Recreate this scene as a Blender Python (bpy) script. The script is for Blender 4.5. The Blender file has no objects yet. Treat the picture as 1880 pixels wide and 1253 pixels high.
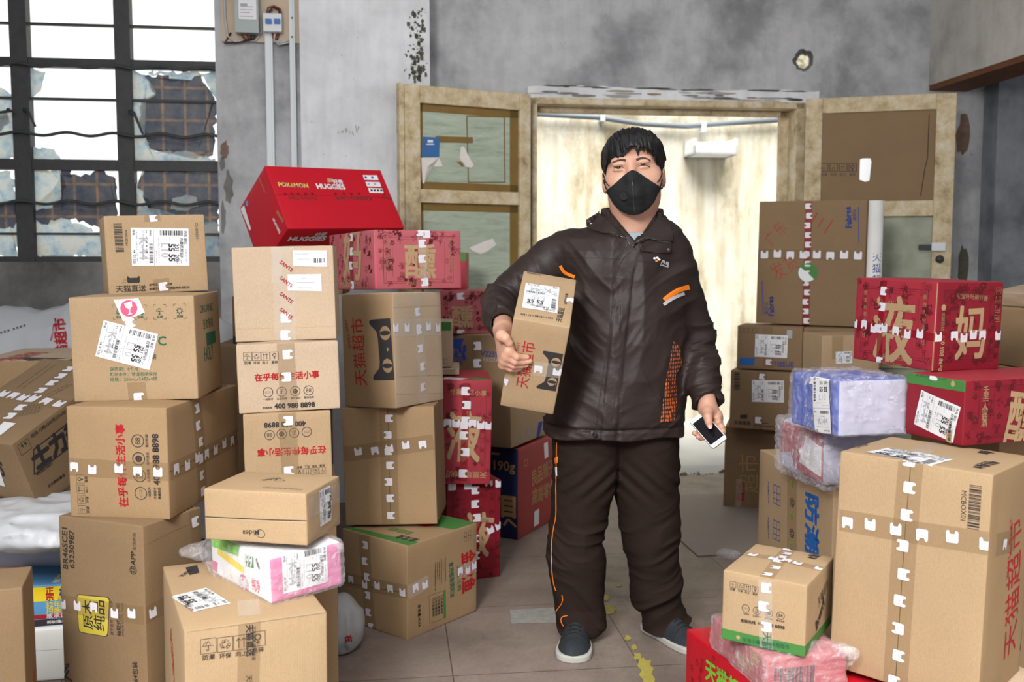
import bpy, bmesh, math, random
import numpy as np
from mathutils import Vector, Matrix, Euler
random.seed(7)
C = bpy.context.scene
COL = C.collection
R_ = math.radians

# ---------------------------------------------------------------- camera, world, light, exposure
CAMZ = 1.29; PITCH = R_(4.6); FPX = 1800.0
cam = bpy.data.cameras.new('camera'); camo = bpy.data.objects.new('camera', cam); COL.objects.link(camo)
camo.location = (0, 0, CAMZ); camo.rotation_euler = (R_(90) - PITCH, 0, 0)
cam.sensor_width = 36; cam.lens = FPX / 1880 * 36; cam.clip_start = .05; cam.clip_end = 60
cam.dof.use_dof = True; cam.dof.focus_distance = 3.0; cam.dof.aperture_fstop = 3.8
C.camera = camo
C.view_settings.view_transform = 'Standard'; C.view_settings.look = 'None'
C.view_settings.exposure = 0.0; C.view_settings.gamma = 1.0; C.view_settings.use_curve_mapping = False
C.cycles.use_denoising = True
C.cycles.max_bounces = 8; C.cycles.transparent_max_bounces = 24
C.cycles.sample_clamp_indirect = 6
W = bpy.data.worlds.new('sky'); C.world = W; W.use_nodes = True
wn = W.node_tree.nodes; wl = W.node_tree.links
bg = wn['Background']; bg.inputs['Strength'].default_value = .74
bg.inputs['Color'].default_value = (.88, .94, 1.0, 1)
def light(name, kind, loc, target, energy, color=(1, 1, 1), size=1.0, sy=None, angle=None):
    l = bpy.data.lights.new(name, kind); l.energy = energy; l.color = color
    if kind == 'AREA':
        l.size = size
        if sy: l.shape = 'RECTANGLE'; l.size_y = sy
    if kind == 'SUN': l.angle = angle or R_(2)
    o = bpy.data.objects.new(name, l); COL.objects.link(o); o.location = loc
    o.rotation_euler = (Vector(target) - Vector(loc)).to_track_quat('-Z', 'Y').to_euler()
    return o
light('sun', 'SUN', (0, 0, 12), (.9, 5.6, 0), 10.5, (1, .96, .88), angle=R_(55))
light('photographer_softbox', 'AREA', (-.95, -.4, 2.5), (.1, 3.3, 1.15), 44, (1, .97, .93), .7, .7).data.spread = R_(95)

light('back_wall_fill', 'AREA', (.2, 2.7, 3.25), (.1, 5.6, 1.75), 46, (1, .98, .95), 4.6, .5)  # added overhead fill to brighten the back wall, no fixture there

# ---------------------------------------------------------------- helpers
def ray(px, py):
    d = Vector(((px - 940) / FPX, -(py - 626.5) / FPX, -1.0))
    return (camo.rotation_euler.to_matrix() @ d)
CO = Vector((0, 0, CAMZ))
def at(px, py, Y):
    d = ray(px, py); return CO + d * (Y / d.y)
def hit(px, py, p0, n):
    d = ray(px, py); t = (Vector(p0) - CO).dot(n) / d.dot(n); return CO + d * t

MATS = {}
def nm(name):
    m = bpy.data.materials.new(name); m.use_nodes = True; MATS[name] = m
    nt = m.node_tree; return m, nt, nt.nodes, nt.links, nt.nodes['Principled BSDF']
def mat(name, rgb, rough=.6, metal=0, spec=.28, noise=0, nscale=8, bump=0, bscale=60, coord='Object', **kw):
    m, nt, N, L, b = nm(name)
    b.inputs['Base Color'].default_value = (*rgb, 1); b.inputs['Roughness'].default_value = rough
    b.inputs['Metallic'].default_value = metal; b.inputs['Specular IOR Level'].default_value = spec
    for k, v in kw.items(): b.inputs[k].default_value = v
    if noise or bump:
        tc = N.new('ShaderNodeTexCoord')
    if noise:
        n = N.new('ShaderNodeTexNoise'); n.inputs['Scale'].default_value = nscale; n.inputs['Detail'].default_value = 6
        L.new(tc.outputs[coord], n.inputs['Vector'])
        mx = N.new('ShaderNodeMix'); mx.data_type = 'RGBA'
        mx.inputs['A'].default_value = (*[c * (1 - noise) for c in rgb], 1)
        mx.inputs['B'].default_value = (*[min(1, c * (1 + noise)) for c in rgb], 1)
        L.new(n.outputs['Fac'], mx.inputs['Factor']); L.new(mx.outputs['Result'], b.inputs['Base Color'])
    if bump:
        n = N.new('ShaderNodeTexNoise'); n.inputs['Scale'].default_value = bscale; n.inputs['Detail'].default_value = 4
        L.new(tc.outputs[coord], n.inputs['Vector'])
        bp = N.new('ShaderNodeBump'); bp.inputs['Strength'].default_value = bump; bp.inputs['Distance'].default_value = .01
        L.new(n.outputs['Fac'], bp.inputs['Height']); L.new(bp.outputs['Normal'], b.inputs['Normal'])
    return m
def ramp(N, stops):
    r = N.new('ShaderNodeValToRGB'); e = r.color_ramp.elements
    while len(e) < len(stops): e.new(.5)
    for i, (p, c) in enumerate(stops):
        e[i].position = p; e[i].color = (*c, 1) if len(c) == 3 else c
    return r
def mixc(N, L, fac, a, b, blend='MIX'):
    mx = N.new('ShaderNodeMix'); mx.data_type = 'RGBA'; mx.blend_type = blend
    for sock, v in (('Factor', fac), ('A', a), ('B', b)):
        if isinstance(v, (int, float)): mx.inputs[sock].default_value = v
        elif isinstance(v, tuple): mx.inputs[sock].default_value = (*v, 1)
        else: L.new(v, mx.inputs[sock])
    return mx.outputs['Result']
def noise(N, L, vec, scale, detail=5, rough=.55, dist=0):
    n = N.new('ShaderNodeTexNoise'); n.inputs['Scale'].default_value = scale; n.inputs['Detail'].default_value = detail
    n.inputs['Roughness'].default_value = rough; n.inputs['Distortion'].default_value = dist
    L.new(vec, n.inputs['Vector']); return n.outputs['Fac']
def mapping(N, L, vec, scale=(1, 1, 1), rot=(0, 0, 0), loc=(0, 0, 0)):
    mp = N.new('ShaderNodeMapping'); mp.inputs['Scale'].default_value = scale
    mp.inputs['Rotation'].default_value = rot; mp.inputs['Location'].default_value = loc
    L.new(vec, mp.inputs['Vector']); return mp.outputs['Vector']
def bumpn(N, L, h, b, strength=.3, dist=.01):
    bp = N.new('ShaderNodeBump'); bp.inputs['Strength'].default_value = strength; bp.inputs['Distance'].default_value = dist
    L.new(h, bp.inputs['Height']); L.new(bp.outputs['Normal'], b.inputs['Normal'])

def kraft(name, rgb, light=1.10):
    m, nt, N, L, b = nm(name)
    tc = N.new('ShaderNodeTexCoord'); v = tc.outputs['Object']
    n1 = noise(N, L, v, 5, 4); n2 = noise(N, L, mapping(N, L, v, (420, 420, 160)), 1, 2)
    c = mixc(N, L, n1, tuple(x * .88 for x in rgb), tuple(min(1, x * light) for x in rgb))
    r = ramp(N, [(.3, (.91, .90, .88)), (.62, (1.03, 1.02, 1.02))]); L.new(n2, r.inputs['Fac'])
    c = mixc(N, L, 1.0, c, r.outputs['Color'], 'MULTIPLY')
    L.new(c, b.inputs['Base Color']); b.inputs['Roughness'].default_value = .78
    b.inputs['Specular IOR Level'].default_value = .25
    w = N.new('ShaderNodeTexWave'); w.inputs['Scale'].default_value = 55; w.inputs['Distortion'].default_value = .4
    L.new(mapping(N, L, v, (1, 1, .02)), w.inputs['Vector'])
    bumpn(N, L, w.outputs['Fac'], b, .10, .002)
    return m
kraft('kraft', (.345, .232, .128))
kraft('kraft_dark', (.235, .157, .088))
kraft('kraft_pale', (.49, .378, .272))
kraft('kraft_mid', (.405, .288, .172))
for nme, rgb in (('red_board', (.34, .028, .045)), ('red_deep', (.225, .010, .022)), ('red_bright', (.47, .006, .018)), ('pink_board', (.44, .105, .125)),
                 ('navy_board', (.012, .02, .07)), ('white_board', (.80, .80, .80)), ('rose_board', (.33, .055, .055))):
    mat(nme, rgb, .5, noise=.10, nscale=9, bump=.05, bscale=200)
mat('tape', (.30, .195, .10), .20, noise=.06)
m = MATS['tape']; N = m.node_tree.nodes; L = m.node_tree.links; b = N['Principled BSDF']; b.inputs['Alpha'].default_value = .26
mat('tape_clear', (.75, .72, .66), .12); MATS['tape_clear'].node_tree.nodes['Principled BSDF'].inputs['Alpha'].default_value = .22
mat('tape_red', (.30, .01, .02), .25); MATS['tape_red'].node_tree.nodes['Principled BSDF'].inputs['Alpha'].default_value = .6
mat('tape_tab', (.70, .69, .76), .3)
mat('label_white', (.72, .73, .77), .45)
mat('ink_black', (.035, .032, .035), .7)
mat('ink_grey', (.34, .36, .40), .7)
mat('ink_pale', (.40, .43, .47), .7)
mat('ink_red', (.42, .012, .018), .7)
mat('ink_maroon', (.10, .008, .012), .7)
mat('ink_green', (.025, .14, .085), .7)
mat('leaf_green', (.055, .20, .045), .6)
mat('lime', (.16, .50, .04), .6)
mat('ink_blue', (.03, .06, .32), .7)
mat('ink_royal', (.02, .12, .42), .6)
mat('gold', (.42, .285, .155), .5)
mat('gold_dim', (.42, .26, .12), .6)
mat('yellow', (.80, .60, .02), .5)
mat('mustard', (.56, .46, .06), .6)
mat('pink', (.70, .10, .20), .5)
mat('sky_blue', (.10, .30, .55), .5)
mat('seam', (.03, .02, .013), .9)
mat('cut_edge', (.22, .17, .12), .9)

class Acc:
    def __init__(s): s.v = []; s.f = []; s.m = []; s.sm = []
    def add(s, vs, fs, mt, smooth=False):
        o = len(s.v); s.v += [tuple(p) for p in vs]
        for f in fs: s.f.append([i + o for i in f]); s.m.append(mt); s.sm.append(smooth)
    def build(s, name, parent=None, loc=None):
        me = bpy.data.meshes.new(name); me.from_pydata(s.v, [], s.f)
        names = list(dict.fromkeys(s.m))
        for n in names: me.materials.append(MATS[n])
        ix = {n: i for i, n in enumerate(names)}
        me.polygons.foreach_set('material_index', [ix[n] for n in s.m])
        me.polygons.foreach_set('use_smooth', s.sm)
        me.update()
        o = bpy.data.objects.new(name, me); COL.objects.link(o)
        if parent: o.parent = parent
        if loc: o.location = loc
        return o
def tag(o, label=None, cat=None, group=None, kind=None):
    if label: o['label'] = label
    if cat: o['category'] = cat
    if group: o['group'] = group
    if kind: o['kind'] = kind
    return o
def empty(name, loc=(0, 0, 0), M=None, label=None, cat=None, group=None):
    o = bpy.data.objects.new(name, None); COL.objects.link(o); o.empty_display_size = .05
    if M is not None: o.matrix_world = M
    else: o.location = loc
    return tag(o, label, cat, group)
def obj(name, vs, fs, mt, parent=None, smooth=False):
    a = Acc(); a.add(vs, fs, mt, smooth); return a.build(name, parent)

TXT = {}; TW = {}
def text2d(s, bold=0, shear=0):
    k = (s, bold, shear)
    if k in TXT: return TXT[k]
    if bold > .025 or (bold > .012 and any(ord(ch) > 0x2000 for ch in s)):     # heavy strokes for dense characters: shifted copies
        vs, fs = text2d(s, 0, shear); w = TW[(s, 0, shear)]; e = bold * .75 / w; V = []; F = []
        n = 6 if bold > .035 else 4
        for i in range(n):
            t = 2 * math.pi * (i + .5) / n; o = len(V); V += [(x + e * math.cos(t), y + e * math.sin(t)) for x, y in vs]; F += [[j + o for j in f] for f in fs]
        TXT[k] = (V, F); return TXT[k]
    c = bpy.data.curves.new('t', 'FONT'); c.body = s; c.resolution_u = 2; c.offset = bold; c.shear = shear
    o = bpy.data.objects.new('t', c); COL.objects.link(o)
    me = bpy.data.meshes.new_from_object(o.evaluated_get(bpy.context.evaluated_depsgraph_get()))
    vs = [(v.co.x, v.co.y) for v in me.vertices]; fs = [list(p.vertices) for p in me.polygons]
    bpy.data.objects.remove(o); bpy.data.curves.remove(c); bpy.data.meshes.remove(me)
    xs = [v[0] for v in vs] or [0, 1]; x0, x1 = min(xs), max(xs); w = (x1 - x0) or 1
    vs = [((x - x0) / w, y / w) for x, y in vs]
    TXT[k] = (vs, fs); TW[k] = w; return TXT[k]

def vnoise(P, s=1.0, seed=0):
    """smooth value noise, vectorised, -1..1"""
    P = np.asarray(P, float) * s + seed * 17.13
    i = np.floor(P).astype(np.int64); f = P - i; f = f * f * (3 - 2 * f)
    def h(a, b, c):
        n = (a * 374761393 + b * 668265263 + c * 2147483647 + seed * 1013) & 0xffffffff
        n = ((n ^ (n >> 13)) * 1274126177) & 0xffffffff
        n = n ^ (n >> 16); return (n & 0xffff) / 32767.5 - 1
    r = 0
    for dx in (0, 1):
        for dy in (0, 1):
            for dz in (0, 1):
                w = (f[..., 0] if dx else 1 - f[..., 0]) * (f[..., 1] if dy else 1 - f[..., 1]) * (f[..., 2] if dz else 1 - f[..., 2])
                r = r + w * h(i[..., 0] + dx, i[..., 1] + dy, i[..., 2] + dz)
    return r

# ---------------------------------------------------------------- cartons
def rot3(yaw, tx, ty):
    return Matrix.Rotation(R_(yaw), 4, 'Z') @ Matrix.Rotation(R_(tx), 4, 'X') @ Matrix.Rotation(R_(ty), 4, 'Y')
FACES = ('front', 'left', 'right', 'top')
class Box:
    """a carton: rounded corrugated-board body with everything printed on it, tapes and labels as parts"""
    def __init__(s, name, geo, label, board='kraft', cat='box', group=None, faces={}, r=.0035, bulge=.003, flap=True, seed=0, kids=True):
        group = group or {'cardboard_box': 'brown cardboard cartons stacked in the storeroom', 'gift_carton': 'red gift cartons with gold characters', 'pink_pack': 'pink packs in clear plastic bags'}.get(name)
        s.x, s.y, s.z, s.w, s.d, s.h, yaw, tx, ty = geo
        s.M = Matrix.Translation((s.x, s.y, s.z)) @ rot3(yaw, tx, ty)
        s.root = empty(name, M=s.M, label=label, cat=cat, group=group)
        s.bulge = bulge; s.seed = seed; s.board = board; s.r = r
        s.fm = faces; s.body = Acc(); s.parts = {}; s.cur = {}
        s.shell(); s.kids = kids
    def fr(s, face):
        w, d, h = s.w / 2, s.d / 2, s.h
        return {'front': ((-w, -d, 0), (1, 0, 0), (0, 0, 1), (0, -1, 0), s.w, h),
                'back': ((w, d, 0), (-1, 0, 0), (0, 0, 1), (0, 1, 0), s.w, h),
                'left': ((-w, d, 0), (0, -1, 0), (0, 0, 1), (-1, 0, 0), s.d, h),
                'right': ((w, -d, 0), (0, 1, 0), (0, 0, 1), (1, 0, 0), s.d, h),
                'top': ((-w, -d, h), (1, 0, 0), (0, 1, 0), (0, 0, 1), s.w, s.d),
                'bottom': ((-w, d, 0), (1, 0, 0), (0, -1, 0), (0, 0, -1), s.w, s.d)}[face]
    def pos(s, face, uv, eps=0):
        O, U, V, Nn, W_, H_ = s.fr(face)
        uv = np.asarray(uv, float).reshape(-1, 2); a = np.clip(uv[:, 0] / W_, 0, 1); c = np.clip(uv[:, 1] / H_, 0, 1)
        bl = s.bulge * (16 * a * (1 - a) * c * (1 - c)) * (0 if face == 'bottom' else 1)
        k = FACES.index(face) + 1 if face in FACES else 7
        bl = bl + .0011 * np.sin(a * 9 + k * 2 + s.seed) * np.sin(c * 8 + s.seed * 1.7 + k) * np.minimum(1, 12 * np.minimum(np.minimum(a, 1 - a), np.minimum(c, 1 - c)))
        r = s.r; q = np.zeros((len(uv), 3))
        P = np.array(O) + uv[:, :1] * np.array(U) + uv[:, 1:2] * np.array(V)
        lo = np.array([-s.w / 2 + r, -s.d / 2 + r, r]); hi = np.array([s.w / 2 - r, s.d / 2 - r, s.h - r])
        Q = np.clip(P, lo, hi); D = P - Q; ln = np.linalg.norm(D, axis=1, keepdims=True); D = D / np.maximum(ln, 1e-9)
        return Q + D * (r + eps) + np.array(Nn) * bl[:, None]
    def shell(s):
        for f in FACES + ('back', 'bottom'):
            W_, H_ = s.fr(f)[4:]; r = s.r
            us = [0, r * .5, r] + list(np.linspace(r, W_ - r, 12)[1:-1]) + [W_ - r, W_ - r * .5, W_]
            vs = [0, r * .5, r] + list(np.linspace(r, H_ - r, 12)[1:-1]) + [H_ - r, H_ - r * .5, H_]
            uv = [(u, v) for v in vs for u in us]; n = len(us)
            fs = [[j * n + i, j * n + i + 1, (j + 1) * n + i + 1, (j + 1) * n + i] for j in range(len(vs) - 1) for i in range(n - 1)]
            s.body.add(s.pos(f, uv), fs, s.fm.get(f, s.board), True)
    def uv(s, face, px):
        O, U, V, Nn, W_, H_ = s.fr(face)
        Ow = s.M @ Vector(O); n = s.M.to_3x3() @ Vector(Nn)
        p = s.M.inverted() @ hit(px[0], px[1], Ow, n) - Vector(O)
        return Vector((p.dot(Vector(U)), p.dot(Vector(V))))
    def acc(s, part):
        if part is None: return s.body
        return s.parts.setdefault((part, s.cur.get(part, 0)), Acc())
    def new(s, part): s.cur[part] = s.cur.get(part, -1) + 1
    def put(s, face, vs, fs, mt, part=None, eps=.0007, clip=True):
        W_, H_ = s.fr(face)[4:]
        vs = np.asarray(vs, float)
        if not len(vs): return
        if clip:
            vs = np.stack([np.clip(vs[:, 0], .0005, W_ - .0005), np.clip(vs[:, 1], .0005, H_ - .0005)], 1)
        ext = [np.ptp(vs[f], axis=0).max() for f in fs]
        r_ = s.r; near = vs.min() < r_ or vs[:, 0].max() > W_ - r_ or vs[:, 1].max() > H_ - r_
        if max(ext) > .035 or (near and max(ext) > .008):
            bm = bmesh.new(); bv = [bm.verts.new((x, y, 0)) for x, y in vs]
            for f in fs:
                try: bm.faces.new([bv[i] for i in f])
                except ValueError: pass
            mn, mx_ = vs.min(0), vs.max(0)
            for ax in (0, 1):
                M_ = (W_, H_)[ax]; cuts = [r_ * .5, r_, M_ - r_, M_ - r_ * .5] if near else []
                t = mn[ax] + .03
                while t < mx_[ax]: cuts.append(t); t += .03
                for t in cuts:
                    if not mn[ax] < t < mx_[ax]: continue
                    no = (1, 0, 0) if ax == 0 else (0, 1, 0)
                    bmesh.ops.bisect_plane(bm, geom=bm.verts[:] + bm.edges[:] + bm.faces[:], dist=1e-6, plane_co=(t, t, 0), plane_no=no)
            bm.verts.index_update()
            vs = np.array([(v.co.x, v.co.y) for v in bm.verts]); fs = [[v.index for v in f.verts] for f in bm.faces]; bm.free()
        s.acc(part).add(s.pos(face, vs, eps), fs, mt)
    def frame(s, face, P0, P1, px=True):
        a = s.uv(face, P0) if px else Vector(P0); c = s.uv(face, P1) if px else Vector(P1)
        x = c - a; L_ = x.length; x = x / L_; return a, x, Vector((-x.y, x.x)), L_
    def shape(s, face, P0, P1, vs, fs, mt, sy=1.0, part=None, eps=.0007, px=True):
        a, x, y, L_ = s.frame(face, P0, P1, px)
        out = [(a + x * (u * L_) + y * (v * L_ * sy)) for u, v in vs]
        s.put(face, [(p.x, p.y) for p in out], fs, mt, part, eps)
    def txt(s, face, t, P0, P1, mt='ink_black', bold=0, sy=1.0, part=None, eps=.0008, px=True, shear=0):
        vs, fs = text2d(t, bold, shear); s.shape(face, P0, P1, vs, fs, mt, sy, part, eps, px)
    def poly(s, face, pts, mt, part=None, eps=.0005, px=True):
        q = [s.uv(face, p) if px else Vector(p) for p in pts]
        if part and mt == 'label_white': s.new(part)
        s.put(face, [(p.x, p.y) for p in q], [list(range(len(q)))], mt, part, eps)
    def line(s, face, P0, P1, wd=.0015, mt='seam', part=None, eps=.0005, px=True):
        a, x, y, L_ = s.frame(face, P0, P1, px); k = wd / 2
        q = [a - y * k, a + x * L_ - y * k, a + x * L_ + y * k, a + y * k]
        s.put(face, [(p.x, p.y) for p in q], [[0, 1, 2, 3]], mt, part, eps)
    def outline(s, face, cx, wd, ht, mt='ink_black', t=.0009, x=Vector((1, 0)), rounded=False):
        y = Vector((-x.y, x.x)); c = Vector(cx)
        k = [(-wd / 2, -ht / 2), (wd / 2, -ht / 2), (wd / 2, ht / 2), (-wd / 2, ht / 2)]
        p = [c + x * a + y * b_ for a, b_ in k]
        for i in range(4): s.line(face, p[i], p[(i + 1) % 4], t, mt, px=False)
    def ring(s, face, c, r0, r1, mt, part=None, eps=.0008, n=28, sx=1.0):
        vs = []; fs = []
        for i in range(n):
            a = 2 * math.pi * i / n
            vs += [(c[0] + r0 * sx * math.cos(a), c[1] + r0 * math.sin(a)), (c[0] + r1 * sx * math.cos(a), c[1] + r1 * math.sin(a))]
        for i in range(n):
            j = (i + 1) % n; fs.append([2 * i, 2 * i + 1, 2 * j + 1, 2 * j])
        s.put(face, vs, fs, mt, part, eps)
    def disc(s, face, c, r, mt, part=None, eps=.0007, n=28, sx=1.0):
        s.put(face, [(c[0] + r * sx * math.cos(2 * math.pi * i / n), c[1] + r * math.sin(2 * math.pi * i / n)) for i in range(n)], [list(range(n))], mt, part, eps)
    def tape(s, face, P0, P1, wd=.05, tabs=0, mt='tape', start=.5, step=None, tab=.026, px=True, seam=False, part='packing_tape', tabmat='tape_tab', ts=None):
        a, x, y, L_ = s.frame(face, P0, P1, px); k = wd / 2
        s.new(part)
        if seam: s.line(face, P0, P1, .0016, 'seam', px=px, eps=.0004)
        q = [a - y * k, a + x * L_ - y * k, a + x * L_ + y * k, a + y * k]
        s.put(face, [(p.x, p.y) for p in q], [[0, 1, 2, 3]], mt, part, .0011)
        if ts is None: ts = [(i + start) / tabs for i in range(tabs)] if tabs else []
        for i, t in enumerate(ts):
            h = tab * .50; l = tab * .48
            sg = 1 if (i * 7 + s.seed) % 3 else -1
            # a white tab with one hollow side, like a cat's head
            shp = [(-h, -l * .8), (-h * .8, -l), (h * .75, -l), (h, -l * .8), (h, -l * .55), (h * .46, -l * .36), (h * .46, l * .36), (h, l * .55), (h, l * .8), (h * .75, l), (-h * .8, l), (-h, l * .8)]
            c = a + x * (L_ * t) + y * (.004 * math.sin(i * 2.3 + s.seed))
            P = [c + y * (p[0] * sg) + x * p[1] for p in shp]
            s.put(face, [(p.x, p.y) for p in P], [[0, 1, 5, 6, 10, 11], [1, 2, 3, 4, 5], [6, 7, 8, 9, 10]], tabmat, part, .0016)
            s.put(face, [tuple(c + y * a_ + x * b_) for a_, b_ in ((-.001, -.001), (.001, -.001), (.001, .001), (-.001, .001))], [[0, 1, 2, 3]], 'ink_grey', part, .002)
    def bars(s, face, P0, P1, ht, mt='ink_black', n=30, part=None, eps=.0008, px=True, seed=1):
        a, x, y, L_ = s.frame(face, P0, P1, px); rr = random.Random(seed)
        ws = [rr.choice((1, 1, 2, 3)) for _ in range(2 * n)]; tot = sum(ws); t = 0; vs = []; fs = []
        for i, w_ in enumerate(ws):
            if i % 2 == 0:
                p = [a + x * (L_ * t / tot), a + x * (L_ * (t + w_) / tot)]; k = len(vs)
                for q in (p[0], p[1], p[1] + y * ht, p[0] + y * ht): vs.append((q.x, q.y))
                fs.append([k, k + 1, k + 2, k + 3])
            t += w_
        s.put(face, vs, fs, mt, part, eps)
    def label(s, face, P0, P1, aspect=1.45, px=True, blank=False, part='shipping_label', seed=0, full=True):
        """a courier label; P0-P1 is its lower edge as one reads it"""
        a, x, y, L_ = s.frame(face, P0, P1, px)
        s.new(part)
        T = lambda u, v: tuple(a + x * (u * L_) + y * (v * L_))
        n = 8; vs = [T(i / n, j / n * aspect) for j in range(n + 1) for i in range(n + 1)]
        s.put(face, vs, [[j * (n + 1) + i, j * (n + 1) + i + 1, (j + 1) * (n + 1) + i + 1, (j + 1) * (n + 1) + i] for j in range(n) for i in range(n)], 'label_white', part, .0013, clip=False)
        if blank: return
        k = aspect / 1.45; e = .0018
        def t_(st, u, v, wd, m_='ink_black', b_=0, sy=1):
            s.txt(face, st, T(u, v * k), T(u + wd, v * k), m_, b_, sy, part, e, px=False)
        def dash(u, v, wd, n=9, m_='ink_grey'):
            rr = random.Random(int(u * 90 + v * 700))
            for i in range(n):
                if rr.random() < .8: s.line(face, T(u + wd * i / n, v * k), T(u + wd * (i + rr.uniform(.5, .9)) / n, v * k), .012 * L_ * rr.uniform(.8, 2), m_, part, e, False)
        t_('丹鸟 湖北', .06, 1.33, .36, b_=.02)
        dash(.55, 1.37, .35, 9)
        t_('白黄花桥站9', .26, 1.22, .52, b_=.02)
        t_('C', .82, 1.12, .12, 'ink_grey')
        t_('201  201', .42, 1.09, .46, b_=.03)
        t_('55 55', .42, .93, .46, b_=.05)
        t_('客户', .25, .95, .07, 'ink_grey')
        t_('L10', .40, .74, .38, 'ink_pale', 0)
        dash(.26, .68, .55, 12); dash(.60, .62, .34, 7)
        s.bars(face, T(.19, .72 * k), T(.19, 1.30 * k), .13 * L_, 'ink_black', 18, part, e, False, seed + 3)
        s.line(face, T(0, .56 * k), T(1, .56 * k), .0009, 'ink_grey', part, e, False)
        s.bars(face, T(.42, .44 * k), T(.94, .44 * k), .09 * L_, 'ink_black', 20, part, e, False, seed + 5)
        t_('TMALL', .04, .46, .18, b_=.03)
        dash(.06, .38, .62, 14, 'ink_black'); dash(.06, .30, .70, 14); dash(.10, .14, .8, 16)
        t_('K-44', .26, .20, .58, 'ink_pale', .03)
        t_('丹鸟', .04, .04, .15, b_=.02); t_("44 '01'126", .58, .04, .36, b_=.01)
    def icons(s, face, cs, size, caps=True, mt='ink_black', ang=None, capt='防潮环保向上易碎', t=.0009):
        """square handling marks: umbrella, recycling loop, arrows, glass"""
        P = [s.uv(face, c) for c in cs]; x = (P[-1] - P[0]).normalized(); y = Vector((-x.y, x.x))
        for i, c in enumerate(P):
            s.outline(face, c, size, size, mt, t, x)
            g = '☂♻⇈♀'[i % 4]; vs, fs = text2d(g)
            mn = np.min(vs, axis=0); mx_ = np.max(vs, axis=0); ctr = (mn + mx_) / 2; k = size * .72 / max(mx_ - mn)
            o = [c + x * ((u - ctr[0]) * k) + y * ((v - ctr[1]) * k) for u, v in vs]
            s.put(face, [(p.x, p.y) for p in o], fs, mt)
            if caps:
                p0 = c - x * size * .38 - y * size * .92; s.txt(face, capt[2 * i:2 * i + 2], p0, p0 + x * size * .76, mt, .02, px=False)
    def rounds(s, face, cs, size, mt='ink_black', caps=('一站购齐', '正品保障', '准时送达', '售后包邮'), gl='▭正☺88'):
        P = [s.uv(face, c) for c in cs]; x = (P[-1] - P[0]).normalized(); y = Vector((-x.y, x.x))
        G = ['▭', '正', '☻', '88']
        for i, c in enumerate(P):
            s.ring(face, c, size * .44, size * .5, mt)
            vs, fs = text2d(G[i % 4]); mn = np.min(vs, axis=0); mx_ = np.max(vs, axis=0); ctr = (mn + mx_) / 2; k = size * .52 / max(mx_ - mn)
            o = [c + x * ((u - ctr[0]) * k) + y * ((v - ctr[1]) * k) for u, v in vs]
            s.put(face, [(p.x, p.y) for p in o], fs, mt)
            p0 = c - x * size * .5 - y * size * .80; s.txt(face, caps[i % 4], p0, p0 + x * size, mt, .01, px=False)
    def cat(s, face, P0, P1, mt='ink_black', eye=None, px=True):
        """black cat-head emblem lying with its chin on the line P0-P1"""
        eye = eye or s.board
        top = [(0, 0), (1, 0), (1, .26), (.995, .40), (.965, .425), (.92, .41), (.80, .285), (.70, .265), (.30, .265), (.20, .285), (.08, .41), (.035, .425), (.005, .40), (0, .26)]
        fs = [[0, 1, 2, 13], [2, 3, 4, 5, 6], [2, 6, 7, 8, 9], [2, 9, 13], [13, 9, 10, 11, 12]]
        fs = [[0, 1, 2, 7, 8, 13], [2, 3, 4, 5, 6, 7], [8, 9, 10, 11, 12, 13]]
        s.shape(face, P0, P1, top, fs, mt, px=px)
        a, x, y, L_ = s.frame(face, P0, P1, px)
        for cx in (.235, .765):
            e = [(cx + .115 * math.cos(t), .115 + .10 * math.sin(t)) for t in np.linspace(0, 2 * math.pi, 25)[:-1]]
            s.shape(face, P0, P1, e, [list(range(24))], eye, px=px, eps=.0011)
            e = [(cx + .040 * math.cos(t), .115 + .098 * math.sin(t)) for t in np.linspace(0, 2 * math.pi, 21)[:-1]]
            s.shape(face, P0, P1, e, [list(range(20))], mt, px=px, eps=.0015)
        s.shape(face, P0, P1, [(.46, .10), (.54, .10), (.5, .055)], [[0, 2, 1]], eye, px=px, eps=.0011)
    def festive(s, face, glyph, P0, P1, sy=1.3, colm='千里一人深巷酒', seed=1, mt='ink_maroon', gm='gold', frame=True, side=True):
        """dark line-art of small drawings round a framed gold character, as on the New Year cartons"""
        W_, H_ = s.fr(face)[4:]; rr = random.Random(seed)
        if frame:
            for k, t in ((.10, .0012), (.125, .0007)):
                for q in (((k * W_, k * H_), (W_ - k * W_, k * H_)), ((W_ - k * W_, k * H_), (W_ - k * W_, H_ - k * H_)), ((W_ - k * W_, H_ - k * H_), (k * W_, H_ - k * H_)), ((k * W_, H_ - k * H_), (k * W_, k * H_))):
                    s.line(face, q[0], q[1], t, mt, px=False)
            k = .2
            for q in (((k * W_, .2 * H_), (k * W_, .8 * H_)), ((W_ - k * W_, .2 * H_), (W_ - k * W_, .8 * H_)), ((.25 * W_, .16 * H_), (.75 * W_, .16 * H_)), ((.25 * W_, .84 * H_), (.75 * W_, .84 * H_))):
                s.line(face, q[0], q[1], .0007, mt, px=False)
        for i in range(80):
            u, v = rr.uniform(.02, .93) * W_, rr.uniform(.02, .93) * H_
            if .18 * W_ < u < .78 * W_ and .15 * H_ < v < .80 * H_ and rr.random() < .6: continue
            g = rr.choice('☂☎✈☕♫⚙✿❀☀⚘✂⌛☘♨'); z = .022 * rr.uniform(.7, 1.2); an = rr.uniform(-.5, .5)
            s.txt(face, g, (u, v), (u + z * math.cos(an), v + z * math.sin(an)), mt, -.004, px=False)
        s.txt(face, glyph, P0, P1, gm, .032, sy, px=True, eps=.0010)
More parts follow.
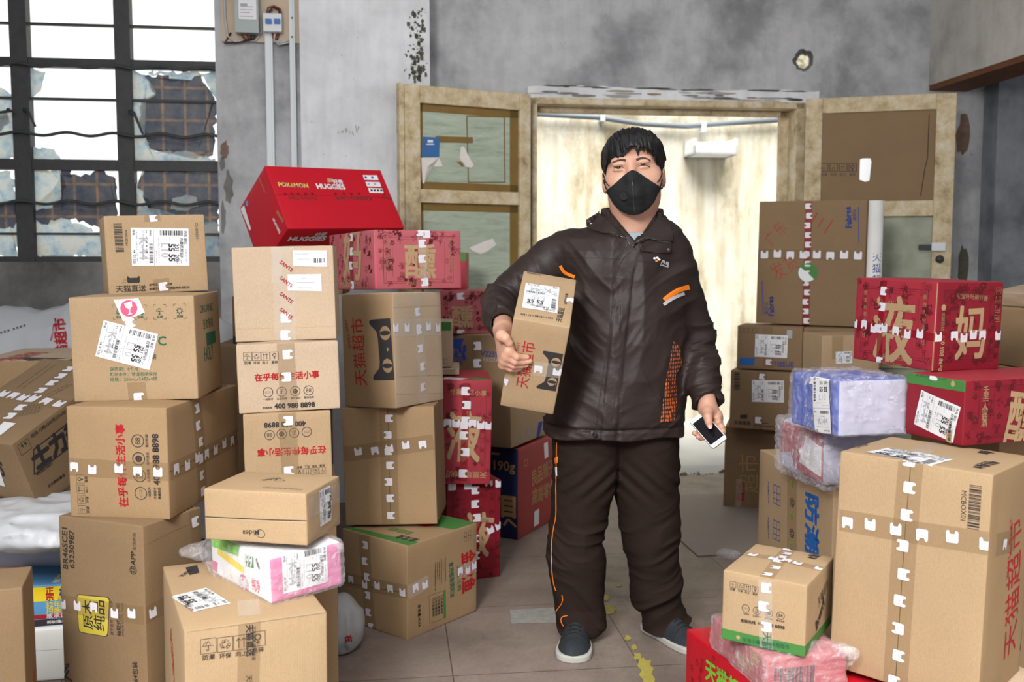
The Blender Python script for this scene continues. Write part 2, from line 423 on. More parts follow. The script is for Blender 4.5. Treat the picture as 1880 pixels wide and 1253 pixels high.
        if side:
            z = .040 * W_
            for sx in (.12, .85):
                for j, ch in enumerate(colm):
                    v = H_ * (.80 - j * .085); s.txt(face, ch, (sx * W_, v), (sx * W_ + z, v), gm, .02, px=False)
            s.txt(face, '天猫超市小事生活', (.34 * W_, .07 * H_), (.66 * W_, .07 * H_), gm, .02, px=False)
    def done(s):
        b_ = s.body.build('box_body', s.root)
        for k, a in s.parts.items():
            if a.f: a.build(k[0], s.root)
        return s.root
# ---------------------------------------------------------------- the room (its own axes: u along the back wall, v into it)
RO = Vector((.9, 5.53, 0)); RY = R_(7)
RM = Matrix.Translation(RO) @ Matrix.Rotation(RY, 4, 'Z')
RU = Vector((math.cos(RY), math.sin(RY), 0)); RV = Vector((-math.sin(RY), math.cos(RY), 0))
def rw(px, py, v):
    p = hit(px, py, RO + RV * v, RV) - RO
    return p.dot(RU), p.z
def room(a, name, kind='structure'):
    o = a.build(name); o.matrix_world = RM
    if kind: o['kind'] = kind
    return o
def boxv(a, u0, u1, v0, v1, z0, z1, mt):
    vs = [(u, v, z) for z in (z0, z1) for v in (v0, v1) for u in (u0, u1)]
    a.add(vs, [[0, 2, 3, 1], [4, 5, 7, 6], [0, 1, 5, 4], [2, 6, 7, 3], [0, 4, 6, 2], [1, 3, 7, 5]], mt)
def wallq(a, u0, u1, v, z0, z1, mt): a.add([(u0, v, z0), (u1, v, z0), (u1, v, z1), (u0, v, z1)], [[0, 1, 2, 3]], mt)

# plaster: cool grey lime wash, blotches, scratches, flaking at the corners
def plaster(name, base, dark, white=.5, seedz=0):
    m, nt, N, L, b = nm(name)
    tc = N.new('ShaderNodeTexCoord'); v = mapping(N, L, tc.outputs['Object'], loc=(seedz, seedz, 0))
    n1 = noise(N, L, v, 1.7, 6, .6); n2 = noise(N, L, v, 9, 5, .65); n3 = noise(N, L, mapping(N, L, v, (6, 6, .8)), 3, 4)
    r1 = ramp(N, [(.34, dark), (.5, base), (.70, tuple(min(1, x * 1.16) for x in base))]); L.new(n1, r1.inputs['Fac'])
    r2 = ramp(N, [(.30, (.78, .78, .78)), (.55, (1, 1, 1)), (.8, (1.06, 1.06, 1.06))]); L.new(n2, r2.inputs['Fac'])
    c = mixc(N, L, white, r1.outputs['Color'], r2.outputs['Color'], 'MULTIPLY')
    r3 = ramp(N, [(.30, (.80, .80, .82)), (.6, (1, 1, 1))]); L.new(n3, r3.inputs['Fac'])
    c = mixc(N, L, .5, c, r3.outputs['Color'], 'MULTIPLY')
    n4 = noise(N, L, v, 38, 4, .7); r4 = ramp(N, [(.27, (.35, .33, .30)), (.31, (1, 1, 1))]); L.new(n4, r4.inputs['Fac'])
    c = mixc(N, L, .8, c, r4.outputs['Color'], 'MULTIPLY')
    L.new(c, b.inputs['Base Color']); b.inputs['Roughness'].default_value = .9; b.inputs['Specular IOR Level'].default_value = .15
    bumpn(N, L, noise(N, L, v, 14, 8, .7), b, .35, .02)
plaster('plaster', (.47, .48, .50), (.25, .255, .27), .75)
plaster('plaster_light', (.70, .725, .76), (.58, .59, .615), .4, 3)
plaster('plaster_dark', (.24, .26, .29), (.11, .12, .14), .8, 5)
plaster('cement_grey', (.22, .215, .21), (.10, .10, .10), .8, 9)
plaster('beam_plaster', (.52, .50, .47), (.40, .38, .35), .5, 12)
mat('beam_wood', (.16, .065, .028), .7, noise=.5, nscale=5)
mat('brick_scar', (.20, .13, .10), .9, noise=.5, nscale=30, bump=.5, bscale=40)
mat('cement_soft', (.34, .33, .32), .9)
mat('mould', (.10, .10, .075), .95, noise=.5, nscale=50)
mat('wood_bare', (.30, .20, .12), .8, noise=.3, nscale=20, bump=.2)
def old_wood():
    m, nt, N, L, b = nm('old_wood')
    tc = N.new('ShaderNodeTexCoord'); v = tc.outputs['Object']
    n1 = noise(N, L, mapping(N, L, v, (1, 1, 1)), 9, 6, .7); n2 = noise(N, L, mapping(N, L, v, (14, 14, 14)), 2, 4)
    r = ramp(N, [(.28, (.16, .105, .065)), (.37, (.40, .31, .19)), (.50, (.58, .48, .30)), (.66, (.68, .62, .50))]); L.new(n1, r.inputs['Fac'])
    r2 = ramp(N, [(.3, (.75, .73, .7)), (.6, (1, 1, 1))]); L.new(n2, r2.inputs['Fac'])
    L.new(mixc(N, L, .7, r.outputs['Color'], r2.outputs['Color'], 'MULTIPLY'), b.inputs['Base Color'])
    b.inputs['Roughness'].default_value = .8; bumpn(N, L, n2, b, .4, .01)
old_wood()
def green_glass():
    # panes painted over pale green, streaky
    m, nt, N, L, b = nm('green_pane')
    tc = N.new('ShaderNodeTexCoord'); v = tc.outputs['Object']
    n1 = noise(N, L, mapping(N, L, v, (1, 1, 5)), 6, 6, .65, .5)
    r = ramp(N, [(.3, (.26, .32, .25)), (.5, (.37, .44, .35)), (.72, (.46, .52, .43))]); L.new(n1, r.inputs['Fac'])
    L.new(r.outputs['Color'], b.inputs['Base Color']); b.inputs['Roughness'].default_value = .35
green_glass()
mat('tape_ochre', (.20, .125, .035), .5, noise=.25, nscale=12)
mat('old_green', (.34, .37, .29), .8, noise=.45, nscale=9, bump=.3)
mat('steel_dark', (.05, .053, .054), .55, noise=.3, nscale=20, bump=.2)
mat('grey_plastic', (.33, .38, .38), .4)
mat('white_plastic', (.62, .67, .70), .4)
mat('board_wood', (.50, .40, .30), .6, noise=.12, nscale=10)
mat('copper_wire', (.18, .03, .02), .4); mat('wire_black', (.02, .02, .02), .4); mat('wire_grey', (.45, .46, .47), .4)
mat('blue_switch', (.03, .12, .45), .4)
mat('steel', (.62, .62, .62), .3, 1)
mat('paper_scrap', (.70, .68, .64), .8, noise=.1, nscale=20)
mat('poster_blue', (.04, .14, .36), .6)
mat('concrete', (.42, .42, .41), .9, noise=.2, nscale=4, bump=.2)
mat('outdoor_white', (.78, .80, .82), .9, noise=.06, nscale=1.3)
mat('grey_pipe', (.17, .20, .23), .5)

# floor tiles
def floor_mat():
    m, nt, N, L, b = nm('floor_tiles')
    tc = N.new('ShaderNodeTexCoord'); v = tc.outputs['Object']
    br = N.new('ShaderNodeTexBrick'); br.offset = 0; br.squash = 1
    br.inputs['Scale'].default_value = 1; br.inputs['Mortar Size'].default_value = .0022; br.inputs['Brick Width'].default_value = .6; br.inputs['Row Height'].default_value = .6
    br.inputs['Color1'].default_value = (1, 1, 1, 1); br.inputs['Color2'].default_value = (.9, .9, .9, 1); br.inputs['Mortar'].default_value = (.36, .34, .32, 1); br.inputs['Mortar Smooth'].default_value = .2
    L.new(mapping(N, L, v, loc=(TU, TV, 0)), br.inputs['Vector'])
    n1 = noise(N, L, v, 2.2, 7, .65); n2 = noise(N, L, v, 70, 3, .6); n3 = noise(N, L, v, 7, 6, .7, .6)
    r1 = ramp(N, [(.3, (.145, .114, .098)), (.55, (.232, .186, .162)), (.75, (.295, .247, .22))]); L.new(n1, r1.inputs['Fac'])
    r2 = ramp(N, [(.3, (.82, .80, .79)), (.7, (1.1, 1.1, 1.1))]); L.new(n2, r2.inputs['Fac'])
    c = mixc(N, L, .6, r1.outputs['Color'], r2.outputs['Color'], 'MULTIPLY')
    r3 = ramp(N, [(.28, (.55, .53, .50)), (.42, (1, 1, 1))]); L.new(n3, r3.inputs['Fac'])
    c = mixc(N, L, .6, c, r3.outputs['Color'], 'MULTIPLY')
    c = mixc(N, L, 1, c, br.outputs['Color'], 'MULTIPLY')
    L.new(c, b.inputs['Base Color'])
    rr = ramp(N, [(.3, (.42, .42, .42)), (.7, (.68, .68, .68))]); L.new(n3, rr.inputs['Fac']); L.new(rr.outputs['Color'], b.inputs['Roughness'])
    b.inputs['Specular IOR Level'].default_value = .35
    bumpn(N, L, n2, b, .06, .004)
p = hit(1103, 1106, (0, 0, 0), Vector((0, 0, 1))) - RO
TU, TV = -(p.dot(RU)) % .6, -(p.dot(RV)) % .6
floor_mat()
DV = .12                                        # the door wall lies a little behind the pillar
uP0, _ = rw(552, 200, -.12); uP1, _ = rw(789, 100, -.12)
uD0, zD = rw(978, 173, DV); uD1, _ = rw(1475, 182, DV); zD = 2.2
uR, _ = rw(1705, 157, DV)
uW1, zW0 = rw(404, 481, 0)
ROOFZ = 3.3
a = Acc(); boxv(a, -5.0, 6.5, -7.5, .34, -.12, 0, 'floor_tiles'); room(a, 'floor')
a = Acc(); boxv(a, -4.9, 6.5, -4.9, .6, ROOFZ, ROOFZ + .2, 'plaster'); room(a, 'ceiling')
a = Acc(); boxv(a, -5.0, -4.8, -4.9, .3, 0, ROOFZ, 'plaster'); room(a, 'wall_left')
# back wall: window part, pillar, door part (with the opening and the round hole)
T = .26
a = Acc()
boxv(a, uW1, uP0, 0, T, 0, ROOFZ, 'plaster'); boxv(a, -4.8, uW1, 0, T, 0, zW0, 'cement_grey')
room(a, 'wall_back_window')
a = Acc(); boxv(a, uP0, uP1, -.12, T, 0, ROOFZ, 'plaster_light'); pillar = room(a, 'trim_1')
a = Acc(); boxv(a, uP1, uD0, DV, DV + T, 0, ROOFZ, 'plaster'); boxv(a, uD0, uD1 - .35, DV, DV + T, zD, ROOFZ, 'plaster'); boxv(a, uD1 - .35, uD1, DV, DV + T, zD, 2.25, 'plaster'); boxv(a, uD1 - .35, uD1, DV, DV + T, 2.9, ROOFZ, 'plaster')
room(a, 'wall_back_left')
hu, hz = rw(1475, 110, DV)
a = Acc(); n = 20                                # wall piece with a knocked-through round hole
ang = [2 * math.pi * i / n for i in range(n)]; rr_ = random.Random(4)
rad = [.060 * rr_.uniform(.88, 1.15) for _ in range(n)]
zt, zb_ = 2.9, 2.25; ul, ur = uD1 - .35, hu + .4
def hull(t):                                      # point on the rectangle boundary in direction t
    c_, s_ = math.cos(t), math.sin(t); k = min(((ur - hu) / c_ if c_ > 0 else (ul - hu) / c_) if abs(c_) > 1e-6 else 9e9, ((zt - hz) / s_ if s_ > 0 else (zb_ - hz) / s_) if abs(s_) > 1e-6 else 9e9)
    return hu + c_ * k, hz + s_ * k
corn = [math.atan2(z_ - hz, u_ - hu) % (2 * math.pi) for u_, z_ in ((ul, zb_), (ur, zb_), (ur, zt), (ul, zt))]
angs = sorted(ang + corn); rad2 = {t: .060 * rr_.uniform(.88, 1.15) for t in angs}
vs = []; fs = []; hu2, hz2 = rw(1474, 113, DV + T)
for t in angs:
    x_, z_ = hull(t); r0 = rad2[t]
    vs += [(x_, DV, z_), (hu + r0 * math.cos(t), DV, hz + r0 * math.sin(t)), (hu2 + r0 * .62 * math.cos(t), DV + T, hz2 + r0 * .62 * math.sin(t)), (x_, DV + T, z_)]
k = len(angs)
for i in range(k):
    j = (i + 1) % k
    for q in range(3): fs.append([4 * i + q, 4 * j + q, 4 * j + q + 1, 4 * i + q + 1])
a.add(vs, fs, 'plaster')
boxv(a, uD1, 6.4, DV, DV + T, 0, zb_, 'plaster'); boxv(a, uD1, 6.4, DV, DV + T, zt, ROOFZ, 'plaster'); boxv(a, ur, 6.4, DV, DV + T, zb_, zt, 'plaster')
room(a, 'wall_back_right')
# broken plaster over the door and patches
a = Acc()
rr_ = random.Random(3)
def patch(a, u, z, w_, h_, v, mt, n=14, seed=0, th=.002):
    r = random.Random(seed); pts = []
    for i in range(n):
        t = 2 * math.pi * i / n; k = r.uniform(.7, 1.1)
        pts.append((u + w_ * .5 * k * math.cos(t), v - th, z + h_ * .5 * k * math.sin(t)))
    a.add(pts, [list(range(n))], mt)
u0, z0 = rw(960, 168, DV); u1, z1 = rw(1490, 178, DV)
L0 = []
for i in range(41):
    t = i / 40; L0.append((uD0 - .03 + (uD1 + .12 - uD0) * t, zD + .065 + .008 * math.sin(9 * t) + rr_.uniform(-.004, .004)))
vs = []
for u, z in L0: vs += [(u, DV - .012, zD + .002), (u, DV - .012, z), (u, DV + .0, z)]
fs = []
for i in range(40):
    fs += [[3 * i, 3 * i + 3, 3 * i + 4, 3 * i + 1], [3 * i + 1, 3 * i + 4, 3 * i + 5, 3 * i + 2]]
a.add(vs, fs, 'plaster_light')
for i in range(26):
    uu = uD0 + (uD1 - uD0) * rr_.random(); patch(a, uu, zD + rr_.uniform(.01, .05), rr_.uniform(.04, .20), rr_.uniform(.006, .022), DV - .012, rr_.choice(['cement_soft', 'cement_soft', 'cement_grey', 'wood_bare']), seed=i)
for i in range(18):
    uu = uD0 + (uD1 - uD0) * rr_.random(); patch(a, uu, zD + .066 + rr_.uniform(-.003, .006), rr_.uniform(.04, .2), .007, DV - .012, 'mould', seed=i + 90)
o = room(a, 'trim_2')
# pillar: mouldy flaked edge near the top, scratches
a = Acc()
for i in range(170):
    y_ = rr_.choice([24, 50, 66, 90, 100, 108, 118, 126, 136, 143]) + rr_.gauss(0, 6); x_ = 765 + rr_.gauss(0, 9)
    if x_ > 786 or y_ > 152: continue
    uu, zz = rw(x_, y_, -.12); k_ = rr_.random() ** 2; patch(a, uu, zz, .004 + .020 * k_, .004 + .030 * k_, -.12, 'mould', 8, i)
for i in range(16):
    uu, zz = rw(643 + rr_.gauss(0, 9), 240 + rr_.gauss(0, 5), -.12); patch(a, uu, zz, .006, .016, -.12, 'cement_soft', 8, i + 50)
room(a, 'trim_3')
a = Acc()
for (x_, y_, w_, h_) in ((412, 275, .05, .10), (420, 345, .05, .2), (410, 400, .03, .18), (408, 300, .03, .08)):
    uu, zz = rw(x_, y_, 0); patch(a, uu, zz, w_, h_, 0, 'brick_scar' if y_ < 290 else 'cement_grey', 16, x_)
room(a, 'trim_4')

# right partition: doorless opening under a deep plastered beam with a wooden soffit
zB = 2.29; PW = .24
a = Acc(); boxv(a, uR, uR + PW, -4.9, DV, zB + .03, ROOFZ, 'beam_plaster'); room(a, 'trim_5')
a = Acc(); boxv(a, uR, uR + PW, -4.9, -1.55, 0, zB, 'plaster'); room(a, 'wall_light_block')  # unseen solid stretch, added to block light coming from the right
a = Acc(); boxv(a, uR + .004, uR + PW - .004, -4.9, DV, zB, zB + .03, 'beam_wood'); room(a, 'trim_6')
uQ, _ = rw(1802, 300, DV)
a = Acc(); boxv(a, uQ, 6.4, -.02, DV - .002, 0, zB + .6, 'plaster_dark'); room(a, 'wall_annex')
a = Acc(); boxv(a, 6.4, 6.55, -4.9, .4, 0, ROOFZ, 'plaster'); room(a, 'wall_right')
a = Acc(); uu, zz = rw(1768, 250, DV); patch(a, uu, zz, .09, .26, DV, 'brick_scar', 16, 5)
uu, zz = rw(1768, 490, DV); patch(a, uu, zz, .07, .3, DV, 'mould', 16, 6); room(a, 'trim_7')

# outside: alley ground, step, weathered wall, white building seen through the window
def outer_wall():
    m, nt, N, L, b = nm('stained_wall')
    tc = N.new('ShaderNodeTexCoord'); v = tc.outputs['Object']
    n1 = noise(N, L, mapping(N, L, v, (1.6, 1.6, .7)), 2.2, 7, .68); n2 = noise(N, L, mapping(N, L, v, (5, 5, .5)), 2.5, 5)
    r1 = ramp(N, [(.27, (.24, .20, .12)), (.37, (.50, .44, .31)), (.47, (.70, .65, .53)), (.62, (.80, .77, .69))]); L.new(n1, r1.inputs['Fac'])
    r2 = ramp(N, [(.32, (.62, .54, .40)), (.55, (1, 1, 1))]); L.new(n2, r2.inputs['Fac'])
    c = mixc(N, L, .55, r1.outputs['Color'], r2.outputs['Color'], 'MULTIPLY')
    # a dark mouldy band along the top
    sp = N.new('ShaderNodeSeparateXYZ'); L.new(v, sp.inputs[0])
    mr = N.new('ShaderNodeMapRange'); mr.inputs['From Min'].default_value = 2.15; mr.inputs['From Max'].default_value = 2.75; L.new(sp.outputs['Z'], mr.inputs['Value'])
    n3 = noise(N, L, v, 3.5, 6, .7); mm = N.new('ShaderNodeMath'); mm.operation = 'MULTIPLY'; L.new(mr.outputs['Result'], mm.inputs[0])
    r3 = ramp(N, [(.42, (1, 1, 1)), (.58, (0, 0, 0))]); L.new(n3, r3.inputs['Fac']); L.new(r3.outputs['Color'], mm.inputs[1])
    c = mixc(N, L, mm.outputs['Value'], c, (.16, .14, .08))
    L.new(c, b.inputs['Base Color']); b.inputs['Roughness'].default_value = .95
    bumpn(N, L, n1, b, .3, .03)
outer_wall()
OV = 2.65
a = Acc(); boxv(a, -9, 9, .34, OV + 1, -.16, -.04, 'concrete'); room(a, 'floor_alley')
a = Acc(); boxv(a, uD0 - .2, uD1 + .2, .34, .62, -.12, -.004, 'concrete'); room(a, 'trim_8')
a = Acc(); boxv(a, -.95, 7, OV, OV + .25, -.04, 4.2, 'stained_wall'); room(a, 'wall_alley')
a = Acc(); boxv(a, -9, -.95, OV + .3, OV + .6, -.04, 5.2, 'outdoor_white'); room(a, 'wall_neighbour')
def tubev(a, pts, r, mt, n=8, smooth=True, caps=True):
    pts = [Vector(p) for p in pts]; rs = r if hasattr(r, '__len__') else [r] * len(pts); vs = []; prev = None
    for i, p in enumerate(pts):
        t = (pts[min(i + 1, len(pts) - 1)] - pts[max(i - 1, 0)]).normalized()
        if prev is None: x = t.orthogonal().normalized()
        else: x = (prev - t * prev.dot(t)).normalized()
        prev = x; y = t.cross(x)
        for k in range(n):
            q = 2 * math.pi * k / n; vs.append(tuple(p + (x * math.cos(q) + y * math.sin(q)) * rs[i]))
    fs = [[i * n + k, i * n + (k + 1) % n, (i + 1) * n + (k + 1) % n, (i + 1) * n + k] for i in range(len(pts) - 1) for k in range(n)]
    if caps: fs += [list(range(n))[::-1], [(len(pts) - 1) * n + k for k in range(n)]]
    a.add(vs, fs, mt, smooth)
a = Acc(); pts = []
for x_, y_ in ((930, 208), (980, 209), (1100, 216), (1180, 228), (1260, 232), (1340, 226), (1440, 220)):
    u, z = rw(x_, y_, OV - .06); pts.append((u, OV - .06, z))
tubev(a, pts, .022, 'grey_pipe', 10)
o = room(a, 'outdoor_pipe', None); tag(o, 'sagging grey pipe on the stained wall outside the doorway', 'pipe')
for x_, y_ in ((1105, 214), (1290, 233), (1444, 219)):
    a = Acc(); u, z = rw(x_, y_, OV - .05); boxv(a, u - .02, u + .02, OV - .09, OV - .001, z - .04, z + .04, 'white_plastic'); a.build('pipe_clip', o)
a = Acc(); u0, z0 = rw(1268, 285, OV - .2); u1, z1 = rw(1348, 257, OV - .2)
boxv(a, u0, u1, OV - .28, OV, z0, z0 + .02, 'outdoor_white'); boxv(a, u0, u1, OV - .03, OV, z0, z1, 'outdoor_white'); boxv(a, u0, u0 + .02, OV - .28, OV, z0, z1, 'outdoor_white'); boxv(a, u1 - .02, u1, OV - .28, OV, z0, z1, 'outdoor_white'); boxv(a, u0, u1, OV - .28, OV - .26, z0, z0 + (z1 - z0) * .55, 'outdoor_white')
o = room(a, 'wall_ledge', None); tag(o, 'small white boxed ledge on the stained wall outside', 'ledge')

# ---- window 1
def bar(a, u0, z0, u1, z1, v, wd, dp, mt='steel_dark'):
    d = Vector((u1 - u0, 0, z1 - z0)); d.normalize(); nn = Vector((-d.z, 0, d.x)) * wd / 2
    p = [Vector((u0, v, z0)), Vector((u1, v, z1))]
    vs = [tuple(q + nn * s_ + Vector((0, t_ * dp, 0))) for q in p for s_ in (-1, 1) for t_ in (0, 1)]
    a.add(vs, [[0, 2, 3, 1], [4, 5, 7, 6], [0, 1, 5, 4], [2, 6, 7, 3], [0, 4, 6, 2], [1, 3, 7, 5]], mt)
WV = .06
def W2(px, py): return rw(px, py, WV)
wroot = empty('window_1'); wroot.matrix_world = RM; wroot['kind'] = 'structure'
a = Acc()
zt_ = 3.2; zs = zW0
for (xt, xb, wd) in ((33, 40, .085), (224, 228, .080), (403, 405, .03), (-140, -125, .08)):
    u0, _ = W2(xt, 20); u1, _ = W2(xb, 470)
    u1 = u0; bar(a, u0, zs, u0, zt_, WV - .02, wd, .07)
zz = {}
for y_, wd in ((118, .045), (304, .055), (478, .04)):
    u, z = W2(230, y_); zz[y_] = z
    bar(a, -4.8, z, W2(404, 100)[0], z, WV - .01, wd, .05)
frame_o = a.build('window_frame', wroot)
a = Acc()
for y_, wd in ((48, .014), (184, .014), (430, .012)):
    u, z = W2(230, y_); bar(a, -4.8, z, W2(404, 100)[0], z, WV, wd, .02)
a.build('glazing_bar', wroot)
for y_ in (126, 250, 374):
    a = Acc(); u_, z = W2(230, y_); pts = []
    u1 = W2(404, 100)[0]; n = 90
    for i in range(n):
        u = -4.5 + (u1 + 4.5) * i / (n - 1); pts.append((u, WV - .045, z + .009 * math.sin(u * 2 * math.pi / .235)))
    tubev(a, pts, .0085, 'steel_dark', 7); a.build('security_bar', wroot)
def latch(px, py, px2, py2):
    a = Acc(); p = W2(px, py); q = W2(px2, py2)
    tubev(a, [(p[0], WV - .05, p[1]), (p[0] + .03, WV - .09, p[1] - .01), (q[0], WV - .12, q[1])], [.012, .008, .006], 'steel_dark', 7); a.build('window_latch', wroot)
latch(52, 205, 80, 238); latch(243, 208, 273, 252); latch(22, 205, -2, 215)
# glass, with torn printed paper sheets left behind it
m, nt, N, L, b = nm('window_glass')
gl = N.new('ShaderNodeBsdfGlossy'); gl.inputs['Roughness'].default_value = .05
tr = N.new('ShaderNodeBsdfTransparent'); tr.inputs['Color'].default_value = (.93, .96, .96, 1)
mx = N.new('ShaderNodeMixShader'); mx.inputs[0].default_value = .05; L.new(tr.outputs[0], mx.inputs[1]); L.new(gl.outputs[0], mx.inputs[2])
L.new(mx.outputs[0], nt.nodes['Material Output'].inputs['Surface'])
def sheet_dark():
    m, nt, N, L, b = nm('sheet_dark')
    tc = N.new('ShaderNodeTexCoord'); v = tc.outputs['Object']
    br = N.new('ShaderNodeTexBrick'); br.offset = 0; br.inputs['Scale'].default_value = 1
    br.inputs['Brick Width'].default_value = .115; br.inputs['Row Height'].default_value = .17; br.inputs['Mortar Size'].default_value = .009; br.inputs['Mortar Smooth'].default_value = .5
    br.inputs['Color1'].default_value = (.085, .10, .13, 1); br.inputs['Color2'].default_value = (.11, .125, .15, 1); br.inputs['Mortar'].default_value = (.26, .19, .14, 1)
    L.new(mapping(N, L, v, rot=(R_(90), 0, 0)), br.inputs['Vector'])
    n1 = noise(N, L, v, 14, 6, .7); r = ramp(N, [(.36, (.55, .62, .8)), (.5, (1, 1, 1)), (.68, (1.7, 1.35, 1.1))]); L.new(n1, r.inputs['Fac'])
    L.new(mixc(N, L, .9, br.outputs['Color'], r.outputs['Color'], 'MULTIPLY'), b.inputs['Base Color']); b.inputs['Roughness'].default_value = .6
sheet_dark()
def sheet_pale():
    m, nt, N, L, b = nm('sheet_pale')
    tc = N.new('ShaderNodeTexCoord'); v = tc.outputs['Object']
    n1 = noise(N, L, v, 16, 6, .7); r = ramp(N, [(.30, (.28, .40, .50)), (.44, (.52, .64, .70)), (.56, (.72, .75, .72)), (.70, (.70, .60, .42)), (.8, (.5, .36, .18))]); L.new(n1, r.inputs['Fac'])
    L.new(r.outputs['Color'], b.inputs['Base Color']); b.inputs['Roughness'].default_value = .8
    b.inputs['Transmission Weight'].default_value = 0
    tl = N.new('ShaderNodeBsdfTranslucent'); L.new(r.outputs['Color'], tl.inputs['Color']); ms = N.new('ShaderNodeMixShader'); ms.inputs[0].default_value = .45
    L.new(b.outputs[0], ms.inputs[1]); L.new(tl.outputs[0], ms.inputs[2]); L.new(ms.outputs[0], nt.nodes['Material Output'].inputs['Surface'])
sheet_pale()
SHEETS = []
def sheet(pts, mt, dv, seed=1, rag=5, px=True):
    r = random.Random(seed); out = []
    n = len(pts)
    for i in range(n):
        p, q = pts[i], pts[(i + 1) % n]; L_ = math.hypot(q[0] - p[0], q[1] - p[1]); k = max(1, int(L_ / 7))
        for j in range(k):
            t = j / k; e = rag * (0 if j == 0 else 1)
            out.append((p[0] + (q[0] - p[0]) * t + r.uniform(-e, e), p[1] + (q[1] - p[1]) * t + r.uniform(-e, e)))
    a = Acc(); vs = []
    for x_, y_ in out:
        u, z = W2(x_, y_); vs.append((u, WV + dv, z))
    bm = bmesh.new(); f = bm.faces.new([bm.verts.new(v) for v in vs]); bmesh.ops.triangulate(bm, faces=[f]); bm.verts.index_update()
    a.add([tuple(v.co) for v in bm.verts], [[v.index for v in f.verts] for f in bm.faces], mt); bm.free()
    return a.build('paper_sheet', wroot)
for pn in ((50, 210, 122, 300), (244, 400, 130, 302), (52, 214, 310, 472), (246, 403, 312, 474), (-60, 22, 124, 298), (-60, 24, 310, 470)):
    sheet_z = W2(pn[0], pn[2]); q = W2(pn[1], pn[3])
    a = Acc(); wallq(a, sheet_z[0], q[0], WV + .028, q[1], sheet_z[1], 'window_glass'); a.build('pane', wroot)
DK = 'sheet_dark'; PL = 'sheet_pale'
sheet([(263, 137), (284, 143), (300, 138), (318, 150), (345, 152), (368, 137), (381, 165), (397, 190), (394, 240), (390, 285), (372, 290), (330, 282), (275, 274), (268, 250), (255, 215), (258, 190), (283, 172)], DK, .016, 1)
sheet([(242, 130), (264, 136), (284, 175), (262, 190), (257, 220), (270, 272), (330, 278), (394, 290), (398, 302), (244, 300)], PL, .012, 2)
sheet([(264, 132), (402, 130), (401, 190), (384, 168), (372, 140), (350, 152), (320, 152), (300, 138)], PL, .020, 3)
sheet([(50, 125), (82, 130), (76, 150), (66, 170), (56, 182), (50, 190)], PL, .02, 4); sheet([(54, 265), (86, 272), (108, 288), (110, 294), (56, 296)], PL, .02, 5)
sheet([(52, 312), (110, 312), (118, 340), (108, 370), (60, 378), (56, 385), (52, 470), (212, 472), (212, 425), (180, 425), (150, 412), (110, 404), (75, 412), (56, 400)], PL, .020, 6)
sheet([(110, 313), (130, 312), (132, 326), (155, 318), (190, 312), (212, 330), (212, 360), (210, 410), (185, 420), (150, 405), (110, 400), (80, 412), (60, 400), (62, 388), (95, 382), (110, 365), (118, 335)], DK, .016, 7)
sheet([(265, 312), (402, 315), (402, 400), (400, 440), (382, 430), (300, 400), (275, 392), (262, 350), (250, 345)], DK, .016, 8)
sheet([(262, 312), (402, 312), (402, 325), (372, 318), (330, 326), (300, 316), (268, 318), (255, 345), (272, 380), (310, 375), (316, 362), (360, 362), (364, 380), (345, 395), (300, 398), (320, 430), (402, 445), (402, 474), (246, 472), (247, 345)], PL, .021, 9)
sheet([(316, 364), (340, 358), (360, 362), (364, 380), (340, 388), (312, 384)], PL, .010, 19, 2); sheet([(262, 376), (284, 384), (312, 398), (360, 410), (402, 412), (402, 474), (246, 472), (248, 400)], PL, .010, 20)
sheet([(-60, 160), (0, 160), (22, 175), (24, 200), (22, 260), (25, 292), (-60, 294)], PL, .012, 10); sheet([(-60, 200), (10, 205), (16, 225), (2, 240), (-60, 250)], DK, .016, 11)
sheet([(-60, 312), (18, 314), (26, 330), (30, 380), (31, 470), (-60, 470)], PL, .012, 12); sheet([(-60, 380), (10, 372), (28, 360), (24, 420), (-60, 420)], DK, .009, 13)

# ---- electric board, trunking
u0, z1 = rw(404, -60, -.02); u1, z0 = rw(556, 80, -.02)
eb = empty('electric_board', label='pale wooden board with electric meter and wires at the top of the wall', cat='electric board'); eb.matrix_world = RM
a = Acc(); boxv(a, u0, u1 - .01, -.022, -.001, z0, z1, 'board_wood'); a.build('backboard', eb)
def rbox(px0, py0, px1, py1, v0, v1, mt, name, parent):
    a = Acc(); p = rw(px0, py0, v0); q = rw(px1, py1, v0); boxv(a, p[0], q[0], v0, v1, q[1], p[1], mt); return a.build(name, parent), p, q
mt_, p, q = rbox(429, -70, 475, 60, -.10, -.022, 'grey_plastic', 'electric_meter', eb)
rbox(436, -66, 471, 36, -.107, -.10, 'label_white', 'meter_face', mt_)
for i, (y_, w_) in enumerate(((-8, .8), (6, .5), (11, .9), (17, .9), (22, .7), (29, .9))):
    a = Acc(); k0 = rw(441, y_, -.108); k1 = rw(441 + 26 * w_, y_ + (5 if i == 1 else 2), -.108); wallq(a, k0[0], k1[0], -.108, k1[1], k0[1], 'ink_grey'); a.build('meter_print', mt_)
br_, p, q = rbox(483, 24, 517, 58, -.085, -.022, 'white_plastic', 'circuit_breaker', eb)
for k in (487, 503): rbox(k, 34, k + 11, 43, -.10, -.085, 'blue_switch', 'breaker_switch', br_)
def wires(lst):
    for pts, r, mt in lst:
        a = Acc(); P = []
        for x_, y_, v_ in pts: u, z = rw(x_, y_, v_); P.append((u, v_, z))
        Q = []
        for i in range(len(P) - 1):
            for t in (0, .5): Q.append(tuple(np.array(P[i]) * (1 - t) + np.array(P[i + 1]) * t))
        Q.append(P[-1]); tubev(a, Q, r, mt, 6); a.build('wire', eb)
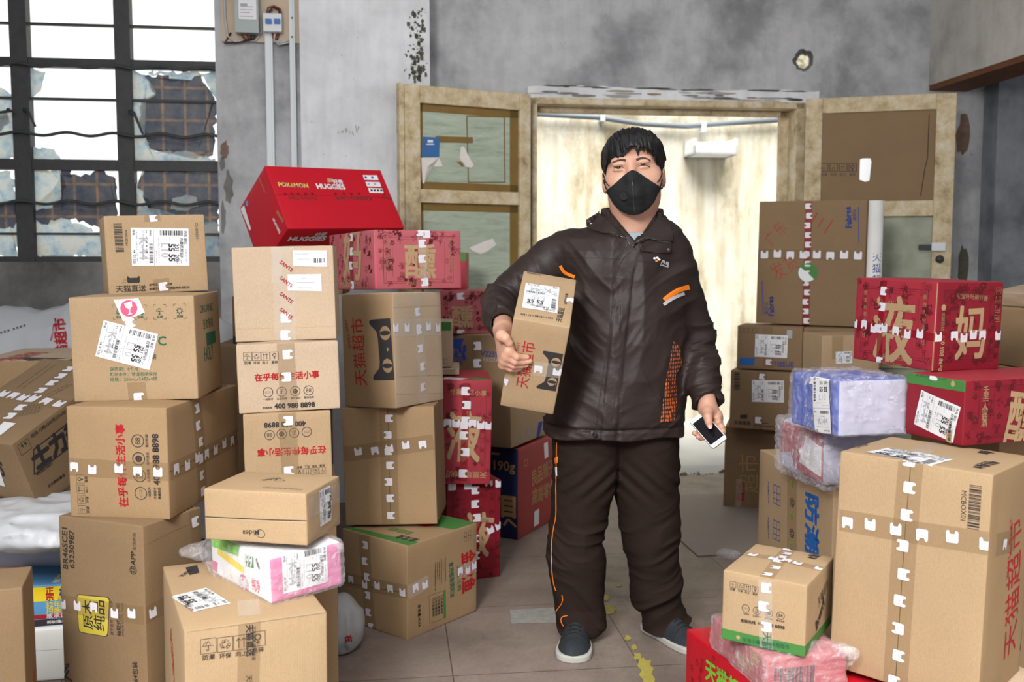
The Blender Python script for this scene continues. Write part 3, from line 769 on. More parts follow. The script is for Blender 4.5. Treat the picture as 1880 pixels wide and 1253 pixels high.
wires([([(441, 60, -.05), (446, 68, -.05), (452, 72, -.05)], .005, 'copper_wire'), ([(452, 60, -.05), (455, 70, -.05), (452, 74, -.05)], .005, 'copper_wire'), ([(462, 60, -.05), (460, 70, -.05), (455, 75, -.05)], .005, 'wire_black'),
       ([(468, 60, -.05), (466, 72, -.04), (440, 77, -.03), (412, 80, -.03), (424, 60, -.03)], .005, 'wire_black'),
       ([(412, -20, -.03), (413, 30, -.03), (418, 66, -.03), (430, 76, -.03), (470, 74, -.03), (480, 60, -.03), (476, 10, -.03)], .006, 'wire_grey'),
       ([(490, 24, -.06), (492, 14, -.06), (503, 11, -.06), (514, 16, -.06), (515, 24, -.06)], .005, 'copper_wire'), ([(494, 24, -.05), (500, 13, -.05), (512, 18, -.05), (513, 26, -.05)], .005, 'wire_black'),
       ([(500, 58, -.04), (502, 70, -.04), (508, 72, -.04), (512, 58, -.04)], .006, 'copper_wire'), ([(505, 58, -.05), (503, 75, -.04), (515, 78, -.03), (530, 74, -.03)], .005, 'wire_grey'), ([(500, 70, -.03), (512, 82, -.03), (530, 78, -.03)], .005, 'wire_grey')])
for x0, x1, y0, nme, lb in ((486, 505, 57, 'left', 'wall trunking running down from the circuit breaker'), (529, 546, -60, 'right', 'right-hand grey trunking strip beside the pillar edge')):
    a = Acc(); p = rw(x0, y0, -.03); q = rw(x1, 330, -.03); boxv(a, p[0], q[0], -.032, -.001, 1.5, p[1] if nme == 'left' else 3.2, 'white_plastic')
    w_ = q[0] - p[0]; boxv(a, p[0] + .01, q[0] - .01, -.036, -.032, 1.5, p[1] if nme == 'left' else 3.2, 'white_plastic')
    if nme == 'right':
        for y_ in (33, 68): k = rw(536, y_, -.037); patch(a, k[0], k[1], .012, .012, -.037, 'ink_black', 8, 3)
    o = room(a, 'cable_trunking', None); tag(o, lb, 'trunking', 'cable trunkings on the wall')

# ---- door 1: frame, leaves folded open against the wall
a = Acc()
fw = .045
boxv(a, uD0 - .005, uD0 + fw * .5, DV - .02, DV + .10, 0, zD, 'old_wood'); boxv(a, uD1 - fw, uD1 + .005, DV - .02, DV + .10, 0, zD, 'old_wood')
boxv(a, uD0, uD1, DV - .02, DV + .10, zD - .03, zD + .005, 'old_wood'); boxv(a, uD1 - fw - .05, uD1 - fw, DV + .10, DV + .14, 0, zD - .03, 'old_wood')
boxv(a, uD0, uD1, DV + .10, DV + .14, zD - .06, zD - .03, 'old_wood')
room(a, 'trim_9')
def leaf(name, hinge, free, th, lab):
    """local axes: x from the hinge to the free edge, z up"""
    hinge = Vector(hinge); free = Vector(free); d = free - hinge; wd = d.length
    M = Matrix.Translation(hinge) @ Matrix.Rotation(math.atan2(d.y, d.x), 4, 'Z')
    e = empty(name, M=M); e['kind'] = 'structure'
    return e, wd
def lb(e, nme, x0, x1, y0, y1, z0, z1, mt):
    a = Acc(); boxv(a, x0, x1, y0, y1, z0, z1, mt); return a.build(nme, e)
def bevel(o, w=.004):
    b_ = o.modifiers.new('bevel', 'BEVEL'); b_.width = w; b_.segments = 2; b_.limit_method = 'ANGLE'
# left leaf; seen from the room its local -y side faces us when x runs to the right
p0 = RM @ Vector((uD0 - .0, DV - .05, 0)); 
h0 = at(975, 170, 5.42); f0 = at(743, 155, 5.10)
e, wd = leaf('door_1', (f0.x, f0.y, 0), (h0.x, h0.y, 0), .04, '')
H_ = 2.2; st = .085
def leaf_px(e, px, py, y=-.0):
    M = e.matrix_world; O = M @ Vector((0, y, 0)); n = M.to_3x3() @ Vector((0, 1, 0)); p = M.inverted() @ hit(px, py, O, n); return p.x, p.z
z_mid = leaf_px(e, 850, 362)[1]; z_m2 = .75
for nm_, x0, x1, z0, z1 in (('stile', 0, st, 0, H_), ('stile', wd - st * .8, wd, 0, H_), ('rail', st, wd - st * .8, H_ - .09, H_), ('rail', st, wd - st * .8, z_mid - .035, z_mid + .035), ('rail', st, wd - st * .8, z_m2, z_m2 + .08), ('rail', st, wd - st * .8, 0, .12)):
    bevel(lb(e, nm_, x0, x1, 0, .045, z0, z1, 'old_wood'))
lb(e, 'stile', -.028, -.002, .01, .05, 0, H_ + .005, 'old_wood')
def pane(e, x0, x1, z0, z1):
    o = lb(e, 'pane', x0, x1, .022, .028, z0, z1, 'green_pane')
    a = Acc(); t = .05
    for q in ((x0, x1, z1 - t * .8, z1), (x0, x1, z0, z0 + t * .8), (x0, x0 + t * .4, z0, z1), (x1 - t, x1, z0, z1)): boxv(a, q[0], q[1], .0205, .022, q[2], q[3], 'tape_ochre')
    a.build('brown_tape', e); return o
pane(e, st, wd - st * .8, z_mid + .035, H_ - .09); pane(e, st, wd - st * .8, z_m2 + .08, z_mid - .035); lb(e, 'panel', st, wd - st * .8, .02, .03, .12, z_m2, 'old_green')
def lpoly(e, name, pts, mt, y=.019):
    a = Acc(); vs = []
    for p in pts: x, z = leaf_px(e, p[0], p[1], y); vs.append((x, y, z))
    bm = bmesh.new(); f = bm.faces.new([bm.verts.new(v) for v in vs]); bmesh.ops.triangulate(bm, faces=[f]); bm.verts.index_update()
    a.add([tuple(v.co) for v in bm.verts], [[v.index for v in q.verts] for q in bm.faces], mt); bm.free(); return a.build(name, e)
lpoly(e, 'blue_leaflet', [(776, 251), (807, 253), (806, 289), (774, 288)], 'poster_blue', .016); lpoly(e, 'paper_scrap', [(773, 290), (806, 289), (813, 306), (784, 307), (779, 337), (776, 337)], 'paper_scrap')
lpoly(e, 'paper_scrap', [(846, 270), (852, 269), (862, 290), (870, 303), (866, 308), (852, 306), (844, 290)], 'paper_scrap')
lpoly(e, 'paper_scrap', [(862, 455), (885, 445), (905, 438), (911, 450), (895, 462), (882, 467), (868, 461)], 'paper_scrap')
lpoly(e, 'brown_tape', [(800, 250), (868, 252), (868, 263), (800, 261)], 'tape_ochre'); lpoly(e, 'brown_tape', [(838, 297), (850, 297), (855, 306), (848, 306)], 'tape_ochre')
a = Acc()
P = [leaf_px(e, *q, .02) for q in ((857, 213), (926, 215), (927, 335), (860, 335))]
for i in range(4):
    p_, q_ = P[i], P[(i + 1) % 4]; bar(a, p_[0], p_[1], q_[0], q_[1], .0195, .006, .001, 'tape_ochre')
a.build('brown_tape', e)
lpoly(e, 'leaflet_print', [(785, 257), (795, 257), (795, 262), (785, 262)], 'label_white', .0155); lpoly(e, 'leaflet_print', [(783, 264), (797, 264), (797, 266), (783, 266)], 'label_white', .0155)
# right leaf
h1 = at(1480, 184, 5.56); f1 = at(1757, 182, 5.36)
e2, wd2 = leaf('door_2', (h1.x, h1.y, 0), (f1.x, f1.y, 0), .04, '')
zm = leaf_px(e2, 1600, 383)[1]
for nm_, x0, x1, z0, z1 in (('stile', 0, .09, 0, H_), ('stile', wd2 - .10, wd2, 0, H_), ('rail', .09, wd2 - .10, H_ - .085, H_), ('rail', .09, wd2 - .10, zm - .045, zm + .04), ('rail', .09, wd2 - .10, .7, .78), ('rail', .09, wd2 - .10, 0, .12)):
    bevel(lb(e2, nm_, x0, x1, 0, .045, z0, z1, 'old_wood'))
lb(e2, 'pane', .09, wd2 - .10, .022, .028, .78, zm - .045, 'old_green'); lb(e2, 'panel', .09, wd2 - .10, .02, .03, .12, .7, 'old_green')
cp = lb(e2, 'cardboard_panel', .085, wd2 - .095, .012, .018, zm + .035, H_ - .08, 'kraft_dark')
lpoly(e2, 'silver_foil', [(1579, 293), (1584, 291), (1598, 291), (1600, 297), (1596, 332), (1588, 334), (1578, 330)], 'steel', .010)
a = Acc()
for i in range(4):
    P = [leaf_px(e2, x_ , y_, .0115) for x_, y_ in ((1506 + 17.5 * i, 300), (1520 + 17.5 * i, 300), (1520 + 17.5 * i, 315), (1506 + 17.5 * i, 315))]
    for k in range(4): p_, q_ = P[k], P[(k + 1) % 4]; bar(a, p_[0], p_[1], q_[0], q_[1], .0112, .003, .0006, 'ink_black')
    vs, fs = text2d('☂♻⇈♀'[i]); s_ = (P[1][0] - P[0][0]) * .6
    a.add([(P[3][0] + s_ * .3 + u * s_ * .9, .0112, P[3][1] + s_ * .3 + v * s_ * .9) for u, v in vs], fs, 'ink_black')
    vs, fs = text2d('防潮环保向上易碎'[2 * i:2 * i + 2]); a.add([(P[3][0] + s_ * .1 + u * s_ * 1.4, .0112, P[3][1] - s_ * 1.0 + v * s_ * 1.4) for u, v in vs], fs, 'ink_black')
P = [leaf_px(e2, *q, .0115) for q in ((1706, 210), (1703, 290), (1698, 310), (1690, 360))]
for k in range(3): p_, q_ = P[k], P[k + 1]; bar(a, p_[0], p_[1], q_[0], q_[1], .0112, .004, .0006, 'seam')
P = [leaf_px(e2, *q, .0115) for q in ((1642, 212), (1636, 360))]; bar(a, P[0][0], P[0][1], P[1][0], P[1][1], .0112, .003, .0006, 'cut_edge')
a.build('panel_print', cp)
a = Acc(); x_, z_ = leaf_px(e2, 1722, 454); boxv(a, x_ - .035, x_ + .035, -.02, 0, z_ - .02, z_ + .025, 'steel'); boxv(a, x_ - .10, x_ - .03, -.012, 0, z_ - .012, z_ + .014, 'steel_dark'); a.build('door_bolt', e2)
a = Acc(); x_, z_ = leaf_px(e2, 1725, 476); tubev(a, [(x_, .002, z_), (x_, -.012, z_)], .022, 'steel_dark', 14); a.build('lock_hole', e2)
# ---------------------------------------------------------------- cartons: x, y, z of the base, w, d, h, yaw, tilt x, tilt y
G = {
'A4': [-1.0768, 2.7202, 0, .301, .2292, .588, -22.58, -.3, -.2], 'A3': [-1.0478, 2.8823, .5905, .2885, .4768, .3085, -6.96, .5, -.1],
'A2': [-1.0675, 2.886, .902, .3456, .2734, .2945, 2.5, .9, -1.0], 'A1': [-1.1124, 3.0572, 1.2, .2804, .3116, .229, 25.0, .2, -2.1],
'A5': [-.6924, 2.42, 0, .3211, .5169, .4695, 24.5, 0, .4], 'A6': [-.6097, 2.4759, .474, .1993, .3242, .113, 41.7, 0, -1.5],
'A7': [-.6044, 2.4502, .606, .2745, .1978, .128, -13.6, .6, -.4],
'B1': [-.681, 3.0, 1.0585, .2923, .22, .277, 7.2, -.1, -1.4], 'B2': [-.6723, 2.9424, .8565, .2885, .22, .1995, 13.5, 0, -1.3], 'B3': [-.6765, 2.9278, .6525, .2483, .22, .2015, 13.7, 0, -.7],
'B4': [-.672, 2.935, 0, .262, .24, .650, 12, 0, 0],
'C5': [-.3719, 3.502, .003, .3629, .326, .3325, 51.5, 1.0, -.5], 'C4': [-.4271, 3.6053, .3465, .3312, .2995, .425, -2.2, -1.2, -1.5],
'C3': [-.4272, 3.5596, .776, .295, .2282, .402, 59.89, -2.3, .9], 'C2': [-.452, 3.762, 1.1885, .3457, .4512, .2116, 30.7, -1.3, -.1],
'C1': [-.8848, 4.3, 1.3956, .554, .3088, .2926, 43.378, 56.4, -2.95],
'G1': [-.2099, 4.0181, .41, .217, .36, .418, 4.6, 0, 1.4], 'G2': [-.2211, 4.0711, 0, .2316, .36, .4052, 20.95, .2, .4],
'K1': [-.0264, 4.733, .002, .4092, .33, .4310, 62.7, .6, -.6], 'K2': [-.0415, 4.6888, .444, .4799, .3151, .516, 64.4, -1.0, -.3],
'H1': [-.1931, 4.6582, .960, .2773, .3, .198, -.9, 0, .2],
'R4': [1.359, 5.212, 0, .40, .35, .4289, -16.7, 0, .5], 'R3': [1.369, 5.095, .434, .40, .35, .298, -21, -1.0, .6], 'R2': [1.3637, 5.117, .740, .3233, .30, .222, -20.7, -.8, .2],
'R2b': [1.637, 5.014, .745, .2535, .30, .214, -20.7, -.8, .2], 'R1': [1.5937, 5.1647, .9686, .5316, .35, .632, -27.2, 0, .7],
'R9': [1.0556, 2.4375, .252, .3619, .3199, .557, -42.9, -.8, 1.2], 'R8': [1.357, 2.690, .8145, .50, .20, .170, 22.2, .6, .5], 'R7': [.9639, 2.7964, .8125, .2103, .2512, .154, 13.5, -.6, .1],
'R5': [1.2166, 2.8886, .9905, .237, .3289, .2484, 20.6, 1.2, .5], 'R10': [1.079, 3.22, 0, .30, .566, .620, 8.4, 0, 0],
'R11': [.6904, 2.4804, .334, .2104, .2571, .181, -32.0, 1.0, .9], 'HB': [.059*1.02, 2.9799*1.02, 1.29+(.9188-1.29)*1.02, .1592*1.02, .2737*.97, .3148*1.02, -8.08, 29.78, 11.2],
'W1': [-1.5372, 3.2499, .6247, .3327, .4887, .2476, -21.17, 23.9, 1.68]}
UP, DN = Vector((0, 1)), Vector((0, -1))
CB = 'cardboard_box'; gk = 'cartons'
# ===== left stack, from the top
b = Box(CB, G['A1'], 'small brown carton topmost on the far left stack, with barcode and white courier label', 'kraft_mid', seed=1)
b.bars('front', (208, 411), (212.5, 465), -.0 + .023, n=26, seed=2)
b.txt('front', 'MCBOX04', (235, 451), (233.4, 423)); b.label('front', (239.8, 418.5), (242, 488.3), 1.46)
b.txt('front', 'CS-004204', (358, 409), (359.5, 439)); b.txt('front', '天猫直送', (213.3, 535.6), (268, 533.8), bold=.02)
b.txt('front', '此商品由天猫联盟', (274, 525), (316, 523.5), bold=.03); b.txt('front', '依据天猫国际物流服务标准配送', (274, 532.8), (348, 529.5), bold=.03)
b.shape('front', (233.5, 520), (257, 519.3), [(0, .1), (.08, 0), (.92, 0), (1, .1), (1, .5), (.93, .58), (.80, .42), (.2, .42), (.07, .58), (0, .5)], [[0, 1, 2, 3, 4, 5, 6, 7, 8, 9]], 'ink_black')
for i, (x0, x1) in enumerate(((223, 232), (225, 232), (227, 232))): b.line('front', (x0, 519.6 - 3.4 * i), (x1, 519.4 - 3.4 * i), .0016, 'ink_black')
b.tape('front', (278.5, 395), (280.5, 407), .045, ts=[.5], tab=.022); b.tape('front', (295.5, 512), (300, 541), .045, ts=[.5], tab=.026)
b.line('left', (183, 425), (184, 440), .004, 'label_white'); b.line('left', (188, 480), (190, 520), .004, 'ink_black')
b.done()
b = Box(CB, G['A2'], 'wide brown carton with green print and pink fragile sticker in the far left stack', 'kraft_mid', seed=2)
b.poly('front', [(208.6, 550.5), (226.7, 590.5), (266.6, 574), (254.5, 548)], 'label_white', 'fragile_sticker', .0012)
c = b.uv('front', (237, 566.5)); b.disc('front', c, .0235, 'pink', 'fragile_sticker', .0018)
g = [(-.011, .017), (.012, .019), (.011, .004), (.004, -.002), (.002, -.014), (.009, -.018), (-.009, -.018), (-.001, -.014), (.000, -.002), (-.009, .005)]
b.put('front', [(c.x + x * .95 - y * .12, c.y + y * .95 + x * .2) for x, y in g], [[0, 9, 8, 3, 2, 1][::-1], [3, 8, 7, 4][::-1], [4, 7, 6, 5][::-1]], 'label_white', 'fragile_sticker', .0023)
b.label('front', (191, 587.9), (175.5, 654), 1.47, seed=2)
for (x, y), gch in (((293.8, 571.6), '☂'), ((330.2, 570.6), '☀'), ((219, 572), '♻'), ((258, 572), '♨')):
    q = b.uv('front', (x, y)); z = .0155
    b.txt('front', gch, (q.x - z * .62, q.y - z * .45), (q.x + z * .62, q.y - z * .45), 'ink_green', .02, px=False)
    for sx in (-1, 1):
        for sy in (-1, 1):
            k = .017; cx, cy = q.x + sx * k, q.y + sy * k * 1.2 - .002
            b.line('front', (cx, cy), (cx - sx * .007, cy), .0009, 'ink_black', px=False); b.line('front', (cx, cy), (cx, cy - sy * .006), .0009, 'ink_black', px=False)
    b.txt('front', '防晒', (q.x - .008, q.y - .0195), (q.x + .008, q.y - .0195), 'ink_green', .03, px=False)
b.txt('front', 'C', (291, 634), (305.5, 634), 'ink_green', .03); b.txt('front', '期', (278, 659), (287, 659), 'ink_green', .03)
b.txt('front', '保质期：6个月', (202.5, 680.6), (253.4, 680), 'ink_green'); b.txt('front', '贮存条件：常温密闭保存', (202.5, 690.4), (289, 689.4), 'ink_green'); b.txt('front', '规格：200mLx24包x4提', (202.5, 700.4), (289.4, 698.2), 'ink_green')
b.tape('front', (250.5, 702), (254, 739), .052, ts=[.78], tab=.03); b.tape('front', (236, 588), (239, 600), .03, ts=[.5], tab=.026, mt='tape_clear')
b.txt('right', 'ORGANIC', (366.5, 576), (390, 569), 'ink_green', sy=1.0); b.txt('right', '圣牧有机', (371, 604), (390, 598), 'ink_green', sy=1.1)
b.poly('right', [(376, 612), (394, 607), (395, 629), (377.5, 636)], 'ink_green')
b.txt('right', 'HOLY', (374, 664), (390, 658), 'ink_green', sy=1.6)
b.done()
b = Box(CB, G['A3'], 'big brown carton with vertical red slogan, third from top of the far left stack', 'kraft', seed=3, bulge=.005)
b.txt('front', '在乎每件生活小事', (235.2, 931), (227.6, 779), 'ink_red', .04)
b.rounds('front', [(259.4, 905.8), (257.8, 873.3), (256.3, 842), (254.3, 809.5)], .036)
b.txt('front', '400 988 8898', (294.5, 890.6), (290.8, 797.5), bold=.05); b.txt('front', '客服热线', (296, 917), (295, 895), bold=.03); b.txt('front', '天猫超市', (288, 917), (287.3, 895), bold=.01)
b.icons('front', [(151.2, 936), (150, 917.3), (148.9, 898.6), (148.3, 880)], .0235)
b.tape('front', (122, 857), (312, 867), .05, ts=[.08, .26, .52, .70, .89], tab=.026); b.tape('right', (312, 867), (446, 797), .05, tabs=8, tab=.03, seam=True)
b.tape('right', (359, 735), (371, 918), .06, tabs=6, tab=.028)
b.done()
b = Box(CB, G['A4'], 'tall brown carton with a yellow square print at the foot of the far left stack', 'kraft_dark', seed=4, bulge=.005)  # darker board paints in the light falling off low in the stack
b.txt('front', 'BR46SCE1', (126.3, 1045), (124, 970), bold=.03); b.txt('front', '63230987', (138.7, 1043.7), (136.6, 974.6), bold=.03)
q = [b.uv('front', p) for p in ((146, 1161), (201.5, 1169), (204, 1096), (142.5, 1090.5))]
def rquad(bx, face, q, r, mt, eps, n=5, part=None):
    pts = []
    for i in range(4):
        p, pr, nx = q[i], q[i - 1], q[(i + 1) % 4]; a_ = (pr - p).normalized() * r; c_ = (nx - p).normalized() * r
        for k in range(n + 1):
            t = k / n; pts.append(tuple(p + a_ * (1 - t) ** 2 + c_ * t ** 2))
    bx.put(face, pts, [list(range(len(pts)))], mt, part, eps)
rquad(b, 'front', q, .012, 'ink_black', .0005); cc = sum(q, Vector((0, 0))) / 4; rquad(b, 'front', [cc + (p - cc) * .965 for p in q], .012, 'mustard', .0009)
b.txt('front', '原木', (172.6, 1155), (170.8, 1103), bold=.02, eps=.0013); b.txt('front', '纯品', (194.6, 1158), (193, 1103), bold=.02, eps=.0013)
b.txt('front', '抽取式面巾纸', (224, 1168), (222.3, 1107), bold=.02); b.txt('front', 'APRILER FACIAL TISSUE', (229.5, 1169), (228, 1107)); b.txt('front', '源于自然 · 木浆纯净', (211, 1166), (208.5, 1103))
b.txt('front', '☺APP', (250, 1055), (249.5, 1014), bold=.04); b.txt('front', '生活用纸', (250, 1011), (249.3, 979)); b.txt('front', '64包装', (253.5, 1253), (252, 1216), bold=.02)
b.txt('front', '风', (139, 1262), (125, 1218), bold=0)
b.tape('front', (108, 1106), (264.5, 1131), .05, ts=[.05, .24, .44, .68, .87], tab=.027); b.tape('right', (266, 1131), (369, 1070), .05, ts=[.12, .4, .7], tab=.027)
b.tape('right', (357, 935), (362, 1000), .05, ts=[.35], tab=.03); b.line('right', (268, 1000), (368, 952), .0012, 'kraft_dark')
b.done()
b = Box(CB, G['A5'], 'large brown carton with handling symbols standing on the floor under the pink pack', 'kraft_mid', seed=5, bulge=.004)
b.icons('front', [(382.4, 1186.7), (413, 1183.4), (442.7, 1179.5), (473, 1173)], .0335, t=.0012)
b.tape('front', (458, 1142), (455, 1262), .05, mt='tape', part='packing_tape'); b.txt('front', '天猫直送', (452, 1148), (453, 1205), bold=.02, part='packing_tape', eps=.0016); b.txt('front', '正品保障 服务承诺', (463, 1150), (462, 1212), bold=.0, part='packing_tape', eps=.0016); b.txt('front', '天猫', (452, 1240), (453, 1262), part='packing_tape', eps=.0016)
b.line('front', (342, 1161), (600, 1125), .003, 'cut_edge')
b.label('top', (423.6, 1111), (378.4, 1082.5), .62, seed=3); b.tape('top', (455, 1105), (458, 1132), .05, mt='tape_clear')
b.txt('top', '天猫直送', (350, 1047), (328, 1060), bold=.02); b.poly('top', [(340, 1044), (362, 1039), (366, 1054), (348, 1058)], 'ink_black')
b.txt('left', '天猫超市', (326, 1262), (316, 1150), 'ink_red', 0, 1.2)
b.done()
# Midea box lying on the pink pack
b = Box(CB, G['A7'], 'flat brown lidded box with upside-down brand lettering, lying on the pink plastic-wrapped pack', 'kraft_mid', seed=6)
b.line('front', (374, 949), (563, 957), .0022, 'seam'); b.line('front', (374, 951.5), (563, 959.5), .0016, 'kraft_pale')
b.txt('front', 'Midea', (477, 973), (446, 974), bold=.01, shear=.2); c = b.uv('front', (479, 980)); b.ring('front', c, .0095, .0108, 'ink_black', sx=1.15)
b.txt('top', 'Midea', (510, 879), (479, 884.5), bold=.0, shear=.2, sy=1.6); c = b.uv('top', (513, 885)); b.ring('top', c, .0085, .0095, 'ink_black', sx=1.5); b.line('top', (497, 878), (522, 881), .001, 'ink_black')
for i in range(7): c = b.uv('top', (550 - 10.5 * i, 900 - .5 * i)); b.outline('top', c, .012, .009, 'ink_black', .0009)
b.label('right', (585.5, 970), (584.5, 902), .83, seed=4) if False else b.label('right', (620.5, 946), (619, 883), .95, seed=4) if False else None
b.label('right', (584.3, 902), (585.6, 968), .75, seed=4)
b.tape('right', (566, 935), (626, 900), .05, mt='tape_clear')
b.done()
# ===== second stack
b = Box(CB, G['B1'], 'pale brown carton with red-lettered tape and two white stickers, atop the second stack', 'kraft_pale', seed=7)
b.tape('front', (507, 452), (509, 520), .03, mt='tape_clear'); b.tape('front', (519, 451), (524.5, 628), .060, ts=[.75, .93], tab=.03, mt='tape_clear')
for y in (0, 29, 58, 87): b.txt('front', 'SANTE', (513, 483 + y), (535, 500 + y), 'ink_red', .03, part='packing_tape', eps=.0018)
b.poly('front', [(537.7, 459.8), (599.5, 460), (600.8, 490), (538.5, 489)], 'label_white', 'address_label', .0014)
b.poly('front', [(528.3, 504.5), (590, 503.4), (590.8, 534.8), (528.8, 534)], 'label_white', 'address_label', .0014)
b.bars('front', (576, 483), (598, 482.5), .014, n=10, part='address_label', eps=.002)
for p0, p1 in (((541, 467), (565, 466.5)), ((546, 476), (570, 476)), ((567, 465), (594, 464)), ((541, 519), (578, 518)), ((553, 511), (562, 511)), ((548, 528), (572, 527.5))): b.line('front', p0, p1, .0015, 'ink_grey', 'address_label', .002)
b.line('front', (427, 605), (615, 600), .001, 'kraft_mid')
b.done()
b = Box(CB, G['B2'], 'pale brown carton with red slogan over a phone number, below the red-lettered tape', 'kraft_pale', seed=8)
b.icons('front', [(454.4, 655.4), (470.9, 655), (487.2, 654.5), (503.7, 653.8)], .0235)
b.txt('front', '在乎每件生活小事', (468, 699.5), (586, 692.5), 'ink_red', .04)
b.rounds('front', [(492, 720.5), (517, 719.5), (542, 718.4), (566.5, 717)], .029)
b.txt('front', '400 988 8898', (504, 750.6), (578, 747.2), bold=.05); b.txt('front', '客服热线', (483, 751), (500, 750.4), bold=.02)
b.tape('front', (524, 628), (531.5, 756), .05, ts=[.18, .50], tab=.028)
b.done()
b = Box(CB, G['B3'], 'brown carton turned upside down, its phone number along the top edge, second stack', 'kraft_mid', seed=9)
b.txt('front', '400 988 8898', (561, 773), (485, 777), bold=.05); b.rounds('front', [(563, 793), (540, 795), (517, 797), (495, 799)], .029, caps=('', '', '', ''))
b.txt('front', '在乎每件生活小事', (598, 820), (472, 826), 'ink_red', .04); b.tape('front', (527, 757), (534, 888), .05, ts=[.12, .82], tab=.028)
b.icons('front', [(592, 864), (578, 865), (564, 866), (550, 867)], .019)
b.done()
b = Box(CB, G['B4'], 'plain brown bottom carton of the second stack, mostly hidden behind the flat lidded box', 'kraft', seed=10); b.done()
# ===== third stack
b = Box('diaper_carton', G['C1'], 'glossy red diaper carton tilted high on the stacks against the pillar', 'red_bright', 'box', seed=11, r=.003)
def two(face, t, P0, P1, m0, m1, sy=1, b0=.03, b1=.09, shear=0):
    b.txt(face, t, P0, P1, m1, b1, sy, eps=.0006, shear=shear); b.txt(face, t, P0, P1, m0, b0, sy, eps=.0014, shear=shear)
two('top', 'POKéMON', (512, 343), (566, 346), 'yellow', 'ink_blue', 1.1)
two('top', 'HUGGIES', (582.6, 347.2), (634, 348.8), 'label_white', 'ink_red', 1.05, .07, .10); b.txt('top', '好奇', (612, 337.9), (630, 338.4), 'label_white', .05)
b.poly('top', [(600, 328), (610, 329), (611, 335), (601, 336)], 'gold')
for y in (0, 12.5, 24.3):
    dx = y * .38; b.poly('top', [(665.6 + dx, 321.8 + y), (692 + dx, 322.3 + y), (695 + dx, 331.3 + y), (668.6 + dx, 330.8 + y)], 'label_white', 'carton_sticker', .0013)
    for i in range(4 if y > 20 else 2):
        x = (669 + 12 * i if y < 20 else 670 + 6 * i) + dx; b.poly('top', [(x, 324.5 + y), (x + 4, 324.6 + y), (x + 4.6, 328 + y), (x + .8, 328 + y)], ('ink_blue', 'ink_grey', 'ink_black')[int(y / 12)], 'carton_sticker', .0018)
b.line('top', (504, 358), (722, 364), .0012, 'ink_maroon')
for x0, x1 in ((580, 528), (680, 615), (722, 700)): b.txt('top', 'Kimberly-Clark' if x1 != 700 else 'y-Clark', (x0, 363.5), (x1, 362), 'ink_black', .01, 1)
for x0 in (575, 562, 549, 537, 525, 660, 646, 632, 617, 705): b.txt('top', '纸', (x0, 355), (x0 - 5, 355), 'ink_maroon', .02)
two('front', 'HUGGIES', (528, 442), (595, 440.5), 'label_white', 'ink_red', 1.0, .07, .09); b.txt('front', '好奇', (577, 433), (598, 432), 'label_white', .05)
b.poly('left', [(442, 384), (449, 377), (462, 420), (459, 424)], 'label_white', 'carton_sticker', .0013); c = b.uv('left', (454, 374)); b.disc('left', c, .012, 'sky_blue', sx=1.0)
b.txt('left', 'POKéMON', (476, 330), (486, 354), 'gold', .03); b.txt('left', 'HUGGIES', (502, 404), (513, 430), 'label_white', .07); b.txt('left', '超级家族', (508, 390), (520, 410), 'gold', .03)
b.disc('left', b.uv('left', (446, 400)), .004, 'ink_red', 'carton_sticker', .0018)
b.done()
b = Box('gift_carton', G['C2'], 'pinkish red carton with gold character and dark drawings, resting on the cat-head carton', 'pink_board', 'box', seed=12)
b.festive('front', '醺', (743, 505), (799, 505.5), 1.0, seed=2); b.festive('left', '妈', (632, 503), (664, 506), 1.1, seed=3, side=False, frame=False)
b.tape('front', (771, 422), (780, 529), .028, ts=[.04, .24, .50, .90], tab=.030, mt='tape_clear'); b.tape('left', (646, 431), (648, 534), .035, ts=[.05, .3, .55, .9], tab=.030, mt='tape_red')
b.tape('front', (783, 422), (784, 438), .02, ts=[.5], tab=.03, mt='tape_clear')
b.icons('left', [(617, 449), (626, 447), (635, 445)], .018, caps=False, mt='gold')
b.txt('left', '天猫超市 小事', (625, 527), (660, 524), 'gold', .02)
b.line('front', (693, 419), (691, 529), .003, 'pink')
b.done()
b = Box(CB, G['C3'], 'beige carton with a black cat head and red lettering on its left side, third stack', 'kraft_pale', faces={'left': 'kraft'}, seed=13, bulge=.004)  # front paler than the left side: doorway light put into the board colour
b.txt('left', '天猫超市', (674, 708), (665, 583.5), 'ink_red', .0); b.txt('left', 'TMALL MART', (646, 641), (638.5, 586), 'ink_red')
b.board = 'kraft'; b.cat('left', (724.5, 698), (716.5, 584.5)); b.board = 'kraft_pale'
b.tape('front', (762, 535), (778, 744), .052, ts=[.18, .34, .50, .66, .84], tab=.03, mt='tape_clear'); b.tape('front', (716, 603), (810, 601), .06, ts=[.1, .3, .52, .72, .92], tab=.03, mt='tape_clear')
for y in (561, 689, 722): b.line('front', (722, y + 4), (812, y), .0016, 'kraft_mid')
b.done()
b = Box(CB, G['C4'], 'plain brown carton with a cross of white-tabbed tape, above the cooking oil carton', 'kraft', seed=14)
b.tape('front', (712, 749), (717.5, 964), .062, ts=[.09, .23, .37, .49, .63, .77, .92], tab=.028, seam=True); b.tape('front', (628, 835), (796, 812), .056, ts=[.18, .36, .52, .70, .88], tab=.028)
b.line('right', (796, 760), (806, 950), .002, 'cut_edge')
b.done()
b = Box('oil_carton', G['C5'], 'brown cooking oil carton with green bands and red characters on the floor, third stack', 'kraft', 'box', seed=15)
b.tape('left', (669, 983), (681, 1160), .055, ts=[.10, .27, .43, .62, .80, .95], tab=.028); b.tape('left', (632, 1063), (748, 1088), .05, ts=[.12, .35, .55, .75, .93], tab=.028, seam=False)
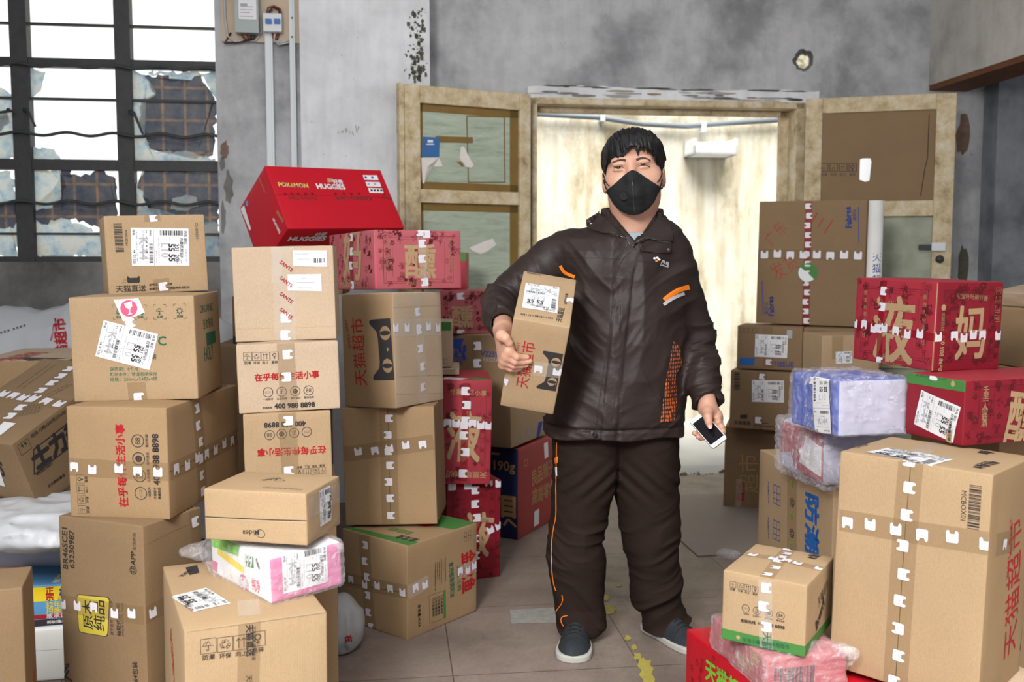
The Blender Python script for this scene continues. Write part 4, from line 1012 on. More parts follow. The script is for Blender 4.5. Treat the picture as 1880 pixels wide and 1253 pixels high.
b.line('left', (632, 1070), (748, 1090), .0016, 'seam'); b.tape('front', (749, 1088), (786, 1068), .05, ts=[.35, .8], tab=.028, mt='tape_clear'); b.tape('front', (840, 1052), (875, 1038), .05, ts=[.1, .5, .85], tab=.028, mt='tape_clear')
b.txt('front', '金龙鱼', (848.5, 1016), (849.5, 1090), 'ink_red', .05, 1.6); b.txt('front', '食用植物调和油', (823.5, 1034), (826, 1098), 'ink_green', .03, 1.4); b.txt('front', '黄金比例', (838, 1040), (839, 1085), 'leaf_green', .02)
for i, (y0, y1) in enumerate(((1024, 1067), (1026, 1050), (1028, 1072), (1030, 1066), (1032, 1064), (1033, 1085))): b.txt('front', '产品名称配料质量等级原料产地', (815 - 3.6 * i, y0), (815.5 - 3.6 * i, y1), 'ink_black', .01)
b.poly('front', [(813, 1084), (817, 1083), (818.5, 1134), (814, 1136)], 'leaf_green')
P = [(787, 1094), (813, 1085), (814, 1136), (788, 1145)]
for i in range(4): b.line('front', P[i], P[(i + 1) % 4], .001, 'ink_black')
for i in range(4): b.txt('front', '项目能量脂肪', (808 - 5 * i, 1093 + 2 * i), (808.5 - 5 * i, 1128 + 2 * i), 'ink_black', .01)
b.txt('front', '净含量:4LX4', (766.5, 1111), (767.7, 1152), bold=.03)
for i in range(2):
    for j in range(2): c = b.uv('front', (854 + 8 * i, 982 + 9 * j - 3 * i)); b.outline('front', c, .013, .017, 'ink_black', .0009)
def tq(b, pts, mt, eps=.0006): b.poly('top', pts, mt, eps=eps)
tq(b, [(629, 969.5), (638, 968), (769, 996), (750, 1002.5)], 'leaf_green'); tq(b, [(775, 964), (804, 947), (840, 952.5), (873, 960.5), (833, 973.5)], 'leaf_green')
tq(b, [(765, 967), (790, 960), (806, 961), (795, 968), (778, 970)], 'red_bright', .0011); b.txt('top', '金龙鱼食用', (760, 980), (722, 971), 'leaf_green', .03, 2); b.txt('top', '金龙鱼', (770, 992), (735, 984), 'ink_black', .04, 1.5)
b.done()
# ===== red cartons and others behind the third stack
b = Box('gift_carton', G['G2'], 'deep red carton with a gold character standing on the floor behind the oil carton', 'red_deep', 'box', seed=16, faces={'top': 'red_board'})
b.festive('front', '液', (845, 1012), (897, 1015), 1.45, seed=5, side=False); b.tape('front', (873, 894), (873, 1052), .03, ts=[.04, .2, .36, .6, .8], tab=.034, mt='tape_red')
b.tape('front', (825, 893), (921, 886), .03, ts=[.05, .35, .75, .95], tab=.034, mt='tape_red'); b.tape('front', (895, 975), (920, 963), .03, ts=[.2, .8], tab=.03, mt='tape_red')
tq(b, [(812, 886), (860, 880), (880, 884), (836, 889)], 'leaf_green'); b.done()
b = Box('gift_carton', G['G1'], 'tall red carton with a big gold character and cross of tape, above another red carton', 'red_board', 'box', seed=17, faces={'top': 'red_board'})
b.festive('front', '液', (820, 838), (880, 840), 1.55, seed=6, side=False); b.tape('front', (857, 704), (850, 884), .03, ts=[.08, .22, .38, .53, .70, .92], tab=.034, mt='tape_red')
b.tape('front', (799, 777), (905, 781), .03, tabs=7, tab=.032, mt='tape_red'); b.txt('front', '在家生活小事', (826, 723), (893, 727), 'gold_dim', .03); b.txt('front', '天猫超市快乐', (893, 868), (815, 866), 'gold_dim', .03)
tq(b, [(860, 693), (906, 702), (900, 706), (870, 698)], 'leaf_green'); b.poly('top', [(818, 694), (862, 696), (850, 701), (812, 700)], 'label_white', 'address_label', .0013)
b.done()
b = Box(CB, (-.40, 4.06, .8345, .36, .26, .026, 3, 0, 0), 'thin flat beige carton lying on the tall red carton, under the green-topped one', 'kraft_pale', seed=18, bulge=0); b.done()
b = Box(CB, (-.42, 4.08, .8625, .34, .22, .186, 2, 0, 0), 'beige carton with green top band between the cat-head carton and the tissue carton', 'kraft_pale', seed=19)
b.poly('front', [(0, .150), (.34, .150), (.34, .186), (0, .186)], 'leaf_green', px=False)
for i in range(2): b.outline('front', (.30 + .016 * i, .025), .013, .018, 'ink_black', .0009)
b.done()
b = Box('snack_carton', G['K1'], 'carton with a red side and a navy side printed 190g, on the floor', 'rose_board', 'box', seed=20, faces={'left': 'navy_board', 'top': 'rose_board'})
b.txt('left', '190g', (907.5, 862), (945, 866), 'gold_dim', .03); b.txt('front', '良品铺子', (975.6, 891), (1016, 866), 'gold_dim', .03, 1.3); b.txt('front', '高端零食', (975.6, 926.5), (1017, 905), 'gold_dim', .03, 1.3)
b.txt('left', '目', (922, 945), (946, 948), 'gold_dim', .07, 1.1); b.line('left', (925, 965), (933, 954), .012, 'gold_dim'); b.line('left', (933, 954), (948, 968), .012, 'gold_dim'); b.line('left', (903, 833), (917, 834), .01, 'gold_dim')
b.poly('front', [(998, 815), (1005, 811), (1006, 840), (999, 844)], 'mustard', eps=.0008) if False else b.poly('front', [(998, 815), (1005, 811), (1006, 839), (999, 843)], 'label_white', 'packing_tape', .0012)
c = b.uv('front', (965, 850)); b.outline('front', c, .03, .03, 'gold_dim', .004); b.poly('front', [(980, 940), (989, 934), (989, 962), (980, 968)], 'label_white', 'packing_tape', .0012)
b.done()
b = Box('tissue_carton', G['K2'], 'tall brown tissue carton with dark blue logo, on top of the red and navy carton', 'kraft_mid', 'box', seed=21, faces={'left': 'kraft_dark'})
b.txt('left', 'Vinda', (828, 660), (856, 662), 'ink_blue', .02, shear=.3); b.txt('left', '维达', (836, 668), (850, 669), 'ink_blue', .02); b.txt('left', 'V2239', (883, 654), (915, 656), 'ink_blue', .03); b.txt('left', '1A01224', (884, 663), (914, 665), 'ink_grey', .0)
for i, (x, y) in enumerate(((838, 650), (845, 643), (853, 640), (851, 652))): b.disc('left', b.uv('left', (x, y)), .018, 'ink_blue', sx=.5)
b.poly('left', [(828, 622), (852, 622), (846, 638), (838, 642), (828, 636)], 'ink_blue')
b.tape('left', (874, 618), (884, 735), .05, ts=[.15, .42, .78], tab=.04, mt='tape')
for y in (683, 692): b.line('left', (842, y), (870, y + 1), .005, 'ink_black')
for i in range(3): b.ring('front', b.uv('front', (953 + 12 * i, 800 - 5 * i)), .028, .031, 'ink_grey', sx=1.5); b.ring('front', b.uv('front', (953 + 12 * i, 800 - 5 * i)), .018, .020, 'ink_grey', sx=1.5)
b.poly('front', [(988, 776), (996, 773), (990, 806), (984, 808)], 'ink_blue')
b.done()
b = Box('gift_carton', G['H1'], 'rose red carton with a framed gold character, half behind the sleeve, on the tissue carton', 'pink_board', 'box', seed=22)
b.festive('front', '醺', (829, 597), (868, 598), 1.0, seed=8); b.tape('front', (845, 537), (846, 549), .04, ts=[.6], tab=.032, mt='tape_clear'); b.tape('front', (846, 606), (846, 616), .04, ts=[.6], tab=.032, mt='tape_clear')
b.done()
b = Box('gift_carton', (-.345, 4.78, 1.161, .26, .24, .175, 0, 0, 0), 'red carton with green top band before the painted door leaf, behind the pink one', 'red_board', 'box', seed=23)
b.poly('front', [(0, .135), (.26, .135), (.26, .175), (0, .175)], 'leaf_green', px=False)
b.done()
# boxes seen in the gap between the first two stacks
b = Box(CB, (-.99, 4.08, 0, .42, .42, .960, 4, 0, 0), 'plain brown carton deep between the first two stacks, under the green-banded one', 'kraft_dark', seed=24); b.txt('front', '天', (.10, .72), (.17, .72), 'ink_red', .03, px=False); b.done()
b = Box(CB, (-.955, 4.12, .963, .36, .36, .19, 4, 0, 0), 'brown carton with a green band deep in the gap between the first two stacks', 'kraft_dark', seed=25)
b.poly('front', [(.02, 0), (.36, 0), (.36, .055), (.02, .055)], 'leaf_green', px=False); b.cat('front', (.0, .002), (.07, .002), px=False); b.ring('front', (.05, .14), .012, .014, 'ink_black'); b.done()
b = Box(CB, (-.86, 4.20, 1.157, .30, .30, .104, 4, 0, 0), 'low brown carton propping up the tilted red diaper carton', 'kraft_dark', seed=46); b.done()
# ===== far left
b = Box('chocolate_carton', G['W1'], 'brown chocolate carton tipped on its edge at the left, thick black characters on its side', 'kraft_dark', 'box', seed=26)
c0 = lambda *p: b.uv('right', p)
b.txt('right', '士力架', (66, 862), (153, 795), 'ink_black', .08, 1.05)
q = [b.uv('right', p) for p in ((62, 872), (160, 795), (156, 752), (61, 826))]
for i in range(4): b.line('right', q[i], q[(i + 1) % 4], .004, 'ink_black', px=False)
b.txt('right', '规格:12格x500克(23x20)', (58, 805), (120, 757), bold=.01); b.txt('right', '花生夹心巧克力', (67, 874), (95, 853), bold=.03); b.txt('right', '此日期前最佳', (89, 896), (119, 874), bold=.02)
b.icons('right', [(45, 820)] * 1 + [(45.5, 819.6)], .03, caps=False) if False else b.outline('right', b.uv('right', (45, 821)), .042, .036, 'ink_black', .0012); b.txt('right', '↑↑', (40, 825), (50, 817), bold=.03, sy=1.2)
b.tape('top', (0, 738), (128, 674), .05, mt='tape') if False else None
b.tape('top', (-12, 792), (136, 672), .055, ts=[.2, .32, .44, .58, .70, .82, .94], tab=.034); b.tape('top', (0, 724), (128, 745), .055, ts=[.05, .2, .36, .5, .68, .86], tab=.036)
for k in range(2): b.txt('top', '▪▪▪ ▪▪▪▪▪ ▪▪ ▪▪▪▪▪▪ ▪▪▪▪', (33 + 10 * k, 714 + 1 * k), (93 + 10 * k, 671 + 1 * k), bold=.0)
for k in range(2): b.txt('top', '▪▪▪ ▪▪▪▪ ▪▪▪▪', (84 + 7 * k, 729 + 2 * k), (126 + 7 * k, 708 + 0 * k), bold=.0)
for i in range(6):
    b.line('top', (33 + 7.5 * i, 766 - 3 * i * .5), (50 + 5 * i, 745 - .6 * i), .0012, 'ink_black'); b.line('top', (33 + 3 * i, 766 - 3.6 * i), (70 + 2.2 * i, 759 - 2.6 * i), .0012, 'ink_black')
b.poly('top', [(-20, 800), (8, 776), (30, 779), (2, 800)], 'label_white', 'address_label', .0015)
b.txt('front', 'S', (4, 872), (11, 874), bold=.05, sy=2); b.poly('front', [(-12, 850), (-2, 852), (11, 893), (-12, 886)], 'label_white', 'address_label', .0015); b.txt('front', '独立包装', (2, 915), (30, 920)); b.txt('front', '♥', (0, 940), (10, 940), 'ink_red', .02)
b.done()
b = Box(CB, (-1.87, 3.90, 0, .34, .56, .925, 8, 0, 0), 'beige-topped carton with red lettering and a dark logo behind the tipped chocolate carton', 'kraft', seed=27, faces={'top': 'kraft_pale'})
b.txt('top', '天猫超市', (6, 667), (95, 648), 'ink_red', .0, 1.0); b.cat('top', (25, 680), (126, 658)); b.done()
b = Box('juice_carton', (-1.425, 3.06, .172, .30, .22, .128, 13, 0, 0), 'blue, yellow and red coconut drink carton on a white foam box at the left', 'sky_blue', 'box', seed=28, faces={'front': 'sky_blue', 'top': 'sky_blue'})
F_ = lambda y0, y1, m_: b.poly('front', [(0, y0), (.30, y0), (.30, y1), (0, y1)], m_, px=False)
F_(0, .020, 'ink_black'); F_(.022, .036, 'ink_red'); F_(.078, .122, 'yellow')
b.txt('front', '椰树', (.155, .088), (.225, .088), 'ink_blue', .06, eps=.0012, px=False); b.txt('front', 'COCONUT PALM', (.15, .0795), (.235, .0795), 'ink_blue', .02, eps=.0012, px=False)
b.txt('front', '正', (.115, .10), (.137, .10), 'ink_red', .05, eps=.0012, px=False); b.txt('front', '宗', (.115, .081), (.137, .081), 'ink_red', .05, eps=.0012, px=False); b.txt('front', '牌', (.245, .088), (.270, .088), 'ink_red', .05, eps=.0012, px=False)
b.txt('front', '32年坚持在海南岛', (.115, .058), (.29, .058), 'yellow', .03, px=False); b.txt('front', '用新鲜椰子肉鲜榨', (.115, .039), (.29, .039), 'yellow', .03, px=False)
b.txt('front', '敢承诺不用椰浆不加', (.115, .024), (.29, .024), 'label_white', .03, eps=.0012, px=False, sy=.8); b.txt('front', '椰树集团有限公司出品', (.115, .006), (.26, .006), 'label_white', .01, eps=.0012, px=False, sy=.8)
b.txt('top', '32年坚持在', (.13, .05), (.29, .05), 'yellow', .03, px=False, sy=1.8); b.txt('top', '敢承诺用手工', (.13, .012), (.29, .012), 'label_white', .03, px=False, sy=1.5); b.poly('top', [(.14, .11), (.20, .11), (.20, .14), (.14, .14)], 'ink_red', px=False)
b.done()
b = Box('foam_box', (-1.43, 3.055, 0, .34, .24, .168, 13, 0, 0), 'white foam box on the floor under the blue and yellow drink carton', 'white_board', 'box', seed=29, r=.008)
b.line('front', (0, .10), (.34, .10), .0015, 'ink_pale', px=False); b.done()
b = Box(CB, (-1.40, 2.33, 0, .40, .18, .507, 19, 0, 0), 'brown carton cut by the lower left edge of the view, beside the white foam box', 'kraft_dark', seed=30)
b.txt('top', '品名规格产地', (0, 1049), (24, 1046), bold=.03) if False else None
b.line('right', (.0, .17), (.18, .20), .016, 'ink_red', px=False) if False else None
b.poly('front', [(.28, .0), (.40, .0), (.40, .10), (.28, .08)], 'leaf_green', px=False); b.poly('right', [(.02, .20), (.15, .24), (.15, .25), (.02, .22)], 'ink_red', px=False)
b.done()
# ===== right side by the door
b = Box(CB, G['R1'], 'big square brown carton with a round green sticker, highest of the stack beside the doorway', 'kraft_dark', seed=31)
b.tape('front', (1485, 370), (1479, 598), .035, tabs=13, tab=.030, mt='tape_red'); b.tape('front', (1392, 467), (1588, 469.5), .05, tabs=8, tab=.040)
b.txt('front', 'Fabres', (1563.5, 418), (1561.5, 380), 'ink_blue', .05); b.txt('front', '法贝儿', (1572, 405), (1571, 384), 'ink_blue', .02); b.line('front', (1577, 445), (1576, 380), .004, 'ink_blue')
b.txt('front', 'Fabres', (1421, 580), (1419.5, 545), 'ink_blue', .05); b.txt('front', '法贝儿', (1410, 578), (1409, 555), 'ink_blue', .02); b.line('front', (1401, 578), (1399, 516), .004, 'ink_blue')
for t, p, q in (('广东', (1418, 452), (1446, 420)), ('三', (1514, 430), (1530, 405)), ('发货', (1425, 515), (1470, 488))): b.txt('front', t, p, q, 'ink_red', -.02, 1.3)
c = b.uv('front', (1483, 501)); b.disc('front', c, .050, 'leaf_green', 'round_sticker', .0016); b.put('front', [(c.x + .046 * math.cos(t), c.y + .046 * math.sin(t)) for t in np.linspace(math.pi * .8, math.pi * 1.75, 18)] + [(c.x - .0, c.y + .0)], [list(range(19))], 'label_white', 'round_sticker', .0022)
b.done()
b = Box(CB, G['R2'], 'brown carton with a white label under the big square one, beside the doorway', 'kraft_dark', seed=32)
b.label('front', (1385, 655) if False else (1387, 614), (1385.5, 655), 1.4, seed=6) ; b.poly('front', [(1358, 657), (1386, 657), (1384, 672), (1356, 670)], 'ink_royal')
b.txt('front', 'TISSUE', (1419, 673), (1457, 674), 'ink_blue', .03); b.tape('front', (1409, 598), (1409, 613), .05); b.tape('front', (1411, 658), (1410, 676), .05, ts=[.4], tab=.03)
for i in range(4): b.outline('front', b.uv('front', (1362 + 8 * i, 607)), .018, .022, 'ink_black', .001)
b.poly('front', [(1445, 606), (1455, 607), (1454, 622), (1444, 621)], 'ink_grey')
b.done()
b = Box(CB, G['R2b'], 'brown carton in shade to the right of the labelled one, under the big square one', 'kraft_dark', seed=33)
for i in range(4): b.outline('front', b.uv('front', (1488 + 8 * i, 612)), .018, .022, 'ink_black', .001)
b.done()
b = Box(CB, G['R3'], 'brown carton with barcode and small cat emblem, second from the floor by the doorway', 'kraft_dark', seed=34)
b.label('front', (1380.5, 698), (1380.5, 738), 1.42, seed=7); b.bars('front', (1348, 684), (1348, 716), .028, n=16); b.poly('front', [(1359, 762), (1372, 761), (1372, 769), (1359, 769)], 'ink_black')
b.txt('front', '天猫直送', (1348, 779), (1378, 780), bold=.03); b.line('front', (1384, 775), (1410, 778), .004, 'ink_black'); b.line('front', (1384, 781), (1428, 785), .004, 'ink_black')
b.tape('front', (1400, 680), (1398, 697), .05, ts=[.7], tab=.03); b.tape('front', (1392, 764), (1391, 790), .05, ts=[.3], tab=.034)
b.done()
b = Box(CB, G['R4'], 'lowest brown carton of the stack beside the doorway, standing on the floor', 'kraft_dark', seed=35)
b.tape('front', (1357, 880), (1355, 932), .03, mt='tape_clear'); b.txt('front', '天猫', (1352, 886), (1351, 920), 'ink_red', .03); b.txt('front', '超市', (1390, 905), (1388, 835), 'gold_dim', -.01); b.done()
e_ = empty('mailing_tube', label='tall white cardboard tube with blue lettering standing behind the big square carton', cat='tube'); tp = at(1606, 369, 4.95)
a = Acc(); tubev(a, [(tp.x, tp.y, 0), (tp.x, tp.y, tp.z)], .044, 'white_board', 24, True); a.build('tube_body', e_)
a = Acc()
for i, ch in enumerate('天猫超市'):
    vs, fs = text2d(ch); s_ = .045; a.add([(tp.x + .045 * math.sin(.1 + (u - .5) * s_ / .045), tp.y - .045 * math.cos(.1 + (u - .5) * s_ / .045), tp.z - .30 - i * .055 + v * s_) for u, v in vs], fs, 'ink_blue')
a.build('tube_print', e_)
b = Box(CB, (1.485, 4.42, 0, .26, .24, .968, 3, 0, 0), 'pale carton with a small white label, between the doorway stack and the topmost red carton', 'kraft_mid', seed=48)
b.label('front', (1534, 646), (1534, 668), 1.4, seed=14); b.tape('front', (1538, 617), (1537, 660), .05); b.done()
# ===== right foreground
b = Box(CB, G['R9'], 'large brown carton with barcode and a cross of white-tabbed tape, right foreground', 'kraft_mid', seed=36, faces={'right': 'kraft'}, bulge=.005)  # right side in darker board, its shade painted in
b.bars('front', (1781, 890), (1776, 971), .026, n=24, seed=4); b.txt('front', 'MCBOX01', (1766, 901), (1764, 955.5), bold=.0)
b.tape('front', (1672.5, 845), (1644, 1258), .06, ts=[.005, .12, .24, .375, .50, .62, .745, .865, .985], tab=.029, seam=True); b.tape('front', (1541, 955), (1826, 1001), .055, ts=[.06, .22, .395, .565, .75, .95], tab=.029)
b.label('top', (1751, 848), (1630, 825), .55, seed=8); b.tape('top', (1668, 848), (1720, 815), .05, mt='tape_clear', ts=[.04], tab=.034)
b.txt('top', '天猫直送', (1830, 836), (1812, 829), bold=.03); b.poly('top', [(1800, 829), (1822, 832), (1812, 838), (1794, 834)], 'ink_black'); b.txt('top', 'MCBOX01', (1800, 858), (1822, 851), bold=.01, sy=1.4); b.bars('top', (1800, 862), (1838, 852), .020, n=14); b.txt('top', 'CS-0204', (1573, 824), (1597, 818), sy=1.3)
b.tape('right', (1827, 1001), (1860, 990), .055, ts=[.4], tab=.026)
b.txt('right', '天猫超市', (1861, 1192), (1872, 945), 'ink_red', 0, 1.3); b.txt('right', 'TMALL MART', (1848, 1062), (1855, 950), 'ink_red', -.01); b.cat('right', (1900, 1165), (1908, 960))
b.done()
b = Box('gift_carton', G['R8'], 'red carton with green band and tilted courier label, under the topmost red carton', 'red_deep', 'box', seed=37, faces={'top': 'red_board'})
W_, H_ = b.d, b.h
b.poly('left', [(0, H_ * .83), (W_, H_ * .83), (W_, H_), (0, H_)], 'leaf_green', px=False); b.txt('left', '可口清新飞跃绿坚果', (1738, 692), (1682, 684), 'ink_green', .02); b.disc('left', b.uv('left', (1750, 705)), .008, 'gold', sx=.8)
b.label('left', (1693, 716), (1679.5, 779), 1.38, seed=9); b.poly('left', [(1742, 772), (1750, 774), (1747, 815), (1737, 810)], 'gold', 'address_label', .0014); b.bars('left', (1745, 777), (1741, 809), .008, n=14, part='address_label', eps=.002)
b.tape('left', (1717, 682), (1716, 700), .02, ts=[.4], tab=.028, mt='tape_clear')
b.festive('front', '醺', (1842, 803), (1902, 811), 1.15, seed=11, side=True)
b.done()
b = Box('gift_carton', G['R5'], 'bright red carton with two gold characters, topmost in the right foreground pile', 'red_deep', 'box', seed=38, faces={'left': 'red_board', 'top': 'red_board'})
b.festive('left', '液', (1603, 648), (1675, 660), 1.18, seed=13, colm='熬夜颜值都在线'); b.festive('front', '妈', (1752, 652), (1806, 648), 1.35, seed=14, side=False)
b.txt('left', 'YÀN YÈ', (1631, 560), (1657, 562), 'gold', .0); b.txt('left', '2020小事如意', (1620, 671), (1656, 677), 'gold', .02)
b.tape('left', (1567, 594), (1716, 620), .022, ts=[.02, .15, .28, .42, .56, .70, .84], tab=.026, mt='tape_red'); b.tape('left', (1624, 515), (1613, 676), .022, ts=[.12, .3, .55, .92], tab=.026, mt='tape_red')
b.tape('front', (1715, 620), (1838, 614), .022, ts=[.05, .28, .42, .56, .7, .95], tab=.026, mt='tape_red'); b.txt('front', '400 988 8698', (1728, 615), (1722, 682), 'gold', .02); b.txt('front', '客服热线', (1729, 574), (1727, 608), 'gold', .02)
b.icons('front', [(1833, 535), (1832, 551), (1831, 568), (1830, 585)], .018, caps=False, mt='gold_dim'); b.disc('front', b.uv('front', (1732, 565)), .009, 'gold', sx=.9); b.txt('front', '宝宝叶叶睡好香', (1755, 547), (1812, 552), 'gold', .02)
b.line('left', (1722, 520), (1711, 686), .004, 'gold_dim')
b.done()
b = Box(CB, G['R10'], 'brown carton with big blue characters and green-marked tape behind the small green-banded carton', 'kraft_mid', seed=39)
b.txt('left', '防潮', (1482, 906), (1482, 1012), 'ink_royal', .05, 1.0, shear=.0); b.tape('left', (1455, 850), (1456, 1030), .075, mt='tape')
for i, y in enumerate((864, 888, 922, 946, 978, 1000)):
    q = b.uv('left', (1451, y)); b.txt('left', '☺' if i % 2 == 0 else '▲天', (1453, y - 7), (1454, y + 9), 'ink_black' if i % 2 == 0 else 'lime', .03, 1.2, part='packing_tape', eps=.0017)
for y in (890, 955):
    P = [(1421, y), (1433, y + 5), (1433, y + 40), (1420, y + 33)]
    for i in range(4): b.line('left', P[i], P[(i + 1) % 4], .0025, 'ink_blue')
    b.line('left', (1427, y + 3), (1427, y + 37), .003, 'ink_blue'); b.line('left', (1421, y + 14), (1433, y + 19), .0025, 'ink_blue'); b.line('left', (1421, y + 25), (1433, y + 30), .0025, 'ink_blue'); b.txt('left', '产品摆放方式', (1410, y - 6), (1411, y + 35), 'ink_blue', .01)
b.txt('top', '☂♻', (1428, 835), (1452, 834), 'ink_blue', .02)
b.done()
b = Box(CB, G['R11'], 'small brown carton with a green bottom band, on the pink bagged pack at right', 'kraft_mid', seed=40)
W_, H_ = b.w, b.h
b.poly('front', [(0, 0), (W_, 0), (W_, .029), (0, .029)], 'leaf_green', px=False); b.poly('right', [(0, 0), (b.d, 0), (b.d, .029), (0, .029)], 'leaf_green', px=False)
b.icons('front', [(1346, 1074), (1360, 1076.8), (1373, 1079.4), (1387, 1082.6)], .0155, t=.0009); b.rounds('front', [(1369.6, 1117), (1390.3, 1121.4), (1412.5, 1125.7), (1434, 1130)], .020, t) if False else b.rounds('front', [(1369.6, 1117), (1390.3, 1121.4), (1412.5, 1125.7), (1434, 1130)], .020)
b.txt('front', '客服热线', (1360.6, 1142), (1388, 1146), bold=.03); b.txt('front', '400 988 8898', (1392, 1147), (1441, 1156), bold=.04); b.txt('front', '生活小事 随时天猫超市', (1364, 1177.5), (1449.5, 1192), 'ink_green', .03, eps=.0013)
b.disc('front', b.uv('front', (1355.5, 1170.5)), .0052, 'gold', eps=.0013)
b.tape('front', (1405, 1066), (1407, 1198), .034, ts=[.10, .36, .64], tab=.026, mt='tape_clear'); b.tape('top', (1405, 1064), (1451.5, 1007), .036, ts=[.12, .32, .5, .64, .78, .93], tab=.024); b.tape('top', (1367, 1018), (1516, 1047), .034, ts=[.1, .37, .53, .66, .93], tab=.024)
b.txt('front', '天猫', (1402, 1159), (1402, 1195), 'ink_green', .0, eps=.0013); b.bars('top', (1497, 1029), (1509, 1021), .022, n=9); b.txt('top', 'MC02', (1489, 1023), (1497, 1017), bold=.01)
b.txt('right', '天猫超市', (1500, 1115), (1518, 1075), 'ink_black', 0, 1.2); b.cat('right', (1497, 1160), (1512, 1110))
b.done()
b = Box('gift_carton', (.684 + .05, 2.55, 0, .34, .50, .238, 16, 0, 0), 'bright red carton with green characters on the floor, lowest in the right foreground', 'red_bright', 'box', seed=41)
b.festive('left', '', (1300, 1240), (1340, 1280), seed=15, frame=False, side=False) if False else None
b.txt('left', '天猫超市', (1297, 1244), (1383, 1310), 'lime', .04)
rr2 = random.Random(9)
for i in range(30):
    u, v = rr2.uniform(.01, .46), rr2.uniform(.02, .22); b.txt('left', rr2.choice('☂☎✈☕♫⚙✿❀☀'), (u, v), (u + .02, v + .004), 'ink_maroon', -.004, px=False)
b.done()
b = Box(CB, (1.12, 2.50, 0, .36, .42, .246, 16, 0, 0), 'beige carton on the floor under the large taped carton, only its corner showing', 'kraft_pale', seed=42); b.done()
b = Box(CB, (1.47, 3.00, 0, .28, .34, .808, 22, 0, 0), 'tall plain brown carton behind the large taped one, carrying the red cartons', 'kraft', seed=47); b.done()
# far right edge
b = Box(CB, (1.885, 3.42, .932, .34, .30, .20, 6, 0, 0), 'brown carton with white label and green bottom band at the right edge of the view', 'kraft', seed=43)
b.poly('front', [(0, 0), (.34, 0), (.34, .028), (0, .028)], 'leaf_green', px=False); b.label('front', (.02, .165), (.02, .045), 1.4, seed=12, px=False); b.tape('front', (.09, .2), (.09, .17), .045, px=False, ts=[.5], tab=.025, mt='tape_clear'); b.done()
b = Box(CB, (1.90, 3.43, 0, .40, .36, .929, 4, 0, 0), 'tall plain carton under the labelled one at the right edge of the view', 'kraft', seed=44); b.done()
b = Box(CB, (1.97, 3.44, 1.178, .42, .30, .05, 6, 0, -12), 'tilted beige carton with green lettering lying at the right edge, under the white plastic bag', 'kraft_pale', seed=45)
b.txt('front', '天猫超市', (.03, .01), (.26, .01), 'lime', .03, px=False, sy=.9); b.done()
# ---------------------------------------------------------------- implicit surfaces (for cloth, skin, plastic film)
def surfnet(f, lo, hi, h, B=16, proj=1):
    """surface nets over the zero set of f(P); empty blocks are skipped"""
    lo = np.array(lo, float); hi = np.array(hi, float); nb = np.ceil((hi - lo) / (h * B)).astype(int)
    ij = np.stack(np.meshgrid(*[np.arange(n) for n in nb], indexing='ij'), -1).reshape(-1, 3)
    ctr = lo + (ij + .5) * h * B; dc = f(ctr); rad = h * B * .5 * 1.75 + .012
    act = ij[np.abs(dc) < rad * 1.15]
    N = nb * B + 3; gid = lambda c: ((c[..., 0] + 1) * N[1] + c[..., 1] + 1) * N[2] + c[..., 2] + 1
    loc = np.stack(np.meshgrid(*[np.arange(B + 1)] * 3, indexing='ij'), -1)
    V = []; I = []; Q = []
    off = np.array([[a, b_, c_] for a in (0, 1) for b_ in (0, 1) for c_ in (0, 1)])
    edges = [(i, j) for i in range(8) for j in range(i + 1, 8) if np.abs(off[i] - off[j]).sum() == 1]
    for bl in act:
        g0 = bl * B; P = lo + (g0 + loc) * h; D = f(P.reshape(-1, 3)).reshape(B + 1, B + 1, B + 1); S = D < 0
        if S.all() or not S.any(): continue
        cs = np.stack([D[a:B + a, b_:B + b_, c_:B + c_] for a, b_, c_ in off], -1); ss = cs < 0
        m = ss.any(-1) & ~ss.all(-1); cell = np.argwhere(m)
        if len(cell):
            cv = cs[m]; acc = np.zeros((len(cell), 3)); cnt = np.zeros(len(cell))
            for i, j in edges:
                x = (cv[:, i] < 0) != (cv[:, j] < 0); t = cv[:, i] / np.where(x, cv[:, i] - cv[:, j], 1)
                p = off[i] + (off[j] - off[i]) * t[:, None]; acc += np.where(x[:, None], p, 0); cnt += x
            V.append(lo + (g0 + cell + acc / cnt[:, None]) * h); I.append(gid(g0 + cell))
        for ax in range(3):
            o = np.zeros(3, int); o[ax] = 1
            A_ = S[:B, :B, :B]; B_ = S[o[0]:B + o[0], o[1]:B + o[1], o[2]:B + o[2]]
            e = np.argwhere(A_ != B_)
            if not len(e): continue
            fl = A_[e[:, 0], e[:, 1], e[:, 2]]; u = np.roll(np.array([0, 1, 0]), ax) ; w = np.roll(np.array([0, 0, 1]), ax)
            g = g0 + e; q = np.stack([gid(g - u - w), gid(g - w), gid(g), gid(g - u)], -1)
            q[~fl] = q[~fl][:, ::-1]; Q.append(q)
    V = np.concatenate(V); I = np.concatenate(I); Q = np.concatenate(Q)
    order = np.argsort(I); I = I[order]; V = V[order]
    k = np.searchsorted(I, Q); k = np.clip(k, 0, len(I) - 1); ok = (I[k] == Q).all(1); Q = k[ok]
    for _ in range(proj):
        e = h * .5; g = np.stack([f(V + np.eye(3)[a] * e) - f(V - np.eye(3)[a] * e) for a in range(3)], -1) / (2 * e)
        d = f(V); V = V - np.clip(d, -h, h)[:, None] * g / np.maximum((g * g).sum(1), .25)[:, None]
    return V, Q
def mesh_np(name, V, Q, mt, parent=None, smooth=True):
    me = bpy.data.meshes.new(name); me.from_pydata(V.tolist(), [], Q.tolist()); me.materials.append(MATS[mt])
    me.polygons.foreach_set('use_smooth', [smooth] * len(me.polygons)); me.update()
    o = bpy.data.objects.new(name, me); COL.objects.link(o)
    if parent: o.parent = parent
    return o
